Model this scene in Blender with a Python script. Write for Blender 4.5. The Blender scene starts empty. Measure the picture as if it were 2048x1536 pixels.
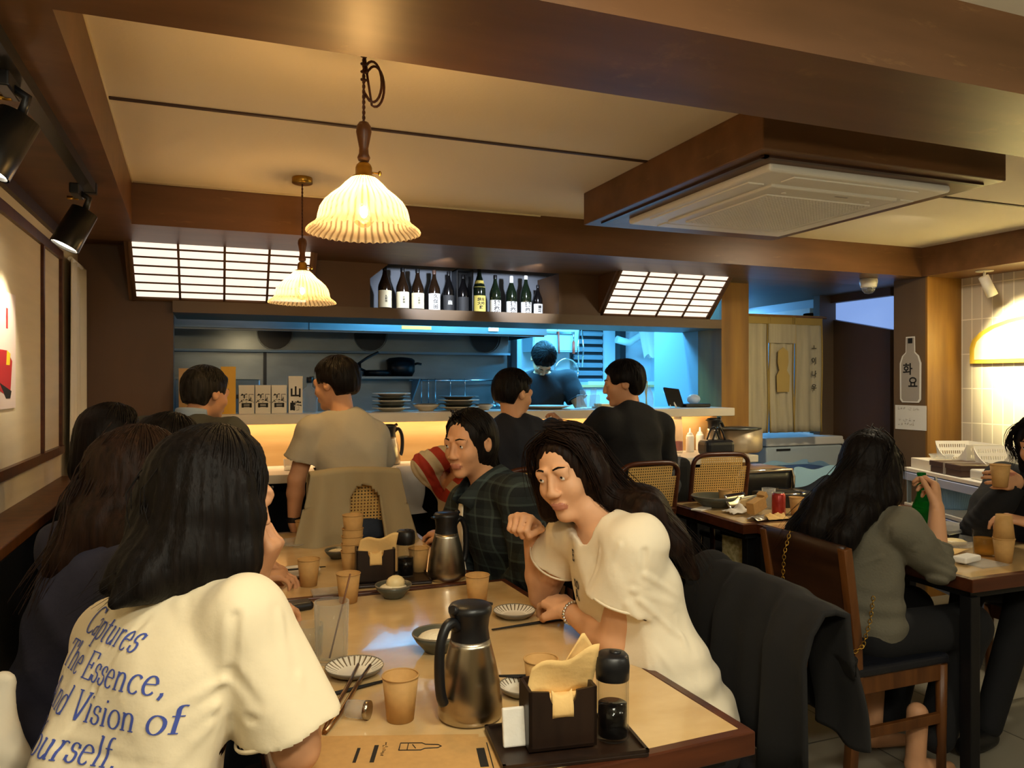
import bpy, bmesh, math, random
import numpy as np
from mathutils import Vector, Matrix
from mathutils.bvhtree import BVHTree
random.seed(7)
np.random.seed(7)
C = bpy.context.scene.collection
SC = bpy.context.scene
V = Vector

# ------------------------------------------------------------------ camera, world, exposure, large lights
def srgb(h, a=1.0):
    h = h.lstrip('#')
    c = [int(h[i:i + 2], 16) / 255 for i in (0, 2, 4)]
    return tuple(x / 12.92 if x <= .04045 else ((x + .055) / 1.055) ** 2.4 for x in c) + (a,)

CAM_H = 1.42
cam_d = bpy.data.cameras.new('camera')
cam = bpy.data.objects.new('camera', cam_d)
C.objects.link(cam)
cam.location = (0, 0, CAM_H)
cam.rotation_euler = (math.radians(90), 0, math.radians(-21.1))
cam_d.sensor_width = 36
cam_d.lens = 36 * 1537 / 2048
cam_d.shift_y = -3 / 2048
cam_d.clip_start = .02
SC.camera = cam
SC.view_settings.view_transform = 'Standard'
SC.view_settings.look = 'None'
SC.view_settings.gamma = 1
SC.view_settings.exposure = 1.05
SC.view_settings.use_curve_mapping = False
w = bpy.data.worlds.new('world')
SC.world = w
w.use_nodes = True
w.node_tree.nodes['Background'].inputs[0].default_value = (1, .8, .55, 1)
w.node_tree.nodes['Background'].inputs[1].default_value = .05

def light(kind, loc, energy, col, size=.1, aim=None, spot=60, blend=.5, sy=None):
    d = bpy.data.lights.new('lamp_light', kind)
    d.energy = energy
    d.color = col
    if kind == 'AREA':
        d.size = size
        if sy:
            d.shape = 'RECTANGLE'
            d.size_y = sy
        else:
            d.shape = 'DISK'
    else:
        d.shadow_soft_size = size
    if kind == 'SPOT':
        d.spot_size = math.radians(spot)
        d.spot_blend = blend
    o = bpy.data.objects.new('lamp_light', d)
    C.objects.link(o)
    o.location = loc
    if aim is not None:
        o.rotation_euler = (V(aim) - V(loc)).to_track_quat('-Z', 'Y').to_euler()
    return o

WARM = (1, .92, .68)
# ceiling downlights of the part of the room behind the camera
light('AREA', (.55, .55, 2.28), 6.5, (1, .95, .78), .35, (.55, .7, 0))
light('AREA', (-.1, -.6, 2.28), 6.5, (1, .95, .78), .35, (0, .5, .9))
# unseen pendant bulbs added nearer than the viewer to brighten the ceiling
light('POINT', (.40, .20, 1.80), 11, (1, .92, .68), .05)
light('POINT', (2.30, .20, 1.80), 5, (1, .92, .68), .05)
light('AREA', (2.0, -.3, 2.28), 7, (1, .95, .78), .35, (2.0, .6, .3))
# kitchen tube lights
BLUE = (.10, .52, 1)
light('AREA', (1.75, 5.05, 2.2), 60, BLUE, 1.5, (1.75, 5.45, 1.6), sy=.08)
light('AREA', (2.95, 5.5, 2.3), 60, BLUE, 1.2, (2.9, 5.6, 0), sy=.12)
light('AREA', (4.30, 6.15, 2.06), 14, (.16, .5, 1), .6, (4.25, 5.4, 0), sy=.12)
light('AREA', (.2, 5.75, 1.74), .5, (1, .75, .42), .3, (.2, 6.0, 1.2))
# strip light under the raised ledge
light('AREA', (1.45, 4.40, 1.185), 3.2, (1, .78, .50), 3.3, (1.45, 4.47, .9), sy=.03)
light('AREA', (3.5, 2.9, 2.29), 9, (1, .84, .58), .25, (3.5, 3.2, 0))  # unseen ceiling light added to brighten the right bay
# downlight in the beam before the bottle niche
light('SPOT', (1.22, 4.06, 2.09), 20, (.80, .88, 1), .015, (1.25, 4.86, 1.86), 62, .6)
light('SPOT', (1.78, 4.06, 2.09), 20, (.80, .88, 1), .015, (1.82, 4.86, 1.86), 62, .6)
# spot heads on the right wall
light('SPOT', (4.20, 3.30, 2.02), 150, (1, .84, .42), .03, (4.70, 3.28, 1.62), 66, .9)
light('SPOT', (4.20, 2.3, 2.02), 90, (1, .82, .40), .03, (4.70, 2.3, 1.4), 80, .8)

# ------------------------------------------------------------------ materials
def nodes_of(m):
    return m.node_tree.nodes, m.node_tree.links

def mat(name, col, rough=.6, metal=0.0, var=0.0, vscale=(6, 6, 6), col2=None, bump=0.0, bscale=60, spec=.5, trans=0.0, coat=0.0, ior=1.45, detail=4, sheen=0.0, vdist=0.0):
    m = bpy.data.materials.new(name)
    m.use_nodes = True
    N, L = nodes_of(m)
    b = N['Principled BSDF']
    c1 = srgb(col)
    b.inputs['Base Color'].default_value = c1
    b.inputs['Roughness'].default_value = rough
    b.inputs['Metallic'].default_value = metal
    b.inputs['Specular IOR Level'].default_value = spec
    b.inputs['Transmission Weight'].default_value = trans
    b.inputs['Coat Weight'].default_value = coat
    b.inputs['Sheen Weight'].default_value = sheen
    b.inputs['IOR'].default_value = ior
    if var or bump:
        tc = N.new('ShaderNodeTexCoord')
    if var:
        mp = N.new('ShaderNodeMapping')
        mp.inputs['Scale'].default_value = vscale
        L.new(tc.outputs['Object'], mp.inputs['Vector'])
        nz = N.new('ShaderNodeTexNoise')
        nz.inputs['Scale'].default_value = 1
        nz.inputs['Detail'].default_value = detail
        nz.inputs['Distortion'].default_value = vdist
        L.new(mp.outputs[0], nz.inputs['Vector'])
        rp = N.new('ShaderNodeValToRGB')
        rp.color_ramp.elements[0].position = .3
        rp.color_ramp.elements[1].position = .72
        c2 = srgb(col2) if col2 else tuple(x * (1 - var) for x in c1[:3]) + (1,)
        rp.color_ramp.elements[0].color = c2
        rp.color_ramp.elements[1].color = c1
        L.new(nz.outputs['Fac'], rp.inputs['Fac'])
        L.new(rp.outputs[0], b.inputs['Base Color'])
    if bump:
        n2 = N.new('ShaderNodeTexNoise')
        n2.inputs['Scale'].default_value = bscale
        n2.inputs['Detail'].default_value = 3
        L.new(tc.outputs['Object'], n2.inputs['Vector'])
        bp = N.new('ShaderNodeBump')
        bp.inputs['Strength'].default_value = bump
        bp.inputs['Distance'].default_value = .004
        L.new(n2.outputs['Fac'], bp.inputs['Height'])
        L.new(bp.outputs[0], b.inputs['Normal'])
    return m

def brushed(m):
    N, L = nodes_of(m)
    tg = N.new('ShaderNodeTangent')
    tg.direction_type = 'RADIAL'
    tg.axis = 'Z'
    b = N['Principled BSDF']
    b.inputs['Anisotropic'].default_value = .85
    L.new(tg.outputs[0], b.inputs['Tangent'])

def emis(name, col, strength):
    m = bpy.data.materials.new(name)
    m.use_nodes = True
    b = m.node_tree.nodes['Principled BSDF']
    b.inputs['Base Color'].default_value = srgb(col)
    b.inputs['Emission Color'].default_value = srgb(col)
    b.inputs['Emission Strength'].default_value = strength
    return m

def clear(name, col, alpha=.25, rough=.05, spec=.5, transl=0.0):
    """thin clear glass or plastic: light passes, with a glossy coat"""
    m = bpy.data.materials.new(name)
    m.use_nodes = True
    N, L = nodes_of(m)
    b = N['Principled BSDF']
    b.inputs['Base Color'].default_value = srgb(col) if transl else (.05, .05, .05, 1)
    b.inputs['Roughness'].default_value = rough
    b.inputs['Specular IOR Level'].default_value = spec
    t = N.new('ShaderNodeBsdfTransparent')
    t.inputs[0].default_value = srgb(col)
    lw = N.new('ShaderNodeLayerWeight')
    fr = N.new('ShaderNodeMath')
    fr.operation = 'POWER'
    fr.inputs[1].default_value = 4
    L.new(lw.outputs['Facing'], fr.inputs[0])
    mx = N.new('ShaderNodeMath')
    mx.operation = 'MULTIPLY_ADD'
    mx.inputs[1].default_value = .55
    mx.inputs[2].default_value = alpha
    mx.use_clamp = True
    L.new(fr.outputs[0], mx.inputs[0])
    ms = N.new('ShaderNodeMixShader')
    L.new(mx.outputs[0], ms.inputs[0])
    L.new(t.outputs[0], ms.inputs[1])
    last = b.outputs[0]
    if transl:
        tl = N.new('ShaderNodeBsdfTranslucent')
        tl.inputs[0].default_value = srgb(col)
        m2 = N.new('ShaderNodeMixShader')
        m2.inputs[0].default_value = transl
        L.new(b.outputs[0], m2.inputs[1])
        L.new(tl.outputs[0], m2.inputs[2])
        last = m2.outputs[0]
    L.new(last, ms.inputs[2])
    L.new(ms.outputs[0], N['Material Output'].inputs['Surface'])
    return m

def brick_mat(name, c1, c2, mortar, bw, bh, msize, axes, rough=.35, offset=0.0, bump=.3, squash=1.0):
    m = bpy.data.materials.new(name)
    m.use_nodes = True
    N, L = nodes_of(m)
    b = N['Principled BSDF']
    b.inputs['Roughness'].default_value = rough
    tc = N.new('ShaderNodeTexCoord')
    sp = N.new('ShaderNodeSeparateXYZ')
    cb = N.new('ShaderNodeCombineXYZ')
    L.new(tc.outputs['Object'], sp.inputs[0])
    L.new(sp.outputs[axes[0]], cb.inputs[0])
    L.new(sp.outputs[axes[1]], cb.inputs[1])
    bt = N.new('ShaderNodeTexBrick')
    bt.offset = offset
    bt.inputs['Scale'].default_value = 1
    bt.inputs['Color1'].default_value = srgb(c1)
    bt.inputs['Color2'].default_value = srgb(c2)
    bt.inputs['Mortar'].default_value = srgb(mortar)
    bt.inputs['Brick Width'].default_value = bw
    bt.inputs['Row Height'].default_value = bh
    bt.inputs['Mortar Size'].default_value = msize
    L.new(cb.outputs[0], bt.inputs['Vector'])
    L.new(bt.outputs['Color'], b.inputs['Base Color'])
    bp = N.new('ShaderNodeBump')
    bp.inputs['Strength'].default_value = bump
    bp.inputs['Distance'].default_value = -.003
    L.new(bt.outputs['Fac'], bp.inputs['Height'])
    L.new(bp.outputs[0], b.inputs['Normal'])
    return m

def hair_mat(name, col, col2):
    m = mat(name, col, rough=.55, var=.5, vscale=(90, 90, 5), col2=col2, spec=.14)
    N, L = nodes_of(m)
    nz = [n for n in N if n.type == 'TEX_NOISE'][0]
    bp = N.new('ShaderNodeBump')
    bp.inputs['Strength'].default_value = .7
    bp.inputs['Distance'].default_value = .004
    L.new(nz.outputs['Fac'], bp.inputs['Height'])
    L.new(bp.outputs[0], N['Principled BSDF'].inputs['Normal'])
    return m

def cane_mat():
    m = mat('cane', 'd6ae66', .6)
    N, L = nodes_of(m)
    tc = N.new('ShaderNodeTexCoord')
    sp = N.new('ShaderNodeSeparateXYZ')
    L.new(tc.outputs['Object'], sp.inputs[0])
    outs = []
    for ax in ('X', 'Z'):
        mu = N.new('ShaderNodeMath'); mu.operation = 'MULTIPLY'; mu.inputs[1].default_value = 72
        fr = N.new('ShaderNodeMath'); fr.operation = 'FRACT'
        gt = N.new('ShaderNodeMath'); gt.operation = 'GREATER_THAN'; gt.inputs[1].default_value = .55
        L.new(sp.outputs[ax], mu.inputs[0]); L.new(mu.outputs[0], fr.inputs[0]); L.new(fr.outputs[0], gt.inputs[0])
        outs.append(gt)
    mm = N.new('ShaderNodeMath'); mm.operation = 'MULTIPLY'
    L.new(outs[0].outputs[0], mm.inputs[0]); L.new(outs[1].outputs[0], mm.inputs[1])
    t = N.new('ShaderNodeBsdfTransparent')
    ms = N.new('ShaderNodeMixShader')
    L.new(mm.outputs[0], ms.inputs[0])
    L.new(N['Principled BSDF'].outputs[0], ms.inputs[1])
    L.new(t.outputs[0], ms.inputs[2])
    L.new(ms.outputs[0], N['Material Output'].inputs['Surface'])
    return m

def stripe_mat(name, cols, freq, axis, rough=.8, rot=(0, 0, 0)):
    m = mat(name, cols[0], rough, bump=.3, bscale=120)
    N, L = nodes_of(m)
    tc = N.new('ShaderNodeTexCoord')
    mp = N.new('ShaderNodeMapping')
    mp.inputs['Rotation'].default_value = rot
    L.new(tc.outputs['Object'], mp.inputs['Vector'])
    sp = N.new('ShaderNodeSeparateXYZ')
    L.new(mp.outputs[0], sp.inputs[0])
    mu = N.new('ShaderNodeMath'); mu.operation = 'MULTIPLY'; mu.inputs[1].default_value = freq
    fr = N.new('ShaderNodeMath'); fr.operation = 'FRACT'
    gt = N.new('ShaderNodeMath'); gt.operation = 'GREATER_THAN'; gt.inputs[1].default_value = .5
    L.new(sp.outputs[axis], mu.inputs[0]); L.new(mu.outputs[0], fr.inputs[0]); L.new(fr.outputs[0], gt.inputs[0])
    mx = N.new('ShaderNodeMix'); mx.data_type = 'RGBA'
    mx.inputs[6].default_value = srgb(cols[0]); mx.inputs[7].default_value = srgb(cols[1])
    L.new(gt.outputs[0], mx.inputs[0])
    L.new(mx.outputs[2], N['Principled BSDF'].inputs['Base Color'])
    return m

def plaid_mat():
    m = mat('plaid', '2a3638', .85, bump=.3, bscale=150)
    N, L = nodes_of(m)
    tc = N.new('ShaderNodeTexCoord')
    sp = N.new('ShaderNodeSeparateXYZ')
    L.new(tc.outputs['Object'], sp.inputs[0])
    acc = None
    for ax, fq, w_ in (('Z', 16, .12), ('Y', 16, .12), ('Z', 16.0, .5), ('Y', 16.0, .5)):
        mu = N.new('ShaderNodeMath'); mu.operation = 'MULTIPLY'; mu.inputs[1].default_value = fq
        fr = N.new('ShaderNodeMath'); fr.operation = 'FRACT'
        gt = N.new('ShaderNodeMath'); gt.operation = 'LESS_THAN'; gt.inputs[1].default_value = w_
        ad = N.new('ShaderNodeMath'); ad.operation = 'MULTIPLY_ADD'; ad.inputs[1].default_value = .42 if w_ < .3 else .16
        L.new(sp.outputs[ax], mu.inputs[0]); L.new(mu.outputs[0], fr.inputs[0]); L.new(fr.outputs[0], gt.inputs[0])
        L.new(gt.outputs[0], ad.inputs[0])
        if acc:
            L.new(acc.outputs[0], ad.inputs[2])
        else:
            ad.inputs[2].default_value = 0
        acc = ad
    mx = N.new('ShaderNodeMix'); mx.data_type = 'RGBA'
    mx.inputs[6].default_value = srgb('11181b'); mx.inputs[7].default_value = srgb('414e4b')
    L.new(acc.outputs[0], mx.inputs[0])
    L.new(mx.outputs[2], N['Principled BSDF'].inputs['Base Color'])
    return m

M = {}
M['beam'] = mat('beam_wood_film', '6e4a2b', .42, var=.35, vscale=(1.5, 9, 9), col2='553719', detail=7, bump=.04, bscale=14)
M['brownwall'] = mat('brown_panel', '60442a', .5, var=.25, vscale=(5, 5, 1.2), bump=.03, bscale=20)
M['postwood'] = mat('post_wood', '9a6e2c', .5, var=.4, vscale=(9, 9, 1.0), col2='6e4a1a', detail=6)
M['ceil'] = mat('ceiling_paper', 'e6dcc8', .9, bump=.12, bscale=90)
M['seam'] = mat('seam_strip', '3a2415', .6)
M['cream'] = mat('cream_wallpaper', 'd6c7a8', .85, bump=.1, bscale=120, var=.08, vscale=(1, 2, 30))
M['darkwood'] = mat('dark_stained_wood', '3d2312', .4, var=.5, vscale=(3, 3, 22), col2='22120a', detail=6)
M['redwood'] = mat('red_brown_wood', '5b2e17', .32, var=.5, vscale=(3, 26, 26), col2='3a1a0c', detail=6)
M['chairwood'] = mat('chair_wood', '6f431d', .4, var=.45, vscale=(20, 20, 3), col2='4a290f', detail=6)
M['floor'] = brick_mat('floor_tile', '8b8576', '7f7a6e', '4d4a42', .6, .6, .004, ('X', 'Y'), .4, 0)
M['tile'] = brick_mat('wall_tile', 'c9c2b4', 'c2bbad', 'efe9da', .072, .23, .0035, ('Y', 'Z'), .25, 0)
M['tabletop'] = mat('table_laminate', 'd6b682', .17, var=.2, vscale=(9, 14, 9), col2='c8a670', detail=8, coat=.4)
M['black'] = mat('black_plastic', '121214', .38)
M['blackm'] = mat('black_metal', '17171a', .4, metal=.3)
M['spotblack'] = mat('spot_black', '2a2824', .32, metal=.6)
M['leather'] = mat('dark_leather', '16181f', .33, bump=.15, bscale=70)
M['steel'] = mat('brushed_steel', 'b4aa98', .26, metal=1, var=.15, vscale=(40, 40, 1))
bN, bL = nodes_of(M['beam'])
b_tc = bN.new('ShaderNodeTexCoord'); b_mp = bN.new('ShaderNodeMapping'); b_mp.inputs['Scale'].default_value = (3, 3, 14)
b_nz = bN.new('ShaderNodeTexNoise'); b_nz.inputs['Scale'].default_value = 1.6; b_nz.inputs['Detail'].default_value = 8; b_nz.inputs['Roughness'].default_value = .72
b_rp = bN.new('ShaderNodeValToRGB'); b_rp.color_ramp.elements[0].position = .60; b_rp.color_ramp.elements[1].position = .78
b_rp.color_ramp.elements[1].color = (.45, .45, .45, 1)
b_mx = bN.new('ShaderNodeMix'); b_mx.data_type = 'RGBA'; b_mx.inputs[7].default_value = srgb('a07a48')
bL.new(b_tc.outputs['Object'], b_mp.inputs['Vector']); bL.new(b_mp.outputs[0], b_nz.inputs['Vector']); bL.new(b_nz.outputs['Fac'], b_rp.inputs['Fac']); bL.new(b_rp.outputs[0], b_mx.inputs[0])
b_src = [l for l in bL if l.to_node.type == 'BSDF_PRINCIPLED' and l.to_socket.name == 'Base Color'][0].from_socket
bL.new(b_src, b_mx.inputs[6]); bL.new(b_mx.outputs[2], bN['Principled BSDF'].inputs['Base Color'])
brushed(M['steel'])
M['kitsteel'] = mat('kitchen_steel', '7c8282', .38, metal=.85, var=.3, vscale=(3, 3, 8))
M['chrome'] = mat('chrome', 'd8d8d8', .12, metal=1)
M['brass'] = mat('brass', 'b08a3a', .3, metal=1)
M['white'] = mat('white_plastic', 'e6e2d8', .4)
M['offwhite'] = mat('ac_white', 'eeebe3', .45)
M['acgrille'] = mat('ac_grille', '4c473d', .6)
M['kraft'] = mat('kraft_paper', 'bf9458', .75, var=.12, vscale=(60, 60, 60), bump=.05, bscale=200)
M['kraftin'] = mat('kraft_cup_inside', 'd3a266', .6)
M['napkin'] = mat('brown_napkin', 'e3bd7b', .9, bump=.4, bscale=60)
M['tissue'] = mat('white_tissue', 'e8e4da', .9, bump=.4, bscale=50)
M['soy'] = mat('soy_sauce', '0a0504', .08)
M['glass'] = clear('clear_glass', 'fcfdfc', .05, .03)
M['glassc'] = clear('clear_tumbler', 'f6f7f4', .09, .05, transl=.35)
M['glassw'] = clear('clear_plastic', 'f0f0ee', .17, .12, transl=.3)
M['frost'] = clear('frosted_plastic', 'e2e0dc', .78, .35, transl=.3)
M['shade'] = clear('amber_pressed_glass', 'ffe0b8', .26, .10, .8, transl=.55)
M['filament'] = emis('filament_glow', 'fff0d0', 90)
M['shojip'] = emis('shoji_paper', 'ffeede', .54)
M['shojiw'] = mat('shoji_lattice', '5f4023', .6)
M['led'] = emis('led_strip', 'ffc880', 3)
M['tube'] = emis('tube_light', 'bfe6ff', 8)
M['spotface'] = emis('spot_lens', 'fff6e0', 6)
M['niche'] = mat('niche_back', '666b74', .8, bump=.06, bscale=30)
M['ledge'] = mat('ledge_stone', 'd5cdbc', .4, var=.08)
M['panelwood'] = mat('light_plywood', 'bf9a64', .5, var=.22, vscale=(2, 8, 18), col2='ad8650', detail=6)
M['greencup'] = mat('celadon_glaze', '4d4f45', .3)
M['plate'] = mat('ribbed_plate', 'cfc8ba', .25, var=.1, vscale=(10, 10, 10))
M['plateedge'] = mat('plate_edge', '6f6656', .3)
M['rice'] = mat('rice', 'efe4c6', .6, bump=1.0, bscale=150)
M['garlic'] = mat('pickle', 'f0dba6', .4)
M['skin'] = mat('skin', 'd09a72', .5, var=.1, vscale=(12, 12, 12), spec=.35)
M['skinp'] = mat('skin_light', 'd9a57d', .5, var=.08, vscale=(12, 12, 12), spec=.35)
M['lip'] = mat('lip', 'b4745c', .45)
M['eye'] = mat('eye_white', 'e6e0d8', .15)
M['iris'] = mat('iris', '140c08', .15)
M['hairb'] = hair_mat('black_hair', '17110e', '0a0706')
M['hairbr'] = hair_mat('brown_hair', '2e1c12', '170d08')
M['hairdb'] = hair_mat('dark_brown_hair', '24150d', '100907')
M['hairg'] = hair_mat('greying_hair', '34302a', '15120f')
M['tee'] = mat('cream_cotton', 'e8d9b8', .9, bump=.25, bscale=45, sheen=.1)
M['teew'] = mat('white_cotton', 'e6d9be', .9, bump=.25, bscale=45, sheen=.1)
M['greytee'] = mat('grey_cotton', 'aaa18c', .9, bump=.2, bscale=45)
M['navy'] = mat('navy_knit', '2a2a3c', .9, bump=.3, bscale=90)
M['blackc'] = mat('black_cloth', '0d0d10', .9, bump=.25, bscale=50)
M['navyj'] = mat('navy_jacket', '101420', .8, bump=.2, bscale=50)
M['greenj'] = mat('grey_green_jacket', '42423a', .85, bump=.2, bscale=60)
M['shirtblue'] = mat('pale_blue_shirt', '8fa2b8', .8)
M['sweater'] = mat('grey_sweater', '656051', .95, bump=.4, bscale=130)
M['coat'] = mat('black_coat', '110f0e', .95, bump=.25, bscale=40)
M['beigej'] = mat('beige_jacket', 'a39472', .9, bump=.2, bscale=40)
M['creamj'] = mat('cream_jacket', 'd8cfbb', .9, bump=.2, bscale=40)
M['jean'] = mat('dark_denim', '2c3442', .9, bump=.25, bscale=120)
M['stripe'] = stripe_mat('striped_knit', ('b9a888', '9c2a16'), 13.0, 'X', rot=(0, math.radians(35), 0))
M['plaid'] = plaid_mat()
M['cane'] = cane_mat()
M['ink'] = mat('black_ink', '141210', .7)
M['blueink'] = mat('blue_print', '4556a8', .8)
M['yellow'] = mat('yellow_box', 'd9a520', .5)
M['boxw'] = mat('white_carton', 'dcd6c8', .6)
M['noren'] = mat('noren_linen', 'b8b098', .95, bump=.4, bscale=40, var=.2, vscale=(30, 30, 2), spec=.1)
M['norenstitch'] = mat('noren_hem', 'a08a52', .95, spec=.1)
M['norendark'] = mat('noren_patch', 'a8925c', .95, spec=.1)
M['bottleb'] = mat('brown_bottle_glass', '1d120a', .08, spec=.7)
M['bottleg'] = mat('dark_green_bottle_glass', '10190f', .08, spec=.7)
M['bottlek'] = mat('black_bottle_glass', '0c0b0c', .1, spec=.7)
M['label'] = mat('cream_label', 'ddd5b4', .7)
M['labelw'] = mat('white_label', 'd8d8d6', .7)
M['labelg'] = mat('gold_label', 'c7b458', .6)
M['labelk'] = mat('charcoal_label', '2c2c2e', .7)
M['soju'] = clear('green_glass', '2a9a48', .25, .05, transl=.5)
M['beer'] = clear('beer', 'f0c878', .35, .05, transl=.7)
M['red'] = mat('red_print', 'b02a2a', .5)
M['redcan'] = mat('red_can', 'a5322a', .3, metal=.3)
M['poster'] = mat('poster_paper', 'd9c6bd', .6)
M['posterg'] = mat('poster_grey', '9c9690', .6)
M['bluew'] = mat('kitchen_white_wall', 'b8c4c8', .6)
M['kitgrey'] = mat('kitchen_grey', '7b8a92', .6)
M['bluebag'] = mat('blue_plastic_bag', '8fb8d8', .25, bump=.6, bscale=30)
M['darkbin'] = mat('dark_bin', '18233a', .5)
M['picture'] = mat('picture_frame', 'd8b640', .5)
M['picw'] = mat('picture_paper', 'efe9c8', .7, var=.3, vscale=(14, 9, 9), col2='d8d3a0')
M['yell'] = mat('lemon', 'e6c22a', .5)
M['brownbox'] = mat('brown_lid_box', '4a352b', .4)
M['blueplastic'] = mat('pale_blue_plastic', '8db4d8', .4)
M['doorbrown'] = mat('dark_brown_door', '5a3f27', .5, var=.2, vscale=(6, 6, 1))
M['columnb'] = mat('column_film', '66523d', .5, var=.15, vscale=(5, 5, 2))
M['pan'] = mat('black_pan', '16181b', .35, metal=.4)
M['orange'] = mat('red_handle', 'c2452e', .5)
M['patt'] = mat('patterned_fabric', 'e6dcae', .9, var=.6, vscale=(45, 45, 45), col2='a89a60')
M['bronze'] = mat('bronze_tongs', '9a7a58', .28, metal=1)
M['foil'] = mat('foil', 'd0ccc4', .2, metal=.8, bump=.5, bscale=60)
M['potsteel'] = mat('pot_steel', 'b8a88c', .4, metal=.4)
M['lippale'] = mat('pale_blue_lip', 'aab8dc', .4)  # pale blue colour takes in the bluish light on the trolley lip
M['shoe'] = mat('black_shoe', '101012', .4)

# ------------------------------------------------------------------ mesh helpers
def link(o, parent=None):
    C.objects.link(o)
    if parent is not None:
        o.parent = parent
    return o

class MB:
    def __init__(self):
        self.v = []; self.f = []; self.m = []; self.s = []
    def add(self, vs, fs, mi=0, smooth=False):
        n = len(self.v)
        self.v += [tuple(x) for x in vs]
        self.f += [tuple(i + n for i in f) for f in fs]
        self.m += [mi] * len(fs)
        self.s += [smooth] * len(fs)
        return self
    def box(self, c, s, rz=0, mi=0, R=None):
        hx, hy, hz = s[0] / 2, s[1] / 2, s[2] / 2
        vs = [V((x, y, z)) for x in (-hx, hx) for y in (-hy, hy) for z in (-hz, hz)]
        Rm = R if R is not None else Matrix.Rotation(rz, 3, 'Z')
        c = V(c)
        vs = [Rm @ p + c for p in vs]
        return self.add(vs, [(0, 1, 3, 2), (4, 6, 7, 5), (0, 4, 5, 1), (2, 3, 7, 6), (0, 2, 6, 4), (1, 5, 7, 3)], mi)
    def bb(self, a, b, mi=0):
        return self.box([(a[i] + b[i]) / 2 for i in range(3)], [abs(b[i] - a[i]) for i in range(3)], mi=mi)
    def cyl(self, a, b, ra, rb=None, n=20, mi=0, caps=True, smooth=True):
        rb = ra if rb is None else rb
        a, b = V(a), V(b)
        q = (b - a).to_track_quat('Z', 'Y').to_matrix()
        vs = []
        for p, r in ((a, ra), (b, rb)):
            for i in range(n):
                t = 2 * math.pi * i / n
                vs.append(p + q @ V((r * math.cos(t), r * math.sin(t), 0)))
        self.add(vs, [(i, (i + 1) % n, n + (i + 1) % n, n + i) for i in range(n)], mi, smooth)
        if caps:
            self.add(vs[:n], [tuple(range(n - 1, -1, -1))], mi)
            self.add(vs[n:], [tuple(range(n))], mi)
        return self
    def lathe(self, prof, c=(0, 0, 0), n=32, mi=0, rfun=None, zfun=None, closed=False):
        c = V(c)
        vs = []
        for j, (r, z) in enumerate(prof):
            for i in range(n):
                t = 2 * math.pi * i / n
                rr = r * (rfun(t, j) if rfun else 1)
                vs.append(c + V((rr * math.cos(t), rr * math.sin(t), z + (zfun(t, j) if zfun else 0))))
        fs = []
        k = len(prof)
        for j in range(k - 1 + (1 if closed else 0)):
            for i in range(n):
                a = j * n + i; b = j * n + (i + 1) % n
                j2 = (j + 1) % k
                fs.append((a, b, j2 * n + (i + 1) % n, j2 * n + i))
        return self.add(vs, fs, mi, True)
    def tube(self, pts, r, n=8, mi=0, taper=None, caps=True):
        pts = [V(p) for p in pts]
        vs = []
        up = None
        for i, p in enumerate(pts):
            t = (pts[min(i + 1, len(pts) - 1)] - pts[max(i - 1, 0)])
            t = t.normalized() if t.length > 1e-9 else V((0, 0, 1))
            if up is None:
                up = t.orthogonal().normalized()
            up = (up - t * up.dot(t))
            up = up.normalized() if up.length > 1e-6 else t.orthogonal().normalized()
            s = t.cross(up)
            rr = r if taper is None else r * taper(i / (len(pts) - 1))
            for k in range(n):
                a = 2 * math.pi * k / n
                vs.append(p + up * rr * math.cos(a) + s * rr * math.sin(a))
        fs = []
        for i in range(len(pts) - 1):
            for k in range(n):
                fs.append((i * n + k, i * n + (k + 1) % n, (i + 1) * n + (k + 1) % n, (i + 1) * n + k))
        self.add(vs, fs, mi, True)
        if caps:
            self.add(vs[:n], [tuple(range(n - 1, -1, -1))], mi)
            self.add(vs[-n:], [tuple(range(n))], mi)
        return self
    def prism(self, poly, d, O=(0, 0, 0), ex=(1, 0, 0), ey=(0, 0, 1), mi=0, smooth=False):
        """polygon in the ex, ey plane pushed d along ex x ey"""
        O, ex, ey = V(O), V(ex), V(ey)
        nn = ex.cross(ey).normalized()
        a = [O + ex * x + ey * y for x, y in poly]
        b = [p + nn * d for p in a]
        n = len(a)
        self.add(a + b, [tuple(range(n - 1, -1, -1)), tuple(range(n, 2 * n))] + [(i, (i + 1) % n, n + (i + 1) % n, n + i) for i in range(n)], mi, smooth)
        return self
    def sphere(self, c, r, n=16, mi=0):
        c = V(c)
        r = r if hasattr(r, '__len__') else (r, r, r)
        prof = [(math.sin(math.pi * j / (n // 2)), -math.cos(math.pi * j / (n // 2))) for j in range(n // 2 + 1)]
        vs = []
        for (a, z) in prof:
            for i in range(n):
                t = 2 * math.pi * i / n
                vs.append(c + V((a * math.cos(t) * r[0], a * math.sin(t) * r[1], z * r[2])))
        fs = [(j * n + i, j * n + (i + 1) % n, (j + 1) * n + (i + 1) % n, (j + 1) * n + i) for j in range(n // 2) for i in range(n)]
        return self.add(vs, fs, mi, True)
    def grid(self, fn, nu, nv, mi=0, skip=None, smooth=True):
        vs = [fn(i / nu, j / nv) for j in range(nv + 1) for i in range(nu + 1)]
        fs = []
        for j in range(nv):
            for i in range(nu):
                if skip and skip((i + .5) / nu, (j + .5) / nv):
                    continue
                a = j * (nu + 1) + i
                fs.append((a, a + 1, a + nu + 2, a + nu + 1))
        return self.add(vs, fs, mi, smooth)
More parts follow.
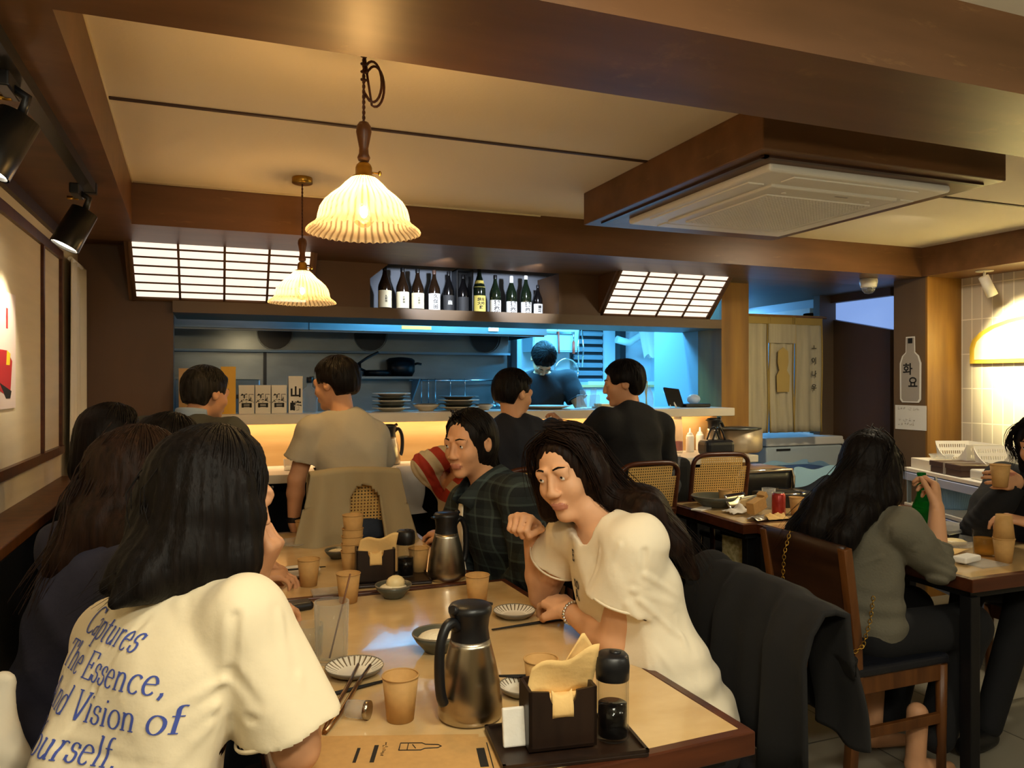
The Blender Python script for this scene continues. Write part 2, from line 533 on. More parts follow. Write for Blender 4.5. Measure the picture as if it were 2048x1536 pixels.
    def build(self, name, mats, parent=None, bevel=0, seg=2, weld=True, thick=0, loc=None, rz=0):
        me = bpy.data.meshes.new(name)
        me.from_pydata(self.v, [], self.f)
        mats = mats if isinstance(mats, (list, tuple)) else [mats]
        for mm in mats:
            me.materials.append(M[mm] if isinstance(mm, str) else mm)
        me.polygons.foreach_set('material_index', self.m)
        me.polygons.foreach_set('use_smooth', self.s)
        bm = bmesh.new()
        bm.from_mesh(me)
        if weld:
            bmesh.ops.remove_doubles(bm, verts=bm.verts, dist=1e-5)
        if thick:
            bm.normal_update()
            geo = bmesh.ops.solidify(bm, geom=bm.faces[:], thickness=thick)
        if bevel:
            es = [e for e in bm.edges if len(e.link_faces) == 2 and e.calc_face_angle(0) > .6]
            bmesh.ops.bevel(bm, geom=es, offset=bevel, segments=seg, affect='EDGES', profile=.5, clamp_overlap=True)
        bmesh.ops.recalc_face_normals(bm, faces=bm.faces)
        bm.to_mesh(me)
        bm.free()
        o = bpy.data.objects.new(name, me)
        link(o, parent)
        if loc is not None:
            o.location = loc
        o.rotation_euler.z = rz
        return o

def tag(o, label, cat, group=None, kind=None):
    o['label'] = label
    o['category'] = cat
    if group:
        o['group'] = group
    if kind:
        o['kind'] = kind
    return o

def thing(name, label, cat, loc=(0, 0, 0), rz=0, group=None):
    o = bpy.data.objects.new(name, None)
    o.empty_display_size = .05
    C.objects.link(o)
    o.location = loc
    o.rotation_euler.z = rz
    return tag(o, label, cat, group)

def dup(root, loc, rz=0, label=None, group=None):
    r = root.copy()
    C.objects.link(r)
    r.location = loc
    r.rotation_euler.z = rz
    if label:
        r['label'] = label
    if group:
        r['group'] = group
    for ch in list(root.children):
        c = ch.copy(); C.objects.link(c); c.parent = r
        for g in list(ch.children):
            d = g.copy(); C.objects.link(d); d.parent = c
    return r

def struct(name, mb, m, bevel=0, parent=None):
    o = mb.build(name, m, parent, bevel)
    if parent is None:
        o['kind'] = 'structure'
    return o

def box1(a, b):
    return MB().bb(a, b)

def text_obj(name, s, size, m, parent, O, ex, ey, bold=0.0, ext=.0004, align='CENTER', spacing=1.0, line=1.0, shear=0.0):
    cu = bpy.data.curves.new(name, 'FONT')
    cu.body = s
    cu.size = size
    cu.align_x = align
    cu.align_y = 'CENTER'
    cu.offset = bold
    cu.extrude = ext
    cu.shear = shear
    cu.space_character = spacing
    cu.space_line = line
    cu.resolution_u = 3
    to = bpy.data.objects.new(name, cu)
    C.objects.link(to)
    dg = bpy.context.evaluated_depsgraph_get()
    me = bpy.data.meshes.new_from_object(to.evaluated_get(dg))
    bpy.data.objects.remove(to)
    ex, ey = V(ex).normalized(), V(ey).normalized()
    nz = ex.cross(ey)
    mtx = Matrix(((ex.x, ey.x, nz.x, O[0]), (ex.y, ey.y, nz.y, O[1]), (ex.z, ey.z, nz.z, O[2]), (0, 0, 0, 1)))
    me.transform(mtx)
    me.materials.clear()
    me.materials.append(M[m] if isinstance(m, str) else m)
    o = bpy.data.objects.new(name, me)
    return link(o, parent)

def scribble(mb, O, ex, ey, w, h, rows, seed, cw=.012, lw=.0012):
    """rows of small illegible handwritten marks"""
    rnd = random.Random(seed)
    O, ex, ey = V(O), V(ex).normalized(), V(ey).normalized()
    nn = ex.cross(ey)
    for r in range(rows):
        x = 0
        y = -h * (r + .5) / rows
        L_ = w * rnd.uniform(.6, 1)
        while x < L_:
            for k in range(3):
                a = (x + rnd.uniform(0, cw * .7), y + rnd.uniform(-.4, .4) * h / rows * .6)
                an = rnd.choice((0, 90, 90, 45, 10))
                ln = rnd.uniform(.3, .8) * min(cw, h / rows * .8)
                b = (a[0] + ln * math.cos(math.radians(an)), a[1] + ln * math.sin(math.radians(an)))
                d = V((b[0] - a[0], b[1] - a[1])).normalized() if True else 0
                px, py = -d[1] * lw, d[0] * lw
                q = [(a[0] - px, a[1] - py), (b[0] - px, b[1] - py), (b[0] + px, b[1] + py), (a[0] + px, a[1] + py)]
                mb.add([O + ex * p[0] + ey * p[1] + nn * .0008 for p in q], [(0, 1, 2, 3)])
            x += cw * rnd.choice((1.1, 1.1, 1.2, 1.9))
    return mb

# ------------------------------------------------------------------ the room
CZ, BZ = 2.31, 2.12
LX, RX = -.67, 4.70
struct('floor', box1((-.9, -2.8, -.06), (5.2, 7.2, 0)), 'floor')
struct('ceiling', box1((-.9, -2.8, CZ), (5.2, 4.3, CZ + .06)), 'ceil')
struct('trim_1', box1((-.31, 2.677, CZ - .006), (4.36, 2.693, CZ + .01)), 'seam')                   # dark seam strips in the ceiling paper
struct('trim_2', box1((-.67, .35, CZ - .006), (4.7, .366, CZ + .01)), 'seam')
for i, (a, b) in enumerate((((-.285, 1.655), (-.345, 3.77)), ((-.345, 3.765), (1.615, 3.765)), ((-.285, 1.66), (1.615, 1.66)))):
    struct('trim_%d' % (40 + i), MB().tube([(a[0], a[1], CZ - .003), (b[0], b[1], CZ - .003)], .006, 4), 'cream')
struct('trim_3', box1((-.9, 1.295, BZ), (4.7, 1.655, CZ)), 'beam')                                  # near cross beam
struct('trim_4', box1((-.9, 3.77, BZ), (4.9, 4.24, CZ + .05)), 'beam')                              # far cross beam
struct('trim_5', MB().prism([(-.67, 1.655), (-.285, 1.655), (-.345, 3.77), (-.67, 3.77)], CZ - BZ, (0, 0, BZ), (1, 0, 0), (0, 1, 0)), 'beam')                                # beam along the left wall
struct('trim_6', box1((4.36, -2.6, BZ), (4.70, 3.77, CZ)), 'beam')                                 # beam along the right wall
struct('trim_7', box1((.50, 4.24, BZ), (2.36, 4.50, BZ + .1)), 'beam')
struct('wall_left', box1((LX - .1, -2.8, 0), (LX, 4.66, CZ)), 'cream')
struct('wall_front', box1((-.9, -2.8, 0), (5.2, -2.7, CZ)), 'cream')
struct('wall_right', box1((RX, -2.8, 0), (RX + .1, 4.02, CZ)), 'tile')
for i, (y0, y1) in enumerate(((3.640, 3.665), (4.035, 4.06), (1.2, 1.225), (2.4, 2.425))):
    struct('trim_%d' % (8 + i), box1((LX, y0, 1.13), (LX + .012, y1, 2.0)), 'redwood')
struct('trim_12', box1((LX, -2.6, 1.985), (LX + .015, 4.06, 2.025)), 'redwood')
struct('trim_13', box1((LX, -2.6, 1.095), (LX + .02, 4.06, 1.13)), 'redwood')
struct('trim_14', box1((LX, -2.6, 2.075), (LX + .02, 4.15, 2.12)), 'darkwood')
# wall around the kitchen pass
struct('wall_back', box1((LX, 4.55, 0), (-.213, 4.66, BZ + .05)), 'brownwall')
struct('trim_15', box1((-.213, 4.47, 1.795), (3.29, 4.95, 1.857)), 'columnb')                       # lintel shelf
pl = MB()
pl.prism([(.50, 1.857), (.845, 1.857), (.845, 2.03), (.955, 2.12), (.50, 2.12)], .35, (0, 4.50, 0), (1, 0, 0), (0, 0, 1))
pl.v = [(x, 9.0 - y, z) if y < 4.5 - 1e-6 else (x, y, z) for x, y, z in pl.v]
struct('trim_16', pl, 'brownwall')
pr_ = MB()
pr_.prism([(2.06, 1.857), (2.36, 1.857), (2.36, 2.12), (2.06, 2.12)], .35, (0, 4.50, 0), (1, 0, 0), (0, 0, 1))
pr_.v = [(x, 9.0 - y, z) if y < 4.5 - 1e-6 else (x, y, z) for x, y, z in pr_.v]
struct('trim_17', pr_, 'brownwall')
struct('wall_niche', box1((.4, 4.86, 1.857), (2.5, 4.92, 2.35)), 'niche')
struct('trim_18', box1((.4, 4.5, 2.22), (2.5, 4.92, 2.3)), 'niche')
struct('trim_19', box1((3.29, 4.47, 0), (3.52, 4.75, BZ)), 'postwood')                              # post between pass and doorway
struct('trim_20', box1((4.39, 3.765, 0), (4.70, 4.02, BZ)), 'columnb')
struct('trim_21', box1((4.39, 3.75, 0), (4.70, 3.765, BZ)), 'postwood')
struct('trim_22', box1((3.21, 4.24, BZ), (5.0, 6.9, BZ + .06)), 'columnb')                          # low passage ceiling
struct('trim_23', box1((-.67, 4.24, BZ + .03), (.5, 4.7, BZ + .2)), 'brownwall')
struct('trim_24', box1((2.36, 4.24, BZ + .03), (3.29, 4.7, BZ + .2)), 'brownwall')
# passage and kitchen shell
struct('wall_passage', box1((4.70, 4.02, 0), (4.8, 7.0, BZ)), 'bluew')
struct('wall_kitchen_back', box1((-.5, 6.3, 0), (2.42, 6.4, 2.5)), 'kitsteel')
struct('wall_kitchen_far', box1((2.42, 6.6, 0), (4.8, 6.7, 2.5)), 'bluew')
struct('wall_kitchen_left', box1((-.5, 4.66, 0), (-.4, 6.3, 2.5)), 'kitsteel')
struct('ceiling_kitchen', box1((-.5, 4.95, 2.42), (3.4, 6.7, 2.48)), 'bluew')
struct('trim_25', box1((3.29, 4.75, 0), (3.34, 5.35, 2.42)), 'kitgrey')
struct('trim_26', box1((2.42, 6.15, 0), (2.46, 6.6, 2.42)), 'kitgrey')
pw_ = MB().prism([(3.345, 5.30), (3.40, 5.28), (4.70, 6.72), (4.62, 6.72)], 2.42, (0, 0, 0), (1, 0, 0), (0, 1, 0))
struct('wall_partition', pw_, 'bluew')  # added edge-on partition that keeps blue kitchen light off the door
dp = MB().prism([(4.30, 0), (4.86, 0), (4.86, 1.925), (4.30, 1.81)], .035, (4.66, 0, 0), (0, 1, 0), (0, 0, 1))  # sloped top edge shaped after a shadow edge on the passage wall
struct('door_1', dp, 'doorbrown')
M['transom'] = emis('transom_glass', '86a8e8', .42)  # blue light above the door put in as a glow of the panel
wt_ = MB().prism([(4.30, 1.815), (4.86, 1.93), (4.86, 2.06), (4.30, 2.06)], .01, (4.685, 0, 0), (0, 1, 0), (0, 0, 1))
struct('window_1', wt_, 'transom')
struct('trim_27', box1((4.52, 4.86, 0), (4.70, 4.93, BZ)), 'columnb')
struct('trim_28', box1((4.63, 4.27, 2.06), (4.70, 4.93, BZ)), 'doorbrown')
struct('trim_29', box1((4.62, 5.08, 0), (4.70, 5.16, 2.0)), 'white')
struct('trim_30', box1((4.62, 5.08, 1.97), (4.70, 6.3, 2.04)), 'white')
struct('door_2', box1((4.67, 5.16, 0), (4.70, 6.2, 1.97)), 'kitgrey')

# air conditioner casing with its cassette
struct('trim_31', box1((1.615, 1.98, 2.16), (2.71, 3.25, CZ)), 'beam', .004)
struct('trim_32', MB().bb((1.66, 2.03, 2.152), (2.66, 2.05, 2.162)).bb((1.66, 2.03, 2.152), (1.68, 3.16, 2.162)), 'darkwood')
ac = thing('air_conditioner', 'white square ceiling cassette air conditioner set in the brown boxed casing', 'air conditioner', (2.16, 2.575, 2.16))
MB().box((0, 0, -.012), (.84, .95, .03)).build('panel', 'offwhite', ac, .012, 3)
MB().box((0, 0, -.032), (.60, .68, .014)).build('intake_frame', 'white', ac, .006)
g = MB()
for i in range(34):
    g.box((-.2475 + i * .015, .01, -.042), (.0055, .52, .006))
for i in range(34):
    g.box((0, -.25 + i * .0158, -.042), (.5, .0055, .005))
g.box((0, .01, -.0385), (.5, .52, .004), mi=1)
g.build('grille', ['offwhite', 'acgrille'], ac)
for (x, y, sx, sy) in ((-.36, 0, .07, .66), (.36, 0, .07, .66), (0, .41, .58, .07), (0, -.41, .58, .07)):
    MB().box((x, y, -.029), (sx, sy, .006)).build('vane', 'offwhite', ac, .002)
for sx in (-.2, .2):
    MB().cyl((sx, -.285, -.038), (sx, -.285, -.044), .009).build('latch', 'white', ac)
MB().box((.05, -.31, -.0395), (.06, .007, .001)).build('badge', 'posterg', ac)

# ------------------------------------------------------------------ fixed joinery
bar = thing('bar_counter', 'long white topped bar counter with plywood splash panel below the kitchen pass', 'counter', (1.3, 4.3, 0))
MB().bb((-1.95, -.27, .91), (1.95, .17, .955)).build('counter_top', 'ledge', bar, .004)
MB().bb((-1.95, .02, 0), (1.95, .16, .91)).build('front_panel', 'blackc', bar)
MB().bb((-1.51, .17, .955), (1.95, .20, 1.197)).build('splash_panel', 'panelwood', bar)
MB().bb((-1.51, -.03, 1.197), (1.95, .32, 1.25)).build('raised_ledge', 'ledge', bar, .004)
MB().bb((-1.45, .14, 1.190), (1.90, .165, 1.1965)).build('light_strip', 'led', bar)

def shoji(x0, x1, label):
    t = thing('shoji_light', label, 'shoji light', ((x0 + x1) / 2, 4.38, 1.857))
    w_ = x1 - x0
    yb, yt, zt = .14, -.14, BZ + .02 - 1.857
    def P(u, s, off=0):
        return V((-w_ / 2 + w_ * u, yb + (yt - yb) * s - off * .68, .012 + (zt - .012) * s - off * .73))
    m_ = MB()
    m_.add([P(0, 0), P(1, 0), P(1, 1), P(0, 1)], [(0, 1, 2, 3)])
    m_.build('paper_panel', 'shojip', t, thick=.004)
    l_ = MB()
    for i in range(1, 4):
        l_.tube([P(i / 4, 0, .006), P(i / 4, 1, .006)], .0075, 4)
    for j in range(1, 7):
        l_.tube([P(0, j / 7, .006), P(1, j / 7, .006)], .006, 4)
    l_.build('lattice', 'shojiw', t)
    f_ = MB()
    f_.tube([P(0, -.02, .004), P(0, 1, .004)], .014, 4).tube([P(1, -.02, .004), P(1, 1, .004)], .014, 4)
    f_.tube([P(-.01, 0, .004), P(1.01, 0, .004)], .014, 4)
    f_.prism([(yb, 0), (yt, zt), (yb + .04, zt), (yb + .04, 0)], .016, (w_ / 2 + .01, 0, 0), (0, 1, 0), (0, 0, 1))
    f_.prism([(yb, 0), (yt, zt), (yb + .04, zt), (yb + .04, 0)], .016, (-w_ / 2 - .026, 0, 0), (0, 1, 0), (0, 0, 1))
    f_.build('frame', 'shojiw', t)
    return t
shoji(-.40, .49, 'lit paper shoji grid above the pass, left of the sake bottles')
shoji(2.37, 3.20, 'lit paper shoji grid above the pass, right of the sake bottles')

bench = thing('banquette_bench', 'dark leather wall bench with wood ledge along the cream wall', 'bench', (-.4, 1.5, 0))
MB().bb((-.27, -2.5, .30), (.25, 2.6, .46)).build('seat_cushion', 'leather', bench, .02, 3)
MB().prism([(-.27, .46), (-.10, .46), (-.14, .95), (-.27, .95)], 5.1, (0, 2.6, 0), (1, 0, 0), (0, 0, 1)).build('backrest', 'leather', bench, .015, 3)
MB().bb((-.27, -2.5, .95), (-.125, 2.6, .985)).build('ledge', 'chairwood', bench, .004)
MB().bb((-.25, -2.5, 0), (.20, 2.6, .30)).build('plinth', 'darkwood', bench)

def table(name, label, cx, cy, wx, ly, rz, top, edge, legm, z=.745, lip=.03, inset=.10):
    t = thing(name, label, 'table', (cx, cy, 0), rz)
    MB().bb((-wx / 2 + lip, -ly / 2 + lip, z - .02), (wx / 2 - lip, ly / 2 - lip, z)).build('tabletop', top, t)
    e = MB()
    for (a, b) in (((-wx / 2, -ly / 2), (wx / 2, -ly / 2 + lip)), ((-wx / 2, ly / 2 - lip), (wx / 2, ly / 2)), ((-wx / 2, -ly / 2 + lip), (-wx / 2 + lip, ly / 2 - lip)), ((wx / 2 - lip, -ly / 2 + lip), (wx / 2, ly / 2 - lip))):
        e.bb((a[0], a[1], z - .045), (b[0], b[1], z + .001))
    e.build('edge_band', edge, t, .003)
    MB().bb((-wx / 2 + .04, -ly / 2 + .04, z - .075), (wx / 2 - .04, ly / 2 - .04, z - .021)).build('apron', 'blackm', t)
    for sx in (-1, 1):
        for sy in (-1, 1):
            MB().box((sx * (wx / 2 - inset), sy * (ly / 2 - inset), (z - .07) / 2), (.045, .045, z - .07)).build('leg', legm, t, .003)
    return t
tA = table('dining_table', 'pale laminate dining table nearest the viewer with red-brown wooden edge', .512, 1.83, .88, 1.26, math.radians(2), 'tabletop', 'redwood', 'blackm', lip=.022)
tB = table('dining_table', 'pale laminate dining table butted against the far end of the nearest one', .415, 3.035, .86, 1.13, 0, 'tabletop', 'redwood', 'blackm', lip=.022)
tC = table('dining_table', 'dark edged table with leftover dishes and a red can before the bar', 2.95, 3.33, 1.2, .72, math.radians(-3), 'tabletop', 'redwood', 'blackm')
tD = table('dining_table', 'dark edged table at the right with beer glass and green bottle', 2.80, 2.48, .78, 1.2, 0, 'tabletop', 'redwood', 'blackm', inset=.05)

def wood_chair(label, x, y, rz, group=None, high=.92, parts=True):
    """solid panel-back wooden chair; local +Y is where the sitter faces"""
    t = thing('wooden_chair', label, 'chair', (x, y, 0), rz, group)
    MB().box((0, 0, .45), (.42, .42, .035)).build('seat', 'leather', t, .012, 3)
    MB().box((0, .19, .405), (.36, .02, .06)).box((-.19, 0, .405), (.02, .36, .06)).box((.19, 0, .405), (.02, .36, .06)).box((0, -.19, .405), (.36, .02, .06)).build('seat_rail', 'chairwood', t, .002)
    for sx in (-1, 1):
        MB().tube([(sx * .19, .19, 0), (sx * .19, .19, .43)], .02, 8, taper=lambda s: .75 + .25 * s).build('leg', 'chairwood', t)
        lg = MB()
        lg.tube([(sx * .19, -.235, 0), (sx * .19, -.20, .43), (sx * .19, -.205, .56), (sx * .195, -.255, high)], .024, 4)
        lg.build('leg', 'chairwood', t, .003)
        MB().box((sx * .19, -.01, .24), (.018, .38, .035)).build('stretcher', 'chairwood', t, .002)
    def fn(u, v):
        xx = -.2 + .4 * u
        zz = .60 + (high - .595) * v
        return V((xx, -.21 - .055 * v - .02 * (1 - (2 * u - 1) ** 2), zz + .012 * v * (1 - 2 * abs(u - .5))))
    MB().grid(fn, 12, 6).build('backrest', 'darkwood', t, thick=.016)
    return t

def bar_chair(label, x, y, rz, group=None):
    """high chair with a bent wood frame and woven cane back; local +Y faces the bar"""
    t = thing('cane_bar_chair', label, 'bar chair', (x, y, 0), rz, group)
    MB().box((0, 0, .66), (.40, .38, .05)).build('seat', 'leather', t, .018, 3)
    fr = []
    for i in range(25):
        a = math.pi * i / 24
        cx_, cz = .17 * math.cos(a), .935 + .075 * math.sin(a)
        s = 1 if math.cos(a) >= 0 else -1
        cx_ = s * .175 * min(1, abs(math.cos(a)) ** .45)
        cz = .93 + .08 * (math.sin(a) ** .6 if math.sin(a) > 0 else 0)
        fr.append((cx_, -.19 - .05 * (cz - .70) / .3, cz))
    pts = [(.175, -.185, .69), (.175, -.2, .76)] + fr + [(-.175, -.2, .76), (-.175, -.185, .69)]
    MB().tube(pts, .014, 8).tube([(-.175, -.205, .765), (.175, -.205, .765)], .012, 8).build('back_frame', 'redwood', t)
    MB().grid(lambda u, v: V((-.168 + .336 * u, -.203 - .045 * v, .77 + .225 * v * (1 - .0 * u))), 10, 8, skip=lambda u, v: v > .78 and (u < .1 or u > .9)).build('cane_panel', 'cane', t)
    for sx in (-1, 1):
        MB().tube([(sx * .19, .18, 0), (sx * .165, .155, .64)], .017, 8).build('leg', 'redwood', t)
        MB().tube([(sx * .19, -.2, 0), (sx * .17, -.18, .70)], .017, 8).build('leg', 'redwood', t)
    MB().tube([(-.18, .17, .25), (.18, .17, .25)], .012, 8).tube([(-.18, -.19, .32), (.18, -.19, .32)], .011, 8).tube([(-.183, .17, .3), (-.183, -.19, .3)], .011, 8).tube([(.183, .17, .3), (.183, -.19, .3)], .011, 8).build('footrest', 'brass', t)
    return t

wood_chair('wooden chair hung with a black coat, holding the white shirted diner', 1.12, 1.72, math.radians(82), high=.88)
wood_chair('panel backed wooden chair with chain bag, under the grey sweater diner', 2.20, 2.175, math.radians(-90), high=.87)
wood_chair('wooden chair under the diner in the dark plaid shirt', 1.10, 2.68, math.radians(88))
wood_chair('wooden chair under the diner in the red striped sweater', 1.13, 3.20, math.radians(90))
wood_chair('wooden chair under the black clad diner at the right edge', 3.42, 2.25, math.radians(90))
bar_chair('cane backed bar chair hung with a beige jacket', .56, 3.54, 0)
bar_chair('cane backed bar chair under the man in the green-grey jacket', -.08, 3.72, math.radians(-10))
bar_chair('cane backed bar chair under the man in the navy jacket', 1.44, 3.60, 0)
bar_chair('cane backed bar chair under the man in the black jacket', 2.04, 3.62, math.radians(4))
bar_chair('unoccupied cane backed bar chair behind the red can', 2.72, 3.90, math.radians(-6))

# ------------------------------------------------------------------ smooth surfaces from blended rounded shapes (bodies, hair, cloth)
class Blob:
    def __init__(self, h=.006):
        self.h = h
        self.p = []
        self.disp = None
    def cone(self, a, b, ra, rb=None, k=.02, flat=False, op='add'):
        self.p.append(('c', np.array(a, float), np.array(b, float), ra, ra if rb is None else rb, k, flat, op)); return self
    def ell(self, c, r, axes=None, k=.02, op='add'):
        A = np.eye(3) if axes is None else np.array([list(x) for x in axes], float)
        self.p.append(('e', np.array(c, float), np.array(r, float), A, k, op)); return self
    def plane(self, pt, n, c=None, rad=9, k=.004):
        """cut away the side n points to, inside radius rad of c"""
        self.p.append(('p', np.array(pt, float), np.array(V(n).normalized(), float), np.array(pt if c is None else c, float), rad, k)); return self
    def bounds(self):
        lo = np.full(3, 1e9); hi = -lo
        for q in self.p:
            if q[0] == 'c' and q[7] == 'add':
                for pt, r in ((q[1], q[3]), (q[2], q[4])):
                    lo = np.minimum(lo, pt - r); hi = np.maximum(hi, pt + r)
            elif q[0] == 'e' and q[5] == 'add':
                e = np.sqrt(((q[3] * q[2][:, None]) ** 2).sum(0))
                lo = np.minimum(lo, q[1] - e); hi = np.maximum(hi, q[1] + e)
        return lo, hi
    def mesh(self, name, mats, parent=None, pick=None, ends=()):
        h = self.h
        lo, hi = self.bounds()
        lo = lo - 4 * h; hi = hi + 4 * h
        n = np.maximum(((hi - lo) / h).astype(int) + 1, 4)
        ax = [lo[i] + h * np.arange(n[i]) for i in range(3)]
        F = np.full(n, .3, np.float32)
        for q in self.p:
            if q[0] == 'c':
                l_ = np.minimum(q[1] - q[3], q[2] - q[4]); u_ = np.maximum(q[1] + q[3], q[2] + q[4]); k = q[5]
            elif q[0] == 'e':
                e = np.sqrt(((q[3] * q[2][:, None]) ** 2).sum(0)); l_ = q[1] - e; u_ = q[1] + e; k = q[4]
            else:
                l_ = q[3] - q[4]; u_ = q[3] + q[4]; k = q[5]
            mg = max(k, 0) + 3 * h
            i0 = np.clip(((l_ - mg - lo) / h).astype(int), 0, n - 1); i1 = np.clip(((u_ + mg - lo) / h).astype(int) + 2, 1, n)
            if np.any(i1 <= i0):
                continue
            X = ax[0][i0[0]:i1[0], None, None]; Y = ax[1][None, i0[1]:i1[1], None]; Z = ax[2][None, None, i0[2]:i1[2]]
            sl = (slice(i0[0], i1[0]), slice(i0[1], i1[1]), slice(i0[2], i1[2]))
            if q[0] == 'c':
                a, b = q[1], q[2]; d = b - a; L2 = max(d @ d, 1e-12)
                t = np.clip(((X - a[0]) * d[0] + (Y - a[1]) * d[1] + (Z - a[2]) * d[2]) / L2, 0, 1)
                dist = np.sqrt((X - a[0] - t * d[0]) ** 2 + (Y - a[1] - t * d[1]) ** 2 + (Z - a[2] - t * d[2]) ** 2) - (q[3] + (q[4] - q[3]) * t)
                if q[6]:
                    dn = d / math.sqrt(L2)
                    dist = np.maximum(dist, (X - b[0]) * dn[0] + (Y - b[1]) * dn[1] + (Z - b[2]) * dn[2])
                op = q[7]
            elif q[0] == 'e':
                x, y, z = X - q[1][0], Y - q[1][1], Z - q[1][2]
                A = q[3]; r = q[2]
                loc = [(A[i, 0] * x + A[i, 1] * y + A[i, 2] * z) / r[i] for i in range(3)]
                k0 = np.sqrt(loc[0] ** 2 + loc[1] ** 2 + loc[2] ** 2)
                k1 = np.sqrt((loc[0] / r[0]) ** 2 + (loc[1] / r[1]) ** 2 + (loc[2] / r[2]) ** 2) + 1e-9
                dist = k0 * (k0 - 1) / k1
                op = q[5]
            else:
                dist = (X - q[1][0]) * q[2][0] + (Y - q[1][1]) * q[2][1] + (Z - q[1][2]) * q[2][2] + np.zeros((i1 - i0))
                F[sl] = np.maximum(F[sl], dist)
                continue
            g_ = F[sl]
            if op == 'add':
                if k > 0:
                    hh = np.maximum(k - np.abs(g_ - dist), 0) / k
                    F[sl] = np.minimum(g_, dist) - hh * hh * k * .25
                else:
                    F[sl] = np.minimum(g_, dist)
            else:
                nd = -dist
                if k > 0:
                    hh = np.maximum(k - np.abs(g_ - nd), 0) / k
                    F[sl] = np.maximum(g_, nd) + hh * hh * k * .25
                else:
                    F[sl] = np.maximum(g_, nd)
        if self.disp is not None:
            F = F + self.disp(ax[0][:, None, None], ax[1][None, :, None], ax[2][None, None, :]).astype(np.float32)
        F[0], F[-1] = .1, .1; F[:, 0], F[:, -1] = .1, .1; F[:, :, 0], F[:, :, -1] = .1, .1
        vs, fs = surface_nets(F, lo, h)
        if ends:                                   # open the sleeve and hem ends of a garment
            c3 = vs[fs].mean(1)
            fn_ = np.cross(vs[fs[:, 2]] - vs[fs[:, 0]], vs[fs[:, 3]] - vs[fs[:, 1]])
            fn_ /= np.linalg.norm(fn_, axis=1)[:, None] + 1e-12
            keep = np.ones(len(fs), bool)
            for e, dn, re in ends:
                r_ = c3 - e
                keep &= ~((np.abs(r_ @ dn) < 3 * h) & (np.linalg.norm(r_, axis=1) < re * 1.25 + h) & (np.abs(fn_ @ dn) > .6))
            fs = fs[keep]
            rv, rf = [], []
            for e, dn, re in ends:
                if re > .2:
                    continue
                s1 = nrm(np.cross(dn, [.3, .5, .8])); s2 = np.cross(dn, s1)
                n0 = len(vs) + len(rv)
                for i in range(40):
                    t = 2 * math.pi * i / 40
                    c_ = e - dn * .003 + (s1 * math.cos(t) + s2 * math.sin(t)) * re
                    o_ = s1 * math.cos(t) + s2 * math.sin(t)
                    for q in range(6):
                        a_ = 2 * math.pi * q / 6
                        rv.append(c_ + (o_ * math.cos(a_) * .6 + dn * math.sin(a_)) * h * .75)
                for i in range(40):
                    for q in range(6):
                        rf.append((n0 + i * 6 + q, n0 + ((i + 1) % 40) * 6 + q, n0 + ((i + 1) % 40) * 6 + (q + 1) % 6, n0 + i * 6 + (q + 1) % 6))
            if rv:
                vs = np.concatenate([vs, np.array(rv)]); fs = np.concatenate([fs, np.array(rf)])
        me = bpy.data.meshes.new(name)
        me.vertices.add(len(vs)); me.vertices.foreach_set('co', vs.astype(np.float32).ravel())
        me.loops.add(len(fs) * 4); me.loops.foreach_set('vertex_index', fs.astype(np.int32).ravel())
        me.polygons.add(len(fs))
        me.polygons.foreach_set('loop_start', np.arange(0, len(fs) * 4, 4, dtype=np.int32))
        mats = mats if isinstance(mats, (list, tuple)) else [mats]
        for mm in mats:
            me.materials.append(M[mm])
        me.update(calc_edges=True)
        me.polygons.foreach_set('use_smooth', np.ones(len(fs), bool))
        if pick is not None:
            cc = vs[fs].mean(1)
            me.polygons.foreach_set('material_index', pick(cc).astype(np.int32))
        me.validate()
        o = bpy.data.objects.new(name, me)
        return link(o, parent)

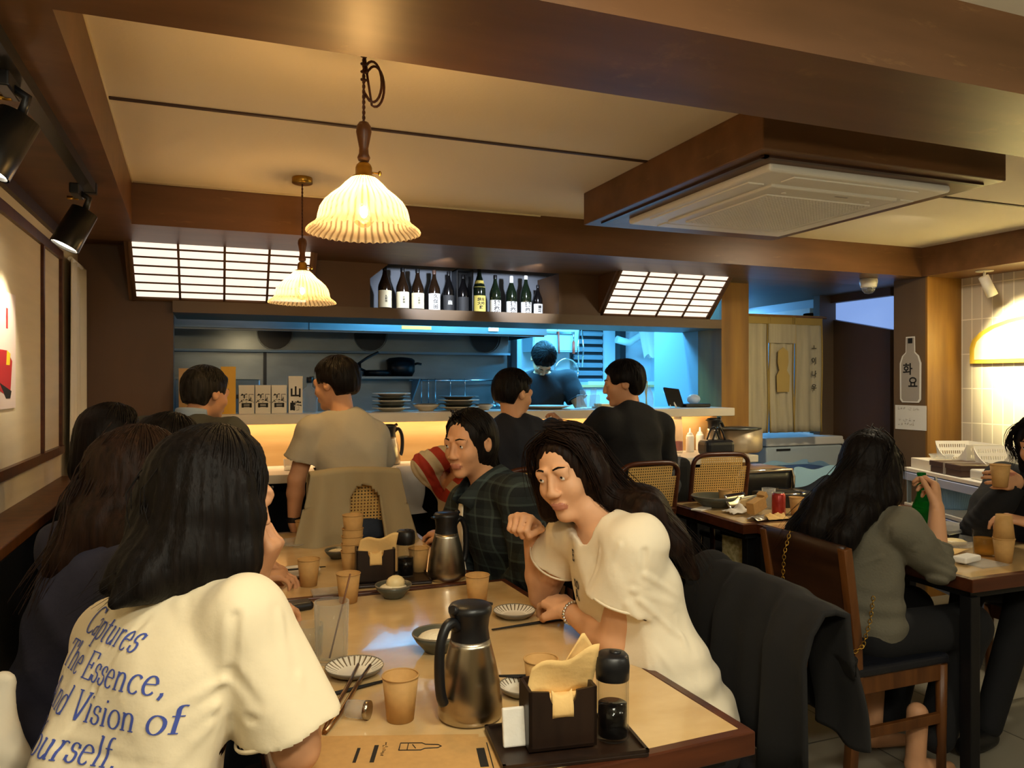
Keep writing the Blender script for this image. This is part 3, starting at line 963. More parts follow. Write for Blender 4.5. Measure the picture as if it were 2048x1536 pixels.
def surface_nets(F, lo, h):
    S = F < 0
    nx, ny, nz = F.shape
    cs = np.zeros((nx - 1, ny - 1, nz - 1), np.int8)
    for dx in (0, 1):
        for dy in (0, 1):
            for dz in (0, 1):
                cs += S[dx:nx - 1 + dx, dy:ny - 1 + dy, dz:nz - 1 + dz]
    act = (cs > 0) & (cs < 8)
    I = np.argwhere(act)
    idx = np.full(act.shape, -1, np.int64)
    idx[act] = np.arange(len(I))
    pos = np.zeros((len(I), 3)); cnt = np.zeros(len(I))
    co = [(0, 0, 0), (1, 0, 0), (0, 1, 0), (1, 1, 0), (0, 0, 1), (1, 0, 1), (0, 1, 1), (1, 1, 1)]
    val = [F[I[:, 0] + c[0], I[:, 1] + c[1], I[:, 2] + c[2]] for c in co]
    for a in range(8):
        for b in range(a + 1, 8):
            df = [co[b][i] - co[a][i] for i in range(3)]
            if sum(abs(x) for x in df) != 1:
                continue
            va, vb = val[a], val[b]
            m = (va < 0) != (vb < 0)
            t = va[m] / (va[m] - vb[m])
            pos[m] += np.array(co[a]) + t[:, None] * np.array(df)
            cnt[m] += 1
    vs = lo + h * (I + pos / cnt[:, None])
    quads = []
    for axis in range(3):
        a1, a2 = (axis + 1) % 3, (axis + 2) % 3
        s0 = [slice(None)] * 3; s1 = [slice(None)] * 3
        s0[axis] = slice(0, -1); s1[axis] = slice(1, None)
        A, B = S[tuple(s0)], S[tuple(s1)]
        E_ = np.argwhere(A != B)
        if not len(E_):
            continue
        ok = (E_[:, a1] > 0) & (E_[:, a2] > 0) & (E_[:, a1] < F.shape[a1] - 1) & (E_[:, a2] < F.shape[a2] - 1)
        E_ = E_[ok]
        fl = A[E_[:, 0], E_[:, 1], E_[:, 2]]
        def ci(o1, o2):
            q = E_.copy(); q[:, a1] += o1; q[:, a2] += o2
            return idx[q[:, 0], q[:, 1], q[:, 2]]
        q = np.stack([ci(-1, -1), ci(0, -1), ci(0, 0), ci(-1, 0)], 1)
        q[~fl] = q[~fl][:, ::-1]
        quads.append(q)
    return vs, np.concatenate(quads)

def waves(seed, amp, fr, zs=1.0):
    """gentle cloth wrinkles"""
    r = np.random.RandomState(seed)
    ks = [(r.randn(3) * fr * np.array([1, 1, zs]), r.rand() * 6.28) for _ in range(5)]
    def fn(X, Y, Z):
        wx = .02 * np.sin(9 * Y + 11 * Z + seed); wy = .02 * np.sin(10 * X - 8 * Z)
        s = 0
        for k, ph in ks:
            q_ = np.sin(k[0] * (X + wx) + k[1] * (Y + wy) + k[2] * Z + ph)
            s = s + q_ * .6 + .5 * np.exp(-((q_ - 1) * 2.2) ** 2)
        return -amp * s * .6
    return fn

def nrm(v):
    return np.array(v, float) / max(np.linalg.norm(v), 1e-9)

def hand(B, wrist, d, back, thumb, curl=(.5, .6, .5), s=1.0, spread=.0, tc=.4):
    """palm, four unequal bent fingers and a thumb; d hand direction, back = back-of-hand normal, thumb = side the thumb is on"""
    d = nrm(d); back = np.array(back, float); back = nrm(back - d * (back @ d)); th = np.cross(d, back)
    if th @ np.array(thumb, float) < 0:
        th = -th
    W = np.array(wrist, float)
    kn = []
    for i, x in enumerate((.030, .010, -.011, -.030)):
        ln = (.084, .088, .083, .074)[i] * s
        p = W + th * x * s * 1.0 + d * ln + back * (.004 if i in (1, 2) else 0) * s
        B.cone(W + th * x * .55 * s, p, .0165 * s, .0125 * s, .012)
        kn.append(p)
    for i, p in enumerate(kn):
        lens = ((.040, .024, .019), (.044, .028, .020), (.040, .026, .019), (.031, .019, .017))[i]
        a = 0
        cur = p
        dd = nrm(d + th * spread * (1.5 - i) * .3)
        for j, L_ in enumerate(lens):
            a += curl[j] * (1 + .06 * i)
            v = dd * math.cos(a) - back * math.sin(a)
            nx_ = cur + v * L_ * s
            B.cone(cur, nx_, (.0096, .0088, .0080)[j] * s, (.0088, .0080, .0070)[j] * s, .0035)
            cur = nx_
    t0 = W + th * .026 * s + d * .022 * s - back * .006 * s
    t1 = t0 + nrm(d * .75 + th * .75 - back * .35) * .036 * s
    t2 = t1 + nrm(d * .9 + th * (.3 - tc) - back * (.3 + tc * .6)) * .030 * s
    t3 = t2 + nrm(d * .8 + th * (.1 - tc) - back * (.3 + tc)) * .024 * s
    B.cone(t0, t1, .0165 * s, .0115 * s, .010); B.cone(t1, t2, .0110 * s, .0098 * s, .004); B.cone(t2, t3, .0098 * s, .0080 * s, .004)

class Person:
    def __init__(self, label, head, look, neck, hip, face, sL=None, sR=None, eL=None, eR=None, wL=None, wR=None, h=.006, w=1.0, up=(0, 0, 1), skin='skin', shw=.175, hs=1.0):
        self.label = label; self.h = h; self.w = w; self.skin = skin; self.hs = hs
        self.head = np.array(head, float); self.neck = np.array(neck, float); self.hip = np.array(hip, float)
        a = math.radians(face)
        self.f = np.array([math.sin(a), math.cos(a), 0]); self.r = np.array([math.cos(a), -math.sin(a), 0])
        self.lf = nrm(look); u = np.array(up, float)
        self.lr = nrm(np.cross(self.lf, u)); self.lu = np.cross(self.lr, self.lf)
        self.sp = nrm(self.neck - self.hip)
        self.tf = nrm(self.f - self.sp * (self.f @ self.sp)); self.tr = nrm(np.cross(self.tf, self.sp))
        dn = -self.sp * .068
        self.sR = np.array(sR, float) if sR is not None else self.neck + dn + self.tr * shw * w
        self.sL = np.array(sL, float) if sL is not None else self.neck + dn - self.tr * shw * w
        self.eL = np.array(eL, float); self.eR = np.array(eR, float); self.wL = np.array(wL, float); self.wR = np.array(wR, float)
        self.B = Blob(h)
    def H(self, x, y, z):
        s = self.hs
        return self.head + (self.lr * x + self.lf * y + self.lu * z) * s
    def hax(self):
        return [self.lr, self.lf, self.lu]
    def body(self, handL=None, handR=None):
        B = self.B; H = self.H; A = self.hax(); s = self.hs; w = self.w
        mid = self.hip + (self.neck - self.hip) * .66; low = self.hip + (self.neck - self.hip) * .25
        T = [self.tr, self.tf, self.sp]
        B.ell(mid, (.135 * w, .085 * w, .19), T, .05); B.ell(low, (.125 * w, .088 * w, .16), T, .06); B.ell(self.hip, (.13 * w, .10, .10), T, .05)
        for S_, E_, W_ in ((self.sL, self.eL, self.wL), (self.sR, self.eR, self.wR)):
            B.cone(self.neck - self.sp * .05, S_, .045, .046 * w, .03)
            B.cone(S_, E_, .046 * w, .036 * w, .015); B.cone(E_, E_ + (W_ - E_) * .3, .037 * w, .038 * w, .012); B.cone(E_ + (W_ - E_) * .3, W_, .037 * w, .0245, .012)
        B.cone(self.neck - self.sp * .02, H(0, -.025, -.055), .052, .050, .02)
        # head
        B.ell(H(0, -.012, .026), np.array((.074, .093, .083)) * s, A, .02)
        B.ell(H(0, .022, -.04), np.array((.058, .064, .078)) * s, A, .03)
        B.ell(H(0, .062, -.102), np.array((.024, .020, .018)) * s, A, .02)
        for sx in (-1, 1):
            B.ell(H(sx * .034, .055, -.032), np.array((.026, .026, .026)) * s, A, .02)
            B.ell(H(sx * .0315, .096, .006), np.array((.017, .012, .009)) * s, A, .008, 'sub')
            B.ell(H(sx * .0315, .074, .004), np.array((.017, .014, .013)) * s, A, .004)
            B.ell(H(sx * .0315, .0795, .0130), np.array((.0165, .0112, .0078)) * s, A, .004)
            B.ell(H(sx * .078, -.012, -.004), np.array((.011, .021, .032)) * s, A, .006)
            B.ell(H(sx * .086, -.006, .000), np.array((.006, .011, .016)) * s, A, .004, 'sub')
            B.ell(H(sx * .012, .096, -.038), np.array((.010, .010, .008)) * s, A, .006)
            B.cone(H(sx * .016, .085, .024), H(sx * .046, .074, .022), .008 * s, .006 * s, .01)
        B.cone(H(0, .086, .012), H(0, .101, -.034), .0075 * s, .0098 * s, .010)
        B.ell(H(0, .084, -.066), np.array((.024, .012, .006)) * s, A, .006); B.ell(H(0, .082, -.076), np.array((.020, .012, .007)) * s, A, .006)
        if handL is not None:
            hand(B, self.wL, **handL)
        if handR is not None:
            hand(B, self.wR, **handR)
        hc, lr, lf, lu = self.head, self.lr, self.lf, self.lu
        def pick(c):
            q = (c - hc) / s
            x, y, z = q @ lr, q @ lf, q @ lu
            return ((np.abs(x) < .023) & (y > .075) & (z > -.083) & (z < -.0615) & (np.abs(x) < .024 - .6 * np.abs(z + .072))).astype(int)
        o = B.mesh('person', [self.skin, 'lip'], None, pick)
        tag(o, self.label, 'person')
        self.o = o
        for sx in (-1, 1):
            e = MB().sphere(H(sx * .0315, .0772, .003), .0113 * s, 14)
            e.sphere(H(sx * .0315, .0826, .003), .0066 * s, 10, 1)
            e.build('eye', ['eye', 'iris'], o)
            Bb = MB()
            Bb.tube([H(sx * .014, .090, .024), H(sx * .03, .0885, .029), H(sx * .048, .076, .024)], .0035 * s, 6, taper=lambda t: 1 - .6 * t)
            Bb.build('eyebrow', 'hairb', o)
        return o
    def creases(self, base, long, folds):
        el = [(self.eL, nrm(self.wL - self.eL)), (self.eR, nrm(self.wR - self.eR))]
        hp, sp = self.hip, self.sp
        def fn(X, Y, Z):
            d_ = 0
            if base is not None:
                d_ = d_ + base(X, Y, Z)
            if long:
                for e, dn in el:
                    x, y, z = X - e[0], Y - e[1], Z - e[2]
                    q = x * x + y * y + z * z
                    al = x * dn[0] + y * dn[1] + z * dn[2]
                    d_ = d_ - .0045 * np.exp(-q / .0075) * np.sin(al * 190 + 25 * z + 18 * x)
            hz = (X - hp[0]) * sp[0] + (Y - hp[1]) * sp[1] + (Z - hp[2]) * sp[2]
            d_ = d_ - .0040 * np.exp(-((hz - .10) / .09) ** 2) * np.sin(hz * 85 + 9 * X + 7 * Y + 1.5 * np.sin(11 * (X - Y)))
            for a, b, w_, am in folds:
                a = np.array(a, float); b = np.array(b, float); dd = b - a
                t = np.clip(((X - a[0]) * dd[0] + (Y - a[1]) * dd[1] + (Z - a[2]) * dd[2]) / (dd @ dd), 0, 1)
                di = np.sqrt((X - a[0] - t * dd[0]) ** 2 + (Y - a[1] - t * dd[1]) ** 2 + (Z - a[2] - t * dd[2]) ** 2)
                d_ = d_ - .7 * am * np.cos(2.2 * di / w_) * np.exp(-(di / w_) ** 2) * (1 - .75 * t)
            return d_
        return fn
    def top(self, name, m, sleeve='short', off=.016, hem=-.02, neck=.062, wr=.006, seed=1, fr=26, w=None, cut=True, puff=1.0, sl=.62, fore=1.0, folds=(), extra=()):
        """garment: sl = share of the upper arm a short sleeve covers, fore = share of the forearm a long one covers"""
        B = Blob(self.h); w = self.w if w is None else w
        mid = self.hip + (self.neck - self.hip) * .68; low = self.hip + (self.neck - self.hip) * .25
        T = [self.tr, self.tf, self.sp]
        B.ell(mid, (.142 * w + off * .8, .090 * w + off * .8, .175 + off), T, .05)
        B.ell(low, (.140 * w + off, .102 * w + off, .20), T, .06)
        B.ell(self.hip + self.sp * .02, (.148 * w + off, .112 + off, .10), T, .05)
        for a_, b_, ra_, rb_ in extra:
            B.cone(a_, b_, ra_, rb_, .06)
        ends = []
        for i_, (S_, E_, W_) in enumerate(((self.sL, self.eL, self.wL), (self.sR, self.eR, self.wR))):
            B.cone(self.neck - self.sp * .040, S_, .044 + off * .6, .042 * w + off, .03)
            if sleeve == 'short':
                e = S_ + (E_ - S_) * (sl[i_] if isinstance(sl, tuple) else sl)
                re = (.050 * w + off) * puff
                B.cone(S_, e, .044 * w + off, re, .022, True)
                ends.append((e, nrm(E_ - S_), re))
            else:
                B.cone(S_, E_, .043 * w + off, .039 * w + off, .022)
                e = E_ + (W_ - E_) * fore - nrm(W_ - E_) * .012
                re = (.039 * w + off) * (1 - fore) + (.029 + off * .6) * fore
                B.cone(E_, e, .039 * w + off, re, .012, True)
                ends.append((e, nrm(W_ - E_), re))
        top = self.H(0, -.02, -.06)
        dn = nrm(top - self.neck)
        B.cone(self.neck + self.tf * .012 - dn * .02, self.neck + dn * .12 + self.tf * .01, neck * .90, neck * 1.25, .014, False, 'sub')
        if cut:
            B.plane(self.hip + self.sp * hem, -self.sp, self.hip, .36)
            ends.append((self.hip + self.sp * hem, -self.sp, .3))
        if wr:
            B.disp = self.creases(waves(seed, wr, fr, .7), sleeve == 'long', folds)
        g_ = B.mesh(name, m, self.o, ends=ends)
        self.shirt = g_
        return g_
    def bottoms(self, name, m, kL=None, kR=None, aL=None, aR=None, h=.012, wide=1.0, shoes=True, sit=.43):
        B = Blob(h)
        hp = self.hip
        T = [self.r, self.f, np.array([0, 0, 1])]
        B.ell(hp + np.array([0, 0, .0]), (.165, .125, .10), T, .04)
        for sx, kk, aa in ((-1, kL, aL), (1, kR, aR)):
            k_ = np.array(kk, float) if kk is not None else hp + self.f * sit + self.r * sx * .10 + np.array([0, 0, .02])
            a_ = np.array(aa, float) if aa is not None else np.array([k_[0], k_[1], .09]) - self.f * .03
            st = hp + self.r * sx * .085
            B.cone(st, k_, .085, .066 * wide, .03); B.cone(k_, a_, .064 * wide, .05 * wide, .02)
            if shoes:
                S = Blob(.009)
                S.cone(a_ + np.array([0, 0, -.04]), np.array([a_[0], a_[1], .035]) + self.f * .15, .038, .03, .01); S.ell(np.array([a_[0], a_[1], .035]) + self.f * .06, (.04, .1, .03), T, .02)
                S.plane((a_[0], a_[1], .008), (0, 0, -1), None, .3)
                S.mesh('shoe', 'shoe', self.o)
        return B.mesh(name, m, self.o)
    def hair_short(self, m, puff=.012, back=-.06, fringe=.045, seed=3):
        B = Blob(self.h * .9); H = self.H; A = self.hax(); s = self.hs
        B.ell(H(0, -.025, .032), np.array((.078 + puff, .094 + puff, .082 + puff)) * s, A, .02)
        B.ell(H(0, -.052, -.012), np.array((.062 + puff * .7, .050 + puff, .075)) * s, A, .03)
        B.ell(H(0, .045, .072), np.array((.058, .042, .026)) * s, A, .02)
        B.ell(H(0, .105, -.005), np.array((.070, .075, fringe + .03)) * s, A, .012, 'sub')
        for sx in (-1, 1):
            B.ell(H(sx * .088, .026, -.058), np.array((.045, .080, .066)) * s, A, .016, 'sub')
        B.ell(H(0, -.075, -.135), np.array((.10, .085, .058)) * s, A, .02, 'sub')
        B.plane(H(0, -.05, back), -self.lu * 1 - self.lf * .2, H(0, 0, back - .1), .14)
        c = self.head
        B.disp = lambda X, Y, Z: .0022 * np.sin(150 * (X - c[0]) + 40 * Z + seed) * np.sin(130 * (Y - c[1]) + 30 * Z) + .0016 * np.sin(70 * (X - c[0]) + 60 * (Y - c[1]))
        o = B.mesh('hair', m, self.o)
        rnd = random.Random(seed)
        mb = MB()
        for k in range(420):
            az = rnd.uniform(-math.pi, math.pi)
            aa = abs(az)
            tmax = 1.02 + .10 * math.sin(5 * az) if aa < .75 else (1.42 if aa < 1.9 else 1.95)
            st = rnd.uniform(.03, max(.1, tmax - .45))
            en = min(tmax, st + rnd.uniform(.45, .8))
            rj = rnd.uniform(.985, 1.02)
            tw = rnd.uniform(-.15, .25)
            pts = []
            for i in range(6):
                t = st + (en - st) * i / 5
                a2 = az + tw * i / 5
                lift = 1 + .012 * math.sin(3.1 * i / 5)
                pts.append(V(H((.080 + puff) * rj * lift * math.sin(t) * math.sin(a2), -.018 + (.096 + puff) * rj * lift * math.sin(t) * math.cos(a2), .032 + (.084 + puff) * rj * lift * math.cos(t))))
            mb.tube(pts, rnd.uniform(.0014, .0028), 4, taper=lambda t: 1 - .85 * t ** 2, caps=False)
        mb.build('loose_hair', m, self.o, weld=False)
        return o
    def hair_long(self, m, flows, puff=.014, face=True, seed=1, strands=(), h=None, cover=300, side=True):
        """cap plus flowing masses (each a list of (point, radius)) plus loose strands"""
        B = Blob(self.h if h is None else h); H = self.H; A = self.hax(); s = self.hs
        B.ell(H(0, -.028, .030), np.array((.080 + puff, .096 + puff, .083 + puff)) * s, A, .02)
        B.ell(H(0, -.045 if side else -.060, -.05), np.array((.078 + puff if side else .060, .062 + puff if side else .050, .10)) * s, A, .04)
        if not side:
            for sx in (-1, 1):
                B.ell(H(sx * .092, -.008, -.03), np.array((.030, .045, .055)) * s, A, .012, 'sub')
        for sx in (-1, 1) if side else ():
            B.cone(H(sx * .078, -.005, .03), H(sx * .078, -.012, -.11), .022 * s, .020 * s, .02)
        for fl in flows:
            for (a, ra), (b, rb) in zip(fl[:-1], fl[1:]):
                B.cone(a, b, ra, rb, .03)
        if face:
            B.ell(H(0, .108, -.022), np.array((.062, .080, .094)) * s, A, .015, 'sub')
        c = self.head
        ph = seed * 1.7
        B.disp = lambda X, Y, Z: .0014 * np.sin(95 * np.arctan2(Y - c[1], X - c[0]) * .32 + 9 * Z + ph + 1.2 * np.sin(14 * Z)) + .0010 * np.sin(70 * np.arctan2(Y - c[1], X - c[0]) + 12 * Z)
        o = B.mesh('hair', m, self.o)
        if cover:
            rnd = random.Random(seed + 50)
            mb = MB()
            ea, eb, ec = (.081 + puff), (.097 + puff), (.086 + puff)
            fl_l = [[(np.array(q[0], float), q[1]) for q in f] for f in flows]
            for k in range(cover):
                az = rnd.uniform(-math.pi, math.pi)          # 0 = front
                side = 1 if az >= 0 else -1
                end_az = side * max(abs(az), 1.15 + rnd.uniform(-.1, .25)) if face else az
                pts = []
                rj = rnd.uniform(.985, 1.035)
                st = rnd.uniform(.02, .5)
                ex_ = rnd.uniform(1.35, 1.7)
                for i in range(7):
                    t = st + (ex_ - st) * i / 6
                    az_ = az + (end_az - az) * min(1, (i / 6) * 1.3)
                    t = min(t, 9 if side else 1.30)
                    pts.append(H(ea * rj * math.sin(t) * math.sin(az_), -.018 + eb * rj * math.sin(t) * math.cos(az_), .030 + ec * rj * math.cos(t)))
                last = pts[-1]
                best = min(fl_l, key=lambda f: np.linalg.norm(last - f[0][0]) - f[0][1] + rnd.uniform(0, .03)) if fl_l else None
                if best is None:
                    for i in range(1, 5):
                        pts.append(last - self.lu * .03 * i)
                else:
                    od = nrm(last - best[0][0])
                    sw = rnd.uniform(.80, 1.06)
                    cut_ = rnd.uniform(.75, 1.08)
                    for j in range(1, len(best)):
                        ax_ = nrm(best[j][0] - best[j - 1][0])
                        o2 = od - ax_ * (od @ ax_) * .9
                        o2 = nrm(o2)
                        q0, q1 = best[j - 1], best[j]
                        for t in (.5, 1.0):
                            if j == len(best) - 1:
                                t *= cut_
                            pp = q0[0] + (q1[0] - q0[0]) * t
                            pts.append(pp + o2 * (q0[1] + (q1[1] - q0[1]) * min(t, 1)) * sw)
                sm = [V(p_) for p_ in pts]
                for _ in range(2):
                    sm = [sm[0]] + [(sm[i - 1] + sm[i] * 2 + sm[i + 1]) / 4 for i in range(1, len(sm) - 1)] + [sm[-1]]
                mb.tube(sm, rnd.uniform(.0014, .0030), 4, taper=lambda t: (1 - .85 * t ** 3), caps=False)
            mb.build('loose_hair', m, self.o, weld=False)
        if strands:
            mb = MB()
            rnd = random.Random(seed)
            for (path, n, jit, r) in strands:
                path = [V(p) for p in path]
                for k in range(n):
                    j0 = V((rnd.gauss(0, 1), rnd.gauss(0, 1), rnd.gauss(0, 1))) * jit
                    j1 = V((rnd.gauss(0, 1), rnd.gauss(0, 1), rnd.gauss(0, .6))) * jit * 1.6
                    cut_ = rnd.uniform(.72, 1.0)
                    pts = []
                    NS = 9
                    for i in range(NS + 1):
                        t = i / NS * cut_ * (len(path) - 1)
                        q = min(int(t), len(path) - 2); fr_ = t - q
                        p0 = path[max(q - 1, 0)]; p1 = path[q]; p2 = path[q + 1]; p3 = path[min(q + 2, len(path) - 1)]
                        pp = .5 * ((2 * p1) + (p2 - p0) * fr_ + (2 * p0 - 5 * p1 + 4 * p2 - p3) * fr_ ** 2 + (3 * p1 - p0 - 3 * p2 + p3) * fr_ ** 3)
                        tt = i / NS
                        pts.append(pp + j0 * (1 - tt) + j1 * tt)
                    mb.tube(pts, r, 4, taper=lambda t: 1 - .8 * t ** 2, caps=False)
            mb.build('loose_hair', m, self.o, weld=False)
        return o

# ------------------------------------------------------------------ people
def P3(*a):
    return np.array(a, float)
# woman with the printed shirt, back to the viewer
p = Person('person with long black hair in cream t-shirt printed with blue lines of text', (.005, 1.50, 1.210), (.88, .46, -.18), (-.040, 1.445, 1.085), (-.195, 1.30, .55), 52,
           sR=(.045, 1.335, 1.030), sL=(-.165, 1.57, .945), eR=(.125, 1.315, .815), wR=(.150, 1.53, .785), eL=(.03, 1.86, .81), wL=(.078, 1.665, 1.020), h=.0052, w=1.02)
p.body(handL=dict(d=(.40, -.28, .80), back=(.75, -.3, -.4), thumb=(-.3, -.8, .3), curl=(.95, 1.1, .8)), handR=dict(d=(.35, .9, 0), back=(0, 0, 1), thumb=(-1, 0, 0)))
p.top('t_shirt', 'tee', off=.022, seed=4, wr=.008, fr=28, puff=1.14, sl=.80, extra=[((-.13, 1.52, .99), (-.205, 1.40, .76), .055, .080)], folds=[((.028, 1.263, 1.057), (.022, 1.262, .965), .015, -.010), ((.022, 1.262, .975), (.064, 1.246, .92), .014, -.009), ((.05, 1.255, .90), (.10, 1.25, .90), .013, -.006),
           ((.010, 1.262, .960), (-.08, 1.256, .925), .014, .008), ((.0, 1.258, .925), (-.12, 1.27, .86), .015, .008), ((-.008, 1.254, .90), (-.076, 1.242, .84), .014, .007),
           ((-.10, 1.35, 1.05), (-.173, 1.339, .945), .010, -.006), ((-.173, 1.339, .945), (-.215, 1.33, .87), .011, -.006), ((-.219, 1.328, .873), (-.08, 1.242, .855), .013, -.006),
           ((.098, 1.297, 1.043), (.110, 1.26, .95), .015, .006), ((.135, 1.27, .97), (.11, 1.255, .90), .013, .006), ((-.054, 1.357, 1.06), (-.03, 1.28, .98), .016, .005)])
p.bottoms('trousers', 'jean')
H = p.H
p.hair_long('hairb', [
    [(H(0, -.03, -.02), .098), (H(.0, -.050, -.09), .086), ((-.045, 1.435, 1.115), .066), ((-.06, 1.425, 1.07), .04)],
    [(H(-.05, -.05, -.03), .062), ((-.075, 1.44, 1.135), .055), ((-.125, 1.405, 1.11), .036), ((-.160, 1.385, 1.09), .012)],
    [(H(-.03, -.07, -.03), .062), ((-.060, 1.42, 1.125), .050), ((-.105, 1.375, 1.10), .032), ((-.145, 1.345, 1.075), .010)],
    [(H(.075, .015, -.03), .035), (H(.082, .01, -.10), .036), (H(.08, .0, -.17), .026)],
    [(H(.05, -.06, -.03), .055), (H(.055, -.06, -.10), .050), (H(.05, -.05, -.17), .028)],
    [(H(-.08, .02, -.03), .035), (H(-.088, .02, -.10), .034), (H(-.09, .01, -.16), .022)]], seed=2, h=.0055, cover=700,
    strands=[([H(0, -.06, .09), H(0, -.125, .0), (-.085, 1.41, 1.13), (-.13, 1.385, 1.105), (-.175, 1.36, 1.075)], 70, .013, .0014)])
SHIRT = p.shirt

# navy sweater, brown hair, second along the bench
p = Person('person with wavy dark brown hair in navy top, second along the wall bench', (-.155, 2.0, 1.188), (.93, .36, -.1), (-.215, 1.95, 1.075), (-.36, 1.90, .53), 62,
           eR=(-.03, 1.93, .80), wR=(.12, 2.14, .80), eL=(-.23, 2.24, .80), wL=(.03, 2.28, .80), h=.007, w=1.08)
p.body(handL=dict(d=(.9, .1, 0), back=(0, 0, 1), thumb=(0, -1, 0)), handR=dict(d=(.7, .7, 0), back=(0, 0, 1), thumb=(-.5, .5, 0)))
p.top('sweater', 'navy', 'long', off=.022, seed=6, fr=24)
p.bottoms('trousers', 'jean')
H = p.H
p.hair_long('hairbr', [
    [(H(0, -.03, -.03), .095), ((-.235, 1.945, 1.09), .085), ((-.285, 1.93, 1.03), .06), ((-.325, 1.92, .95), .03)],
    [(H(.07, 0, -.04), .045), ((-.165, 1.88, 1.08), .05), ((-.20, 1.83, 1.00), .03)],
    [(H(-.07, 0, -.04), .045), ((-.26, 2.06, 1.08), .05), ((-.30, 2.04, .99), .03)]], seed=5, h=.007,
    cover=600, strands=[([H(0, -.06, .09), H(0, -.13, -.02), (-.29, 1.91, 1.08), (-.325, 1.90, 1.0), (-.35, 1.89, .93)], 80, .018, .0018),
             ([H(.06, .0, .08), H(.10, .0, -.04), (-.17, 1.86, 1.05), (-.21, 1.82, .97)], 50, .016, .0016)])

# dark heads farther along the bench
p = Person('person with short straight black hair seated on the bench beyond the navy top', (-.335, 3.08, 1.215), (.96, .28, -.2), (-.40, 3.04, 1.085), (-.42, 3.02, .53), 80,
           eR=(-.2, 2.87, .80), wR=(-.02, 2.90, .79), eL=(-.22, 3.24, .80), wL=(-.02, 3.22, .79), h=.009)
p.body(handL=dict(d=(1, 0, 0), back=(0, 0, 1), thumb=(0, -1, 0)), handR=dict(d=(1, 0, 0), back=(0, 0, 1), thumb=(0, 1, 0)))
p.top('sweater', 'blackc', 'long', off=.02)
p.bottoms('trousers', 'blackc')
H = p.H
p.hair_long('hairb', [[(H(0, -.04, -.03), .09), (H(0, -.055, -.11), .075)]], puff=.013, seed=3, h=.008)
p = Person('person with dark hair almost hidden between the navy top and the printed shirt', (-.125, 2.60, 1.195), (.9, .4, -.2), (-.19, 2.56, 1.07), (-.36, 2.52, .53), 75,
           eR=(-.02, 2.45, .80), wR=(.12, 2.62, .79), eL=(-.1, 2.80, .80), wL=(.1, 2.78, .79), h=.009)
p.body(handL=dict(d=(1, 0, 0), back=(0, 0, 1), thumb=(0, -1, 0)), handR=dict(d=(1, 0, 0), back=(0, 0, 1), thumb=(0, 1, 0)))
p.top('sweater', 'greytee', 'long', off=.02)
p.bottoms('trousers', 'blackc')
H = p.H
p.hair_long('hairb', [[(H(0, -.04, -.03), .09), (H(0, -.055, -.14), .075)]], puff=.013, seed=8, h=.008)

# bar customers
p = Person('person with greying short hair in a green-grey jacket at the left of the bar', (-.035, 3.80, 1.370), (.80, .60, -.12), (-.105, 3.74, 1.25), (-.14, 3.66, .76), 25,
           eR=(.13, 3.78, .98), wR=(.18, 4.02, .98), eL=(-.36, 3.80, .98), wL=(-.2, 4.03, .98), h=.0075, w=1.1)
p.body(handL=dict(d=(.5, .8, 0), back=(0, 0, 1), thumb=(1, 0, 0)), handR=dict(d=(-.2, .9, 0), back=(0, 0, 1), thumb=(-1, 0, 0)))
p.top('jacket', 'greenj', 'long', off=.028, seed=2)
cl = MB()
nk, tf, tr, sp = V(p.neck), V(p.tf), V(p.tr), V(p.sp)
cl.grid(lambda u, v: nk + sp * (.005 + .045 * v) + tr * (.078 * math.cos(u * 5.2 + 2.1 + 1.57 - 2.6)) * (1 - .12 * v) + tf * (.078 * math.sin(u * 5.2 + 2.1 + 1.57 - 2.6) * .95 + .01), 28, 3)
cl.build('collar', 'shirtblue', p.o, thick=.006)
p.bottoms('trousers', 'blackc', sit=.36)
p.hair_short('hairg', seed=2)

p = Person('person with black hair in a grey t-shirt leaning at the bar', (.515, 3.62, 1.415), (-.72, .68, -.10), (.545, 3.57, 1.278), (.600, 3.43, .78), 6,
           sL=(.405, 3.555, 1.200), sR=(.690, 3.575, 1.180), eL=(.340, 3.57, .985), wL=(.330, 3.61, .78), eR=(.735, 3.75, .985), wR=(.66, 3.95, .985), h=.0065, w=1.04)
p.body(handL=dict(d=(.1, .15, -.9), back=(-1, 0, 0), thumb=(0, 1, 0)), handR=dict(d=(-.4, .9, 0), back=(0, 0, 1), thumb=(-1, 0, 0)))
p.top('t_shirt', 'greytee', off=.024, seed=9, fr=20, wr=.005, hem=.12, puff=1.1, sl=.60)
wb = MB().lathe([(.031, -.012), (.033, 0), (.031, .012)], (0, 0, 0), 20)
o = wb.build('watch', 'black', p.o)
o.location = (.331, 3.607, .80)
p.bottoms('trousers', 'jean', kL=(.42, 3.84, .74), kR=(.72, 3.84, .74), aL=(.42, 3.80, .34), aR=(.70, 3.80, .34), shoes=False)
p.hair_short('hairb', puff=.014, seed=5)

p = Person('person with black hair in a navy jacket gesturing at the bar', (1.425, 3.66, 1.365), (.92, .30, -.12), (1.41, 3.62, 1.215), (1.44, 3.60, .76), 15,
           sR=(1.61, 3.60, 1.15), eR=(1.70, 3.66, .99), wR=(1.735, 3.80, 1.135), eL=(1.24, 3.80, .98), wL=(1.36, 4.02, .985), h=.0075, w=1.12, shw=.16)
p.body(handL=dict(d=(.6, .8, 0), back=(0, 0, 1), thumb=(1, 0, 0)), handR=dict(d=(.12, .18, .9), back=(.5, -.9, 0), thumb=(-.8, -.3, 0), curl=(.75, .9, .6), tc=-.3))
p.top('jacket', 'navyj', 'long', off=.028, seed=12)
p.bottoms('trousers', 'blackc', sit=.36)
p.hair_short('hairb', puff=.011, seed=9)

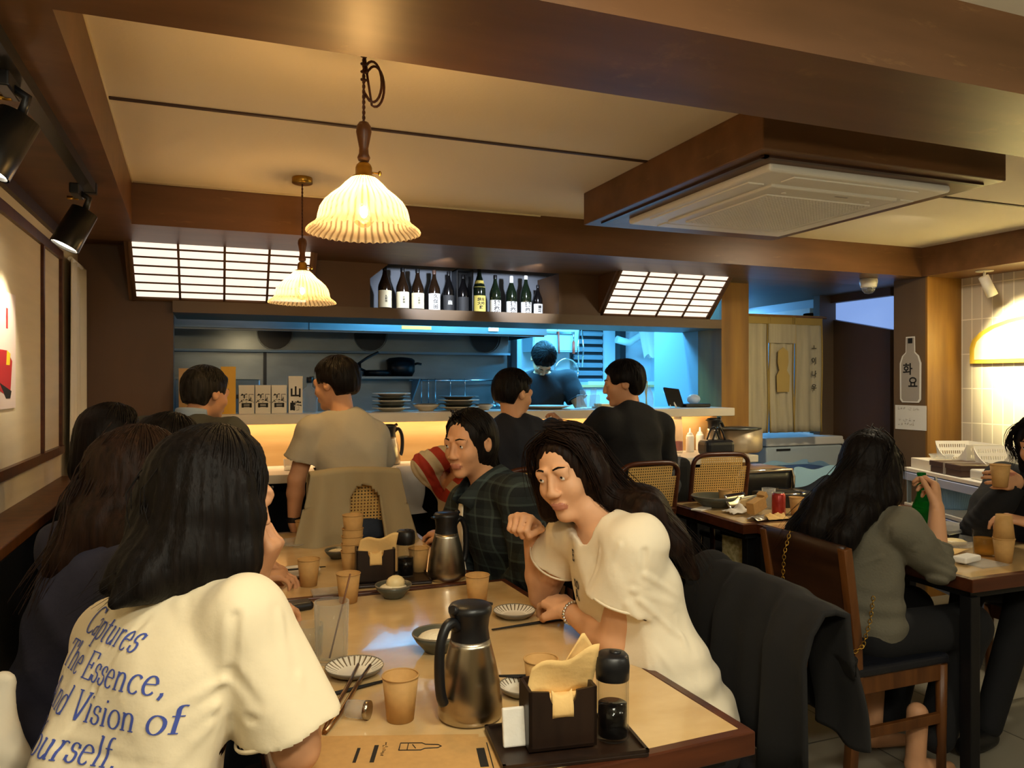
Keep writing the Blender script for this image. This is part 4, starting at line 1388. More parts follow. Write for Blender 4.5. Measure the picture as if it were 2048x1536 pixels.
p = Person('person with black hair in a black jacket at the right end of the bar', (2.05, 3.66, 1.415), (-.90, .42, -.12), (2.08, 3.60, 1.265), (2.05, 3.58, .77), -8,
           eR=(2.33, 3.70, .98), wR=(2.27, 3.98, .985), eL=(1.80, 3.76, .985), wL=(1.86, 3.98, 1.02), h=.0075, w=1.14, shw=.155)
p.body(handL=dict(d=(.2, .7, .3), back=(-.6, 0, .7), thumb=(1, 0, .3), curl=(.7, .8, .6)), handR=dict(d=(-.5, .8, 0), back=(0, 0, 1), thumb=(-1, 0, 0)))
p.top('jacket', 'blackc', 'long', off=.032, seed=14)
p.bottoms('trousers', 'blackc', sit=.36)
p.hair_short('hairb', puff=.015, back=-.085, seed=4)

# chef
p = Person('person with black hair in a dark t-shirt cooking with bowed head', (2.225, 5.14, 1.585), (-.08, -.36, -.93), (2.27, 5.26, 1.50), (2.30, 5.36, .98), 184,
           eR=(2.00, 5.16, 1.20), wR=(2.10, 4.94, 1.17), eL=(2.55, 5.14, 1.20), wL=(2.42, 4.93, 1.17), h=.008, w=1.15, up=(0, -.3, 1))
p.body(handL=dict(d=(-.4, -.8, -.2), back=(0, 0, 1), thumb=(-1, 0, 0)), handR=dict(d=(.3, -.8, -.2), back=(0, 0, 1), thumb=(1, 0, 0)))
p.top('t_shirt', 'blackc', off=.022, seed=16)
p.bottoms('trousers', 'blackc', kL=(2.39, 5.36, .5), kR=(2.21, 5.36, .5), aL=(2.40, 5.38, .09), aR=(2.2, 5.38, .09))
p.hair_short('hairb', puff=.013, back=-.07, seed=7)

# plaid shirt
p = Person('person with tied black hair in a dark plaid overshirt at the far table', (.862, 2.675, 1.20), (-.80, -.55, -.10), (.93, 2.695, 1.065), (1.10, 2.71, .53), -96,
           sL=(.99, 2.50, 1.015), sR=(.92, 2.825, .960), eL=(1.03, 2.44, .76), wL=(.93, 2.60, .64), eR=(.90, 2.98, .77), wR=(.90, 2.80, .66), h=.006, w=1.08)
p.body(handL=dict(d=(-.1, .9, -.1), back=(0, 0, 1), thumb=(1, 0, 0)), handR=dict(d=(0, -.9, -.1), back=(0, 0, 1), thumb=(1, 0, 0)))
p.top('undershirt', 'teew', 'short', off=.004, seed=20, neck=.060, sl=.12, wr=0)
p.top('overshirt', 'plaid', 'long', off=.030, seed=21, fr=24, neck=.066)
# open front of the overshirt
tf, tr, sp, nk = p.tf, p.tr, p.sp, p.neck
pj = MB()
def fr_(u, v):
    base = nk - sp * (.055 + .30 * v) + tf * (.118 + .02 * v + .055 * math.sin(min(v, 1) * 1.9)) + tr * (u - .5) * (.035 + .06 * v)
    return V(base)
pj.grid(fr_, 5, 10)
pj.build('shirt_front', 'teew', p.o, thick=.004)
for sx in (-1, 1):
    cg = MB()
    cg.grid(lambda u, v: V(nk + sp * (.012 - .075 * u * u) + tf * (-.055 + .19 * u - .03 * v) + tr * sx * (.060 * (1 - u * u * .65) + .028 * v) + sp * (.030 * (1 - v) - .012 * v)), 10, 3)
    cg.build('collar', 'plaid', p.o, thick=.005)
p.bottoms('trousers', 'blackc')
H = p.H
p.hair_long('hairb', [[(H(.0, -.04, -.03), .088), (H(0, -.085, -.10), .045), ((1.03, 2.73, 1.00), .028), ((1.07, 2.72, .90), .012)]], puff=.008, seed=11, side=False, cover=260,
            strands=[([H(0, .06, .10), H(.05, .0, .10), H(.07, -.07, .0), H(.03, -.11, -.08)], 40, .012, .0014)])

# red striped sweater, mostly hidden
p = Person('person in red and beige striped sweater, arm raised, behind the plaid shirt', (1.01, 3.195, 1.135), (-.8, .1, -.3), (.985, 3.20, 1.01), (1.09, 3.20, .52), -88,
           sL=(1.00, 3.03, .955), sR=(.955, 3.29, .975), eL=(1.02, 2.93, .76), wL=(.9, 3.08, .78), eR=(.850, 3.225, 1.062), wR=(.960, 3.150, 1.118), h=.0065, w=.95, hs=.97)
p.body(handL=dict(d=(-.3, .8, 0), back=(0, 0, 1), thumb=(-1, 0, 0)), handR=dict(d=(.75, -.1, .35), back=(-.2, .3, .9), thumb=(0, -.6, .3), curl=(.5, .6, .5)))
p.top('striped_sweater', 'stripe', 'long', off=.022, seed=23, fr=28, wr=.005)
p.bottoms('trousers', 'blackc')
H = p.H
p.hair_long('hairb', [[(H(0, -.04, -.03), .085), (H(0, -.06, -.14), .06)]], puff=.008, seed=15)

# white shirt at the near table
p = Person('person with very long dark hair in white t-shirt resting a fist by the face', (.872, 1.845, 1.185), (-.82, -.56, -.16), (.925, 1.775, 1.065), (1.10, 1.66, .54), -92,
           sL=(.945, 1.62, 1.03), sR=(.925, 1.965, .985), eL=(.915, 1.675, .785), wL=(.895, 1.895, .800), eR=(.915, 2.115, .782), wR=(.850, 2.05, 1.005), h=.0048, w=1.10, skin='skinp', up=(0, .22, 1))
p.body(handL=dict(d=(-.05, .95, .05), back=(-.2, -.1, 1), thumb=(-1, 0, 0), curl=(.45, .5, .4)), handR=dict(d=(-.62, -.62, .42), back=(-.25, -.25, .95), thumb=(.6, -.7, -.1), curl=(1.25, 1.35, .9), tc=.5))
p.top('t_shirt', 'teew', off=.020, seed=31, wr=.0055, fr=28, puff=1.14, sl=(.56, .34), neck=.072, folds=[((.904, 1.564, .938), (1.01, 1.57, .895), .013, .009), ((.92, 1.56, .915), (1.05, 1.56, .80), .014, .009), ((.895, 1.575, .905), (1.0, 1.54, .74), .014, .008), ((.90, 1.58, .88), (.95, 1.564, .73), .013, .007),
           ((.93, 1.553, .973), (1.053, 1.574, .90), .013, .007), ((.927, 1.548, 1.03), (.925, 1.555, .95), .013, -.008), ((.881, 1.583, 1.041), (.872, 1.62, .95), .012, .006), ((.867, 1.656, 1.015), (.852, 1.68, .926), .012, .006),
           ((.89, 1.82, 1.03), (.875, 1.76, .93), .012, -.006), ((.89, 1.90, 1.0), (.89, 1.938, .915), .013, .006), ((1.03, 1.56, .86), (1.05, 1.53, .70), .014, .007)])
WSHIRT = p.shirt
p.bottoms('trousers', 'blackc')
H = p.H
p.hair_long('hairdb', [
    [(H(0, -.03, -.02), .092), (H(0, -.075, -.09), .075), ((1.035, 1.735, 1.09), .058), ((1.085, 1.70, 1.02), .046), ((1.125, 1.66, .94), .022)],
    [(H(-.075, -.005, -.02), .036), (H(-.085, -.03, -.10), .036), ((1.01, 1.67, 1.10), .036), ((1.07, 1.635, 1.02), .030), ((1.11, 1.615, .94), .014)],
    [(H(.08, .01, -.02), .03), (H(.088, .01, -.10), .026)]], puff=.011, seed=17, h=.0052, cover=700,
    strands=[([H(0, .03, .115), H(-.07, -.02, .08), H(-.095, -.06, -.03), (1.03, 1.655, 1.08), (1.085, 1.615, 1.0), (1.12, 1.60, .93)], 110, .014, .0015),
             ([H(0, .05, .112), H(-.07, .05, .075), H(-.092, .035, -.02), H(-.09, .01, -.10), (1.0, 1.63, 1.07)], 60, .007, .0014),
             ([H(0, .05, .112), H(.07, .05, .075), H(.092, .03, -.02), H(.09, .01, -.12)], 40, .008, .0014)])
br = MB()
for i in range(22):
    a = 2 * math.pi * i / 22
    br.sphere((.0295 * math.cos(a), 0, .0295 * math.sin(a)), .0052, 8)
b_ = br.build('bracelet', 'chrome', p.o)
b_.location = (.897, 1.868, .800)
b_.rotation_euler = (0, 0, math.radians(5))

# grey sweater at the right table
p = Person('person with waist length dark hair in a grey sweater at the right table', (2.245, 2.16, 1.118), (.92, .38, -.12), (2.185, 2.15, .985), (2.19, 2.165, .515), 82,
           sR=(2.215, 1.985, .925), sL=(2.18, 2.33, .93), eR=(2.355, 1.975, .770), wR=(2.44, 2.045, .965), eL=(2.34, 2.44, .79), wL=(2.58, 2.46, .79), h=.006, w=1.0, up=(.1, 0, 1))
p.body(handL=dict(d=(1, 0, 0), back=(0, 0, 1), thumb=(0, -1, 0)), handR=dict(d=(.35, .35, .65), back=(.6, -.75, .2), thumb=(-.4, .2, .6), curl=(.8, .9, .6), tc=.1))
p.top('sweater', 'sweater', 'long', off=.017, seed=41, fr=26, wr=.006, fore=.42, folds=[((2.147, 1.975, .925), (2.145, 2.01, .82), .014, -.008), ((2.142, 2.008, .82), (2.10, 2.06, .785), .014, .008), ((2.135, 2.01, .785), (2.09, 2.055, .70), .013, .007), ((2.22, 1.932, .87), (2.185, 1.95, .82), .013, .007)])
p.bottoms('long_skirt', 'blackc', kR=(2.60, 2.05, .52), kL=(2.60, 2.30, .52), aR=(2.42, 2.03, .15), aL=(2.44, 2.26, .13), wide=1.25, shoes=False)
for (x, y) in ((2.34, 2.04), (2.37, 2.26)):
    ft = Blob(.007)
    ft.cone((x, y, .24), (x - .01, y, .06), .036, .033, .01); ft.cone((x - .01, y, .05), (x + .13, y - .02, .03), .034, .022, .015)
    ft.plane((x, y, .006), (0, 0, -1), None, .4)
    ft.mesh('foot', 'skin', p.o)
H = p.H
p.hair_long('hairb', [
    [(H(0, -.03, -.02), .092), (H(0, -.085, -.08), .085), ((2.065, 2.155, .99), .072), ((2.01, 2.16, .90), .066), ((1.985, 2.165, .83), .045)],
    [(H(.075, .0, -.02), .034), (H(.085, -.03, -.10), .036), ((2.10, 2.065, .97), .05), ((2.03, 2.065, .89), .045), ((2.0, 2.07, .83), .03)],
    [(H(-.075, .0, -.02), .034), (H(-.085, -.03, -.10), .036), ((2.08, 2.255, .95), .05), ((2.01, 2.265, .87), .045), ((1.98, 2.285, .82), .03)]], puff=.011, seed=19, h=.006, cover=700,
    strands=[([H(0, .0, .115), H(.07, -.06, .06), (2.095, 2.065, 1.0), (2.0, 2.075, .91), (1.955, 2.11, .82)], 80, .014, .0016),
             ([H(0, .0, .115), H(0, -.11, .04), (2.035, 2.185, 1.01), (1.955, 2.225, .91), (1.925, 2.265, .81)], 80, .015, .0016),
             ([H(0, .06, .108), H(.075, .05, .05), H(.09, .03, -.05), H(.08, .0, -.15)], 40, .006, .0014)])

# edge of the frame, opposite side of the right table
p = Person('person with curly dark hair in black, cut off by the right edge', (3.225, 2.20, 1.16), (-.95, -.2, -.15), (3.29, 2.21, 1.03), (3.42, 2.24, .53), -94,
           sL=(3.30, 2.03, .985), sR=(3.27, 2.40, .985), eL=(3.16, 1.98, .80), wL=(3.02, 2.10, .86), eR=(3.02, 2.33, .80), wR=(3.06, 2.19, 1.015), h=.007, w=1.1)
p.body(handL=dict(d=(-.7, .5, .2), back=(0, -.2, 1), thumb=(0, 1, .4)), handR=dict(d=(-.9, -.1, .12), back=(-.4, -.9, .2), thumb=(-.2, 0, .9), curl=(.6, .7, .5)))
p.top('sweater', 'blackc', 'long', off=.028, seed=43)
p.bottoms('trousers', 'blackc', kR=(3.0, 2.36, .55), kL=(3.0, 2.12, .55), aR=(2.88, 2.36, .09), aL=(2.80, 2.12, .09))
H = p.H
p.hair_long('hairb', [[(H(0, -.04, -.03), .09), (H(0, -.06, -.12), .08)]], puff=.02, seed=20,
            strands=[([H(0, .05, .11), H(.08, .04, .07), H(.11, .03, -.0), H(.09, .02, -.06), H(.11, .0, -.1)], 60, .012, .0015),
                     ([H(0, .05, .11), H(-.08, .04, .07), H(-.11, .03, -.0), H(-.09, .02, -.06), H(-.11, .0, -.1)], 60, .012, .0015)])

# ------------------------------------------------------------------ hanging lamps and spots
def pendant(label, x, y, zs, canopy_z, loop=False, power=9):
    """zs = height of the shade rim"""
    t = thing('pendant_lamp', label, 'lamp', (x, y, zs))
    ns = 44
    SS = .93
    prof = [(.030, .146), (.036, .140), (.048, .128), (.066, .112), (.088, .095), (.106, .078), (.117, .060), (.122, .042), (.124, .028), (.130, .018), (.141, .010), (.150, .002), (.1535, -.004)]
    out = MB()
    n = ns * 6
    def rf(th, j):
        return 1 + (.014 if j < 9 else .016) * abs(math.cos(ns / 2 * th)) * min(1, j / 3)
    def zf(th, j):
        return 0 if j < 9 else .0022 * (j - 8) / 4 * math.cos(ns * th)
    prof = [(r_ * (SS if r_ > .05 else 1), .146 + (z_ - .146) * .94) for r_, z_ in prof]
    out.lathe(prof, (0, 0, 0), n, 0, rf, zf)
    out.build('shade', 'shade', t)
    MB().lathe([(.0, .185), (.012, .184), (.018, .178), (.021, .170), (.021, .150), (.031, .147), (.032, .142), (.0, .141)], (0, 0, 0), 24).build('socket', 'brass', t)
    MB().cyl((.018, 0, .160), (.038, 0, .160), .0022).sphere((.041, 0, .160), (.005, .007, .007), 10).build('switch_key', 'brass', t)
    MB().lathe([(.0, .186), (.013, .187), (.0165, .196), (.0125, .206), (.0115, .220), (.0165, .246), (.0195, .262), (.018, .276), (.012, .286), (.0, .288)], (0, 0, 0), 24).build('handle', 'chairwood', t)
    top = canopy_z - zs
    c = MB()
    for ph in (0, math.pi):
        pts = []
        N_ = 60
        for i in range(N_ + 1):
            z = .286 + (top - .286) * i / N_
            pts.append((.0022 * math.cos(i * .9 + ph), .0022 * math.sin(i * .9 + ph), z))
        c.tube(pts, .0024, 6)
    if loop:
        z0 = .465
        lp = [(0, 0, z0 - .10)]
        for k in range(2):
            for i in range(17):
                a = -1.9 + 4.4 * i / 16
                lp.append((.022 + .024 * math.cos(a) + .007 * k, .004 * k, z0 - .072 + .052 * math.sin(a) - .010 * k))
            lp.append((.0, .004, z0 + .005))
        c.tube(lp, .0034, 6)
        for dz in (-.01, .0, .01):
            c.tube([(.006 * math.cos(a), .006 * math.sin(a), z0 + dz + .004 * math.sin(a)) for a in np.linspace(0, 6.283, 14)], .0032, 6)
            c.tube([(.006 * math.cos(a), .006 * math.sin(a), z0 - .05 + dz * 2 + .004 * math.sin(a)) for a in np.linspace(0, 6.283, 14)], .0032, 6)
    c.build('cord', 'redwood', t)
    MB().lathe([(.0, top), (.042, top), (.044, top - .004), (.044, top - .024), (.040, top - .027), (.0, top - .028)], (0, 0, 0), 28).build('canopy', 'brass', t)
    b = MB().lathe([(.0, .018), (.012, .020), (.024, .030), (.030, .045), (.031, .060), (.026, .080), (.016, .105), (.013, .125), (.0, .126)], (0, 0, 0), 24)
    b.build('bulb', 'bulbglass', t)
    f = MB().sphere((0, 0, .058), (.010, .010, .016), 10)
    f.build('filament', 'filament', t)
    light('POINT', (x, y, zs + .058), power, WARM, .02)
    return t
def shade_mat(ns):
    m = clear('amber_pressed_glass', 'fff0dc', .3, .10, .8, transl=.6)
    N, L = nodes_of(m)
    tc = N.new('ShaderNodeTexCoord'); sp = N.new('ShaderNodeSeparateXYZ'); at = N.new('ShaderNodeMath'); at.operation = 'ARCTAN2'
    L.new(tc.outputs['Object'], sp.inputs[0]); L.new(sp.outputs['Y'], at.inputs[0]); L.new(sp.outputs['X'], at.inputs[1])
    mu = N.new('ShaderNodeMath'); mu.operation = 'MULTIPLY'; mu.inputs[1].default_value = ns / 2
    co = N.new('ShaderNodeMath'); co.operation = 'COSINE'; ab = N.new('ShaderNodeMath'); ab.operation = 'ABSOLUTE'
    L.new(at.outputs[0], mu.inputs[0]); L.new(mu.outputs[0], co.inputs[0]); L.new(co.outputs[0], ab.inputs[0])
    mr = N.new('ShaderNodeMapRange'); mr.inputs[1].default_value = .15; mr.inputs[2].default_value = .85
    mr.inputs[3].default_value = .12; mr.inputs[4].default_value = .46
    L.new(ab.outputs[0], mr.inputs[0])
    ma = [n for n in N if n.type == 'MATH' and n.operation == 'MULTIPLY_ADD'][0]
    L.new(mr.outputs[0], ma.inputs[2])
    return m
M['shade'] = shade_mat(44)
M['bulbglass'] = clear('bulb_glass', 'ffd9a0', .10, .05)
pendant('nearer ribbed glass pendant lamp, cord knotted in a loop, above the near table', .353, 1.965, 1.797, CZ, True, 4.2)
pendant('smaller looking ribbed glass pendant lamp with brass ceiling cap, over the farther table', .352, 3.444, 1.760, CZ, False, 4.0)

def trackspot(label, x, y, z, ax, zt, power, tgt):
    """black can spot on the track; ax = direction the can points"""
    t = thing('track_spotlight', label, 'spotlight', (x, y, z))
    ax = V(ax).normalized()
    a = -ax * .055; b = ax * .085
    can = MB().cyl(a, b, .043, .047, 28, caps=False).cyl(b, a + ax * .02, .043, .039, 28, caps=False)
    q = ax.to_track_quat('Z', 'Y').to_matrix()
    can.add([a + q @ V((.043 * math.cos(i * .2244), .043 * math.sin(i * .2244), 0)) for i in range(28)], [tuple(range(28))])
    can.build('can', 'spotblack', t)
    MB().cyl(b - ax * .012, b - ax * .008, .042, .042, 28).build('lens', 'spotface', t)
    MB().tube([a, a - ax * .03 + V((0, 0, .02)), V((0, 0, zt - z - .02))], .011, 10).build('arm', 'black', t)
    MB().box((0, 0, zt - z - .02), (.03, .11, .035)).build('track_adapter', 'black', t, .004)
    MB().cyl((.0, .04, zt - z - .035), (-.035, .04, zt - z - .035), .006).build('lock_lever', 'brass', t)
    p0 = V((x, y, z)) + b + ax * .01
    light('SPOT', p0, power, (1, .86, .62), .02, V(tgt), 56, .7)
    return t
tr_ = thing('light_track', 'long black ceiling track carrying two spotlights by the left wall', 'light track', (-.41, .5, BZ))
MB().bb((-.018, -2.6, -.035), (.018, 2.54, 0)).build('rail', 'spotblack', tr_)
MB().bb((-.02, 2.54, -.037), (.02, 2.57, 0)).build('end_cap', 'black', tr_)
trackspot('black can spotlight nearest the viewer on the ceiling track', -.425, 1.965, 1.955, (-.42, -.12, -.88), BZ - .03, 12, (-.67, 1.85, 1.4))
trackspot('black can spotlight at the far end of the ceiling track', -.44, 2.97, 1.955, (-.40, -.12, -.86), BZ - .03, 9, (-.67, 3.05, 1.62))
for nm, xy, lb in (('wall_spotlight', (4.50, 3.43), 'pale spotlight under the beam aimed at the framed picture'),):
    t = thing('spotlight', lb, 'spotlight', (xy[0], xy[1], BZ))
    MB().cyl((0, 0, -.004), (0, 0, 0), .05).build('base_plate', 'white', t)
    MB().cyl((0, 0, 0), (0, 0, -.04), .008).build('stem', 'white', t)
    MB().cyl((-.01, 0, -.035), (.045, -.02, -.155), .03, .032, 20).build('can', 'white', t)

# security camera dome
t = thing('security_camera', 'small white dome security camera on the beam underside', 'camera', (4.12, 3.98, BZ))
MB().lathe([(0, 0), (.055, 0), (.058, -.02), (.052, -.055), (.045, -.06), (0, -.06)], (0, 0, 0), 28).build('housing', 'white', t)
MB().lathe([(.044, -.058), (.040, -.078), (.025, -.096), (0, -.102)], (0, 0, 0), 24).build('dome', 'glassw', t)
MB().sphere((0, -.01, -.074), .02, 14).build('lens', 'black', t)

# ------------------------------------------------------------------ left wall: poster and curtain
t = thing('wall_poster', 'pale pink menu poster with raw fish bowl on the cream wall', 'poster', (LX + .002, 2.875, 1.33))
MB().bb((0, -.22, 0), (.002, .325, .40)).build('sheet', 'poster', t)
MB().bb((.002, .19, .275), (.0026, .212, .345)).build('red_strip', 'red', t)
pb = MB().prism([(-.1, .20), (.20, .20), (.272, .165), (.245, .045), (.20, .045), (-.1, .10)], .0007, (.002, 0, 0), (0, 1, 0), (0, 0, 1))
pb.prism([(.10, .09), (.262, .06), (.245, .035), (.19, .035)], .0009, (.002, 0, 0), (0, 1, 0), (0, 0, 1), 1)
pb.prism([(.19, .15), (.235, .15), (.245, .19), (.20, .2)], .0012, (.002, 0, 0), (0, 1, 0), (0, 0, 1), 2)
pb.build('bowl_picture', ['red', 'ink', 'yell'], t)
sb = MB()
scribble(sb, (LX + .0025 - LX - .002 + .0002, .08, .255), (0, 1, 0), (0, 0, 1), .22, .05, 2, 4, .016, .0009)
sb.build('lettering', 'posterg', t)
cu = thing('curtain', 'narrow cream curtain with white rod at the far end of the left wall', 'curtain', (LX + .03, 4.3, .97))
cw = MB().grid(lambda u, v: V((.002 + .014 * math.sin(u * 22 + v) * (1 - .3 * v) + .008 * math.sin(u * 9), -.20 + .44 * u - .03 * (1 - v) * u, 1.03 * v)), 60, 12)
cw.build('cloth', 'creamj', cu, thick=.002)
MB().cyl((.0, -.16, 1.035), (.0, .33, 1.035), .011).sphere((0, .335, 1.035), .02, 12).build('rod', 'white', cu)

# ------------------------------------------------------------------ sake bottles in the niche
def bottle(label, x, y, z, H_, r, body, lab, cap, lh=(.10, .55), txt=None, tsize=.03, ink='ink', band=None, neckw=None):
    t = thing('sake_bottle', label, 'bottle', (x, y, z), 0, 'sake bottles in the niche')
    R_ = r
    prof = [(0, 0), (R_ * .9, 0), (R_, H_ * .015), (R_, H_ * .52), (R_ * .93, H_ * .58), (R_ * .62, H_ * .70), (R_ * .38, H_ * .80), (R_ * .30, H_ * .88), (R_ * .30, H_ * .955), (0, H_ * .955)]
    MB().lathe(prof, (0, 0, 0), 28).build('bottle_body', body, t)
    MB().lathe([(R_ * .33, H_ * .90), (R_ * .34, H_ * .985), (R_ * .28, H_), (0, H_)], (0, 0, 0), 20).build('cap', cap, t)
    lb = MB()
    z0, z1 = H_ * lh[0], H_ * lh[1]
    lb.grid(lambda u, v: V((math.sin((u - .5) * 2.7) * (R_ + .0008), -math.cos((u - .5) * 2.7) * (R_ + .0008), z0 + (z1 - z0) * v)), 18, 1)
    l_ = lb.build('label', lab, t)
    if txt:
        yy = -R_ - .0016
        q = text_obj('lettering', txt, tsize, ink, l_, (0, yy, (z0 + z1) / 2), (1, 0, 0), (0, 0, 1), bold=.0005, line=1.05)
        for v in q.data.vertices:
            a = v.co.x / R_
            rr = -v.co.y + 0
            v.co.x, v.co.y = math.sin(a) * rr, -math.cos(a) * rr
    if band:
        MB().lathe([(R_ * .97, H_ * .555), (R_ * .64, H_ * .70)], (0, 0, 0), 24).build('neck_label', band, t)
    if neckw:
        MB().lathe([(R_ * .36, H_ * neckw[0]), (R_ * .36, H_ * neckw[1])], (0, 0, 0), 20).build('neck_band', 'labelw', t)
    return t
NZ = 1.857
bt = [
 ('tall brown sake bottle, first from the left in the niche, cream label', .965, .275, .041, 'bottleb', 'label', 'black', (.07, .45), '久\n保\n田', .014, None, None),
 ('tall brown sake bottle, second from the left in the niche, cream label', 1.075, .270, .040, 'bottleb', 'label', 'black', (.07, .44), '久\n保\n田', .014, None, None),
 ('tall brown sake bottle, third from the left in the niche, cream label', 1.170, .268, .040, 'bottleb', 'label', 'black', (.07, .43), '久\n保\n田', .014, None, None),
 ('brown sake bottle with black brushed characters on white label, fourth from the left', 1.276, .265, .038, 'bottleb', 'labelw', 'brownbox', (.05, .44), '久\n保\n田', .030, None, None),
 ('black sake bottle with charcoal label beside the slim black box', 1.370, .262, .036, 'bottlek', 'labelk', 'black', (.05, .42), '森', .030, None, None),
 ('black sake bottle standing inside the slim black box', 1.466, .245, .036, 'bottlek', 'labelk', 'black', (.05, .42), None, .03, None, None),
 ('green sake bottle with gold labels, right of the slim black box', 1.574, .305, .040, 'bottleg', 'labelg', 'black', (.04, .38), '純米\n大吟\n醸', .024, 'labelg', None),
 ('dark green sake bottle with white label, right of the gold labelled one', 1.682, .255, .037, 'bottleg', 'labelw', 'black', (.03, .36), '獺\n祭', .040, None, None),
 ('dark green sake bottle with white neck wrap, white label', 1.793, .255, .037, 'bottleg', 'labelw', 'labelw', (.03, .34), '獺\n祭', .040, None, (.74, .95)),
 ('dark green sake bottle with white cap, second from the right in the niche', 1.895, .262, .037, 'bottleg', 'labelw', 'labelw', (.03, .33), '獺\n祭', .040, None, None),
 ('short black sake bottle at the right end of the niche, pale label', 1.980, .205, .032, 'bottlek', 'labelw', 'black', (.04, .38), '獺\n祭', .024, None, (.55, .65))]
for (lb, x, H_, r, bo, la, ca, lh, tx, ts, band, nw) in bt:
    bottle(lb, x, 4.66, NZ, H_, r, bo, la, ca, lh, tx, ts, 'labelw' if la == 'labelk' else 'ink', band, nw)
t = thing('bottle_box', 'slim black open fronted box around a sake bottle', 'box', (1.466, 4.67, NZ))
bx = MB().bb((-.055, .05, 0), (.055, .06, .275)).bb((-.055, -.05, 0), (-.047, .05, .275)).bb((.047, -.05, 0), (.055, .05, .275)).bb((-.055, -.05, .267), (.055, .05, .275))
bx.build('case', 'black', t)

# ------------------------------------------------------------------ kitchen
hd = thing('range_hood', 'long stainless range hood over the kitchen line', 'hood', (1.05, 5.45, 1.785))
MB().bb((-1.40, 0, 0), (-.45, .012, .6)).build('front_panel', 'kitsteel', hd)
MB().bb((-.446, -.004, 0), (1.33, .008, .6)).build('front_panel', 'kitsteel', hd)
MB().prism([(0, 0), (.8, 0), (.8, .6), (0, .6)], .012, (1.33, 0, 0), (0, 1, 0), (0, 0, 1)).build('side_panel', 'kitsteel', hd)
MB().bb((-1.45, .02, -.012), (1.33, .06, .012)).build('drip_lip', 'kitsteel', hd)
MB().prism([(.42, .40), (.80, .20), (.80, -.115), (.78, -.115), (.78, .18), (.42, .38)], 2.74, (-1.42, 0, 0), (0, 1, 0), (0, 0, 1)).build('back_baffle', 'kitsteel', hd)
MB().bb((-1.42, .755, -.13), (1.33, .785, -.112)).build('gutter', 'kitgrey', hd)
for x in (-.62, .12, 1.10):
    MB().cyl((x, .775, .02), (x, .74, .02), .135, .135, 32, caps=False).cyl((x, .772, .02), (x, .776, .02), .128, mi=1).build('duct_collar', ['kitsteel', 'black'], hd)
MB().bb((.20, -.006, .02), (.42, -.004, .045)).build('yellow_sticker', 'yellow', hd)
MB().bb((-.43, -.012, .055), (-.38, -.004, .08)).build('switch', 'white', hd)
MB().bb((.86, -.012, .02), (.94, -.004, .06)).build('control_plate', 'white', hd)
for x, z1 in ((.36, 1.67), (2.40, 1.67)):
    struct('trim_%d' % (33 if x < 1 else 34), box1((x - .012, 6.275, 0), (x + .012, 6.3, z1)), 'pan')

sh = thing('wall_shelf', 'stainless shelf with pans on the kitchen back wall', 'shelf', (1.15, 6.15, 1.462))
MB().bb((-.45, -.15, -.012), (.42, .15, .006)).build('board', 'kitsteel', sh)
for x in (-.4, .38):
    MB().prism([(.15, -.012), (-.12, -.012), (.15, -.2)], .01, (x, 0, 0), (0, 1, 0), (0, 0, 1)).build('bracket', 'kitgrey', sh)
def panobj(name, label, x, y, z, r, h, handle, lid=False):
    t = thing(name, label, 'pan', (x, y, z))
    MB().lathe([(0, 0), (r * .8, 0), (r, h * .3), (r, h), (r * .94, h), (r * .93, h * .35), (r * .75, .006), (0, .006)], (0, 0, 0), 28).build('pan_body', 'pan', t)
    a, b = handle
    MB().tube([V(a), (V(a) + V(b)) / 2 + V((0, 0, .008)), V(b)], .010, 8).build('handle', 'black', t)
    if lid:
        MB().lathe([(r * 1.02, h), (r * .8, h + .02), (0, h + .03)], (0, 0, 0), 24).build('lid', 'pan', t)
    return t
panobj('wok', 'black wok with raised handle on the kitchen wall shelf', .93, 6.14, 1.468, .15, .10, ((.10, -.10, .09), (.26, -.16, .19)))
panobj('frying_pan', 'flat black frying pan on the kitchen shelf', 1.21, 6.12, 1.468, .11, .05, ((-.1, -.04, .04), (-.24, -.1, .08)))
panobj('cooking_pot', 'deep black cooking pot at the right end of the kitchen shelf', 1.40, 6.14, 1.468, .115, .13, ((.11, 0, .1), (.17, -.02, .10)), True)
rl = thing('utensil_rail', 'steel wall rail with ladles hanging below the hood', 'rail', (1.95, 6.26, 1.44))
MB().cyl((-.45, 0, 0), (.45, 0, 0), .007).build('rail', 'chrome', rl)
for i, x in enumerate((1.60, 1.66, 1.72, 1.85, 1.98, 2.24, 2.29, 2.34)):
    t = thing('ladle', 'steel ladle hanging on the rail behind the stacked plates', 'ladle', (x, 6.2445, 1.44), 0, 'ladles on the wall rail')
    MB().tube([(0, .012, .01), (0, 0, .012), (0, -.004, -.02), (0, -.004, -.2)], .004, 6).build('handle', 'chrome', t)
    MB().lathe([(0, -.235), (.02, -.23), (.031, -.215), (.033, -.2)], (0, -.02, 0), 16).build('bowl', 'chrome', t)
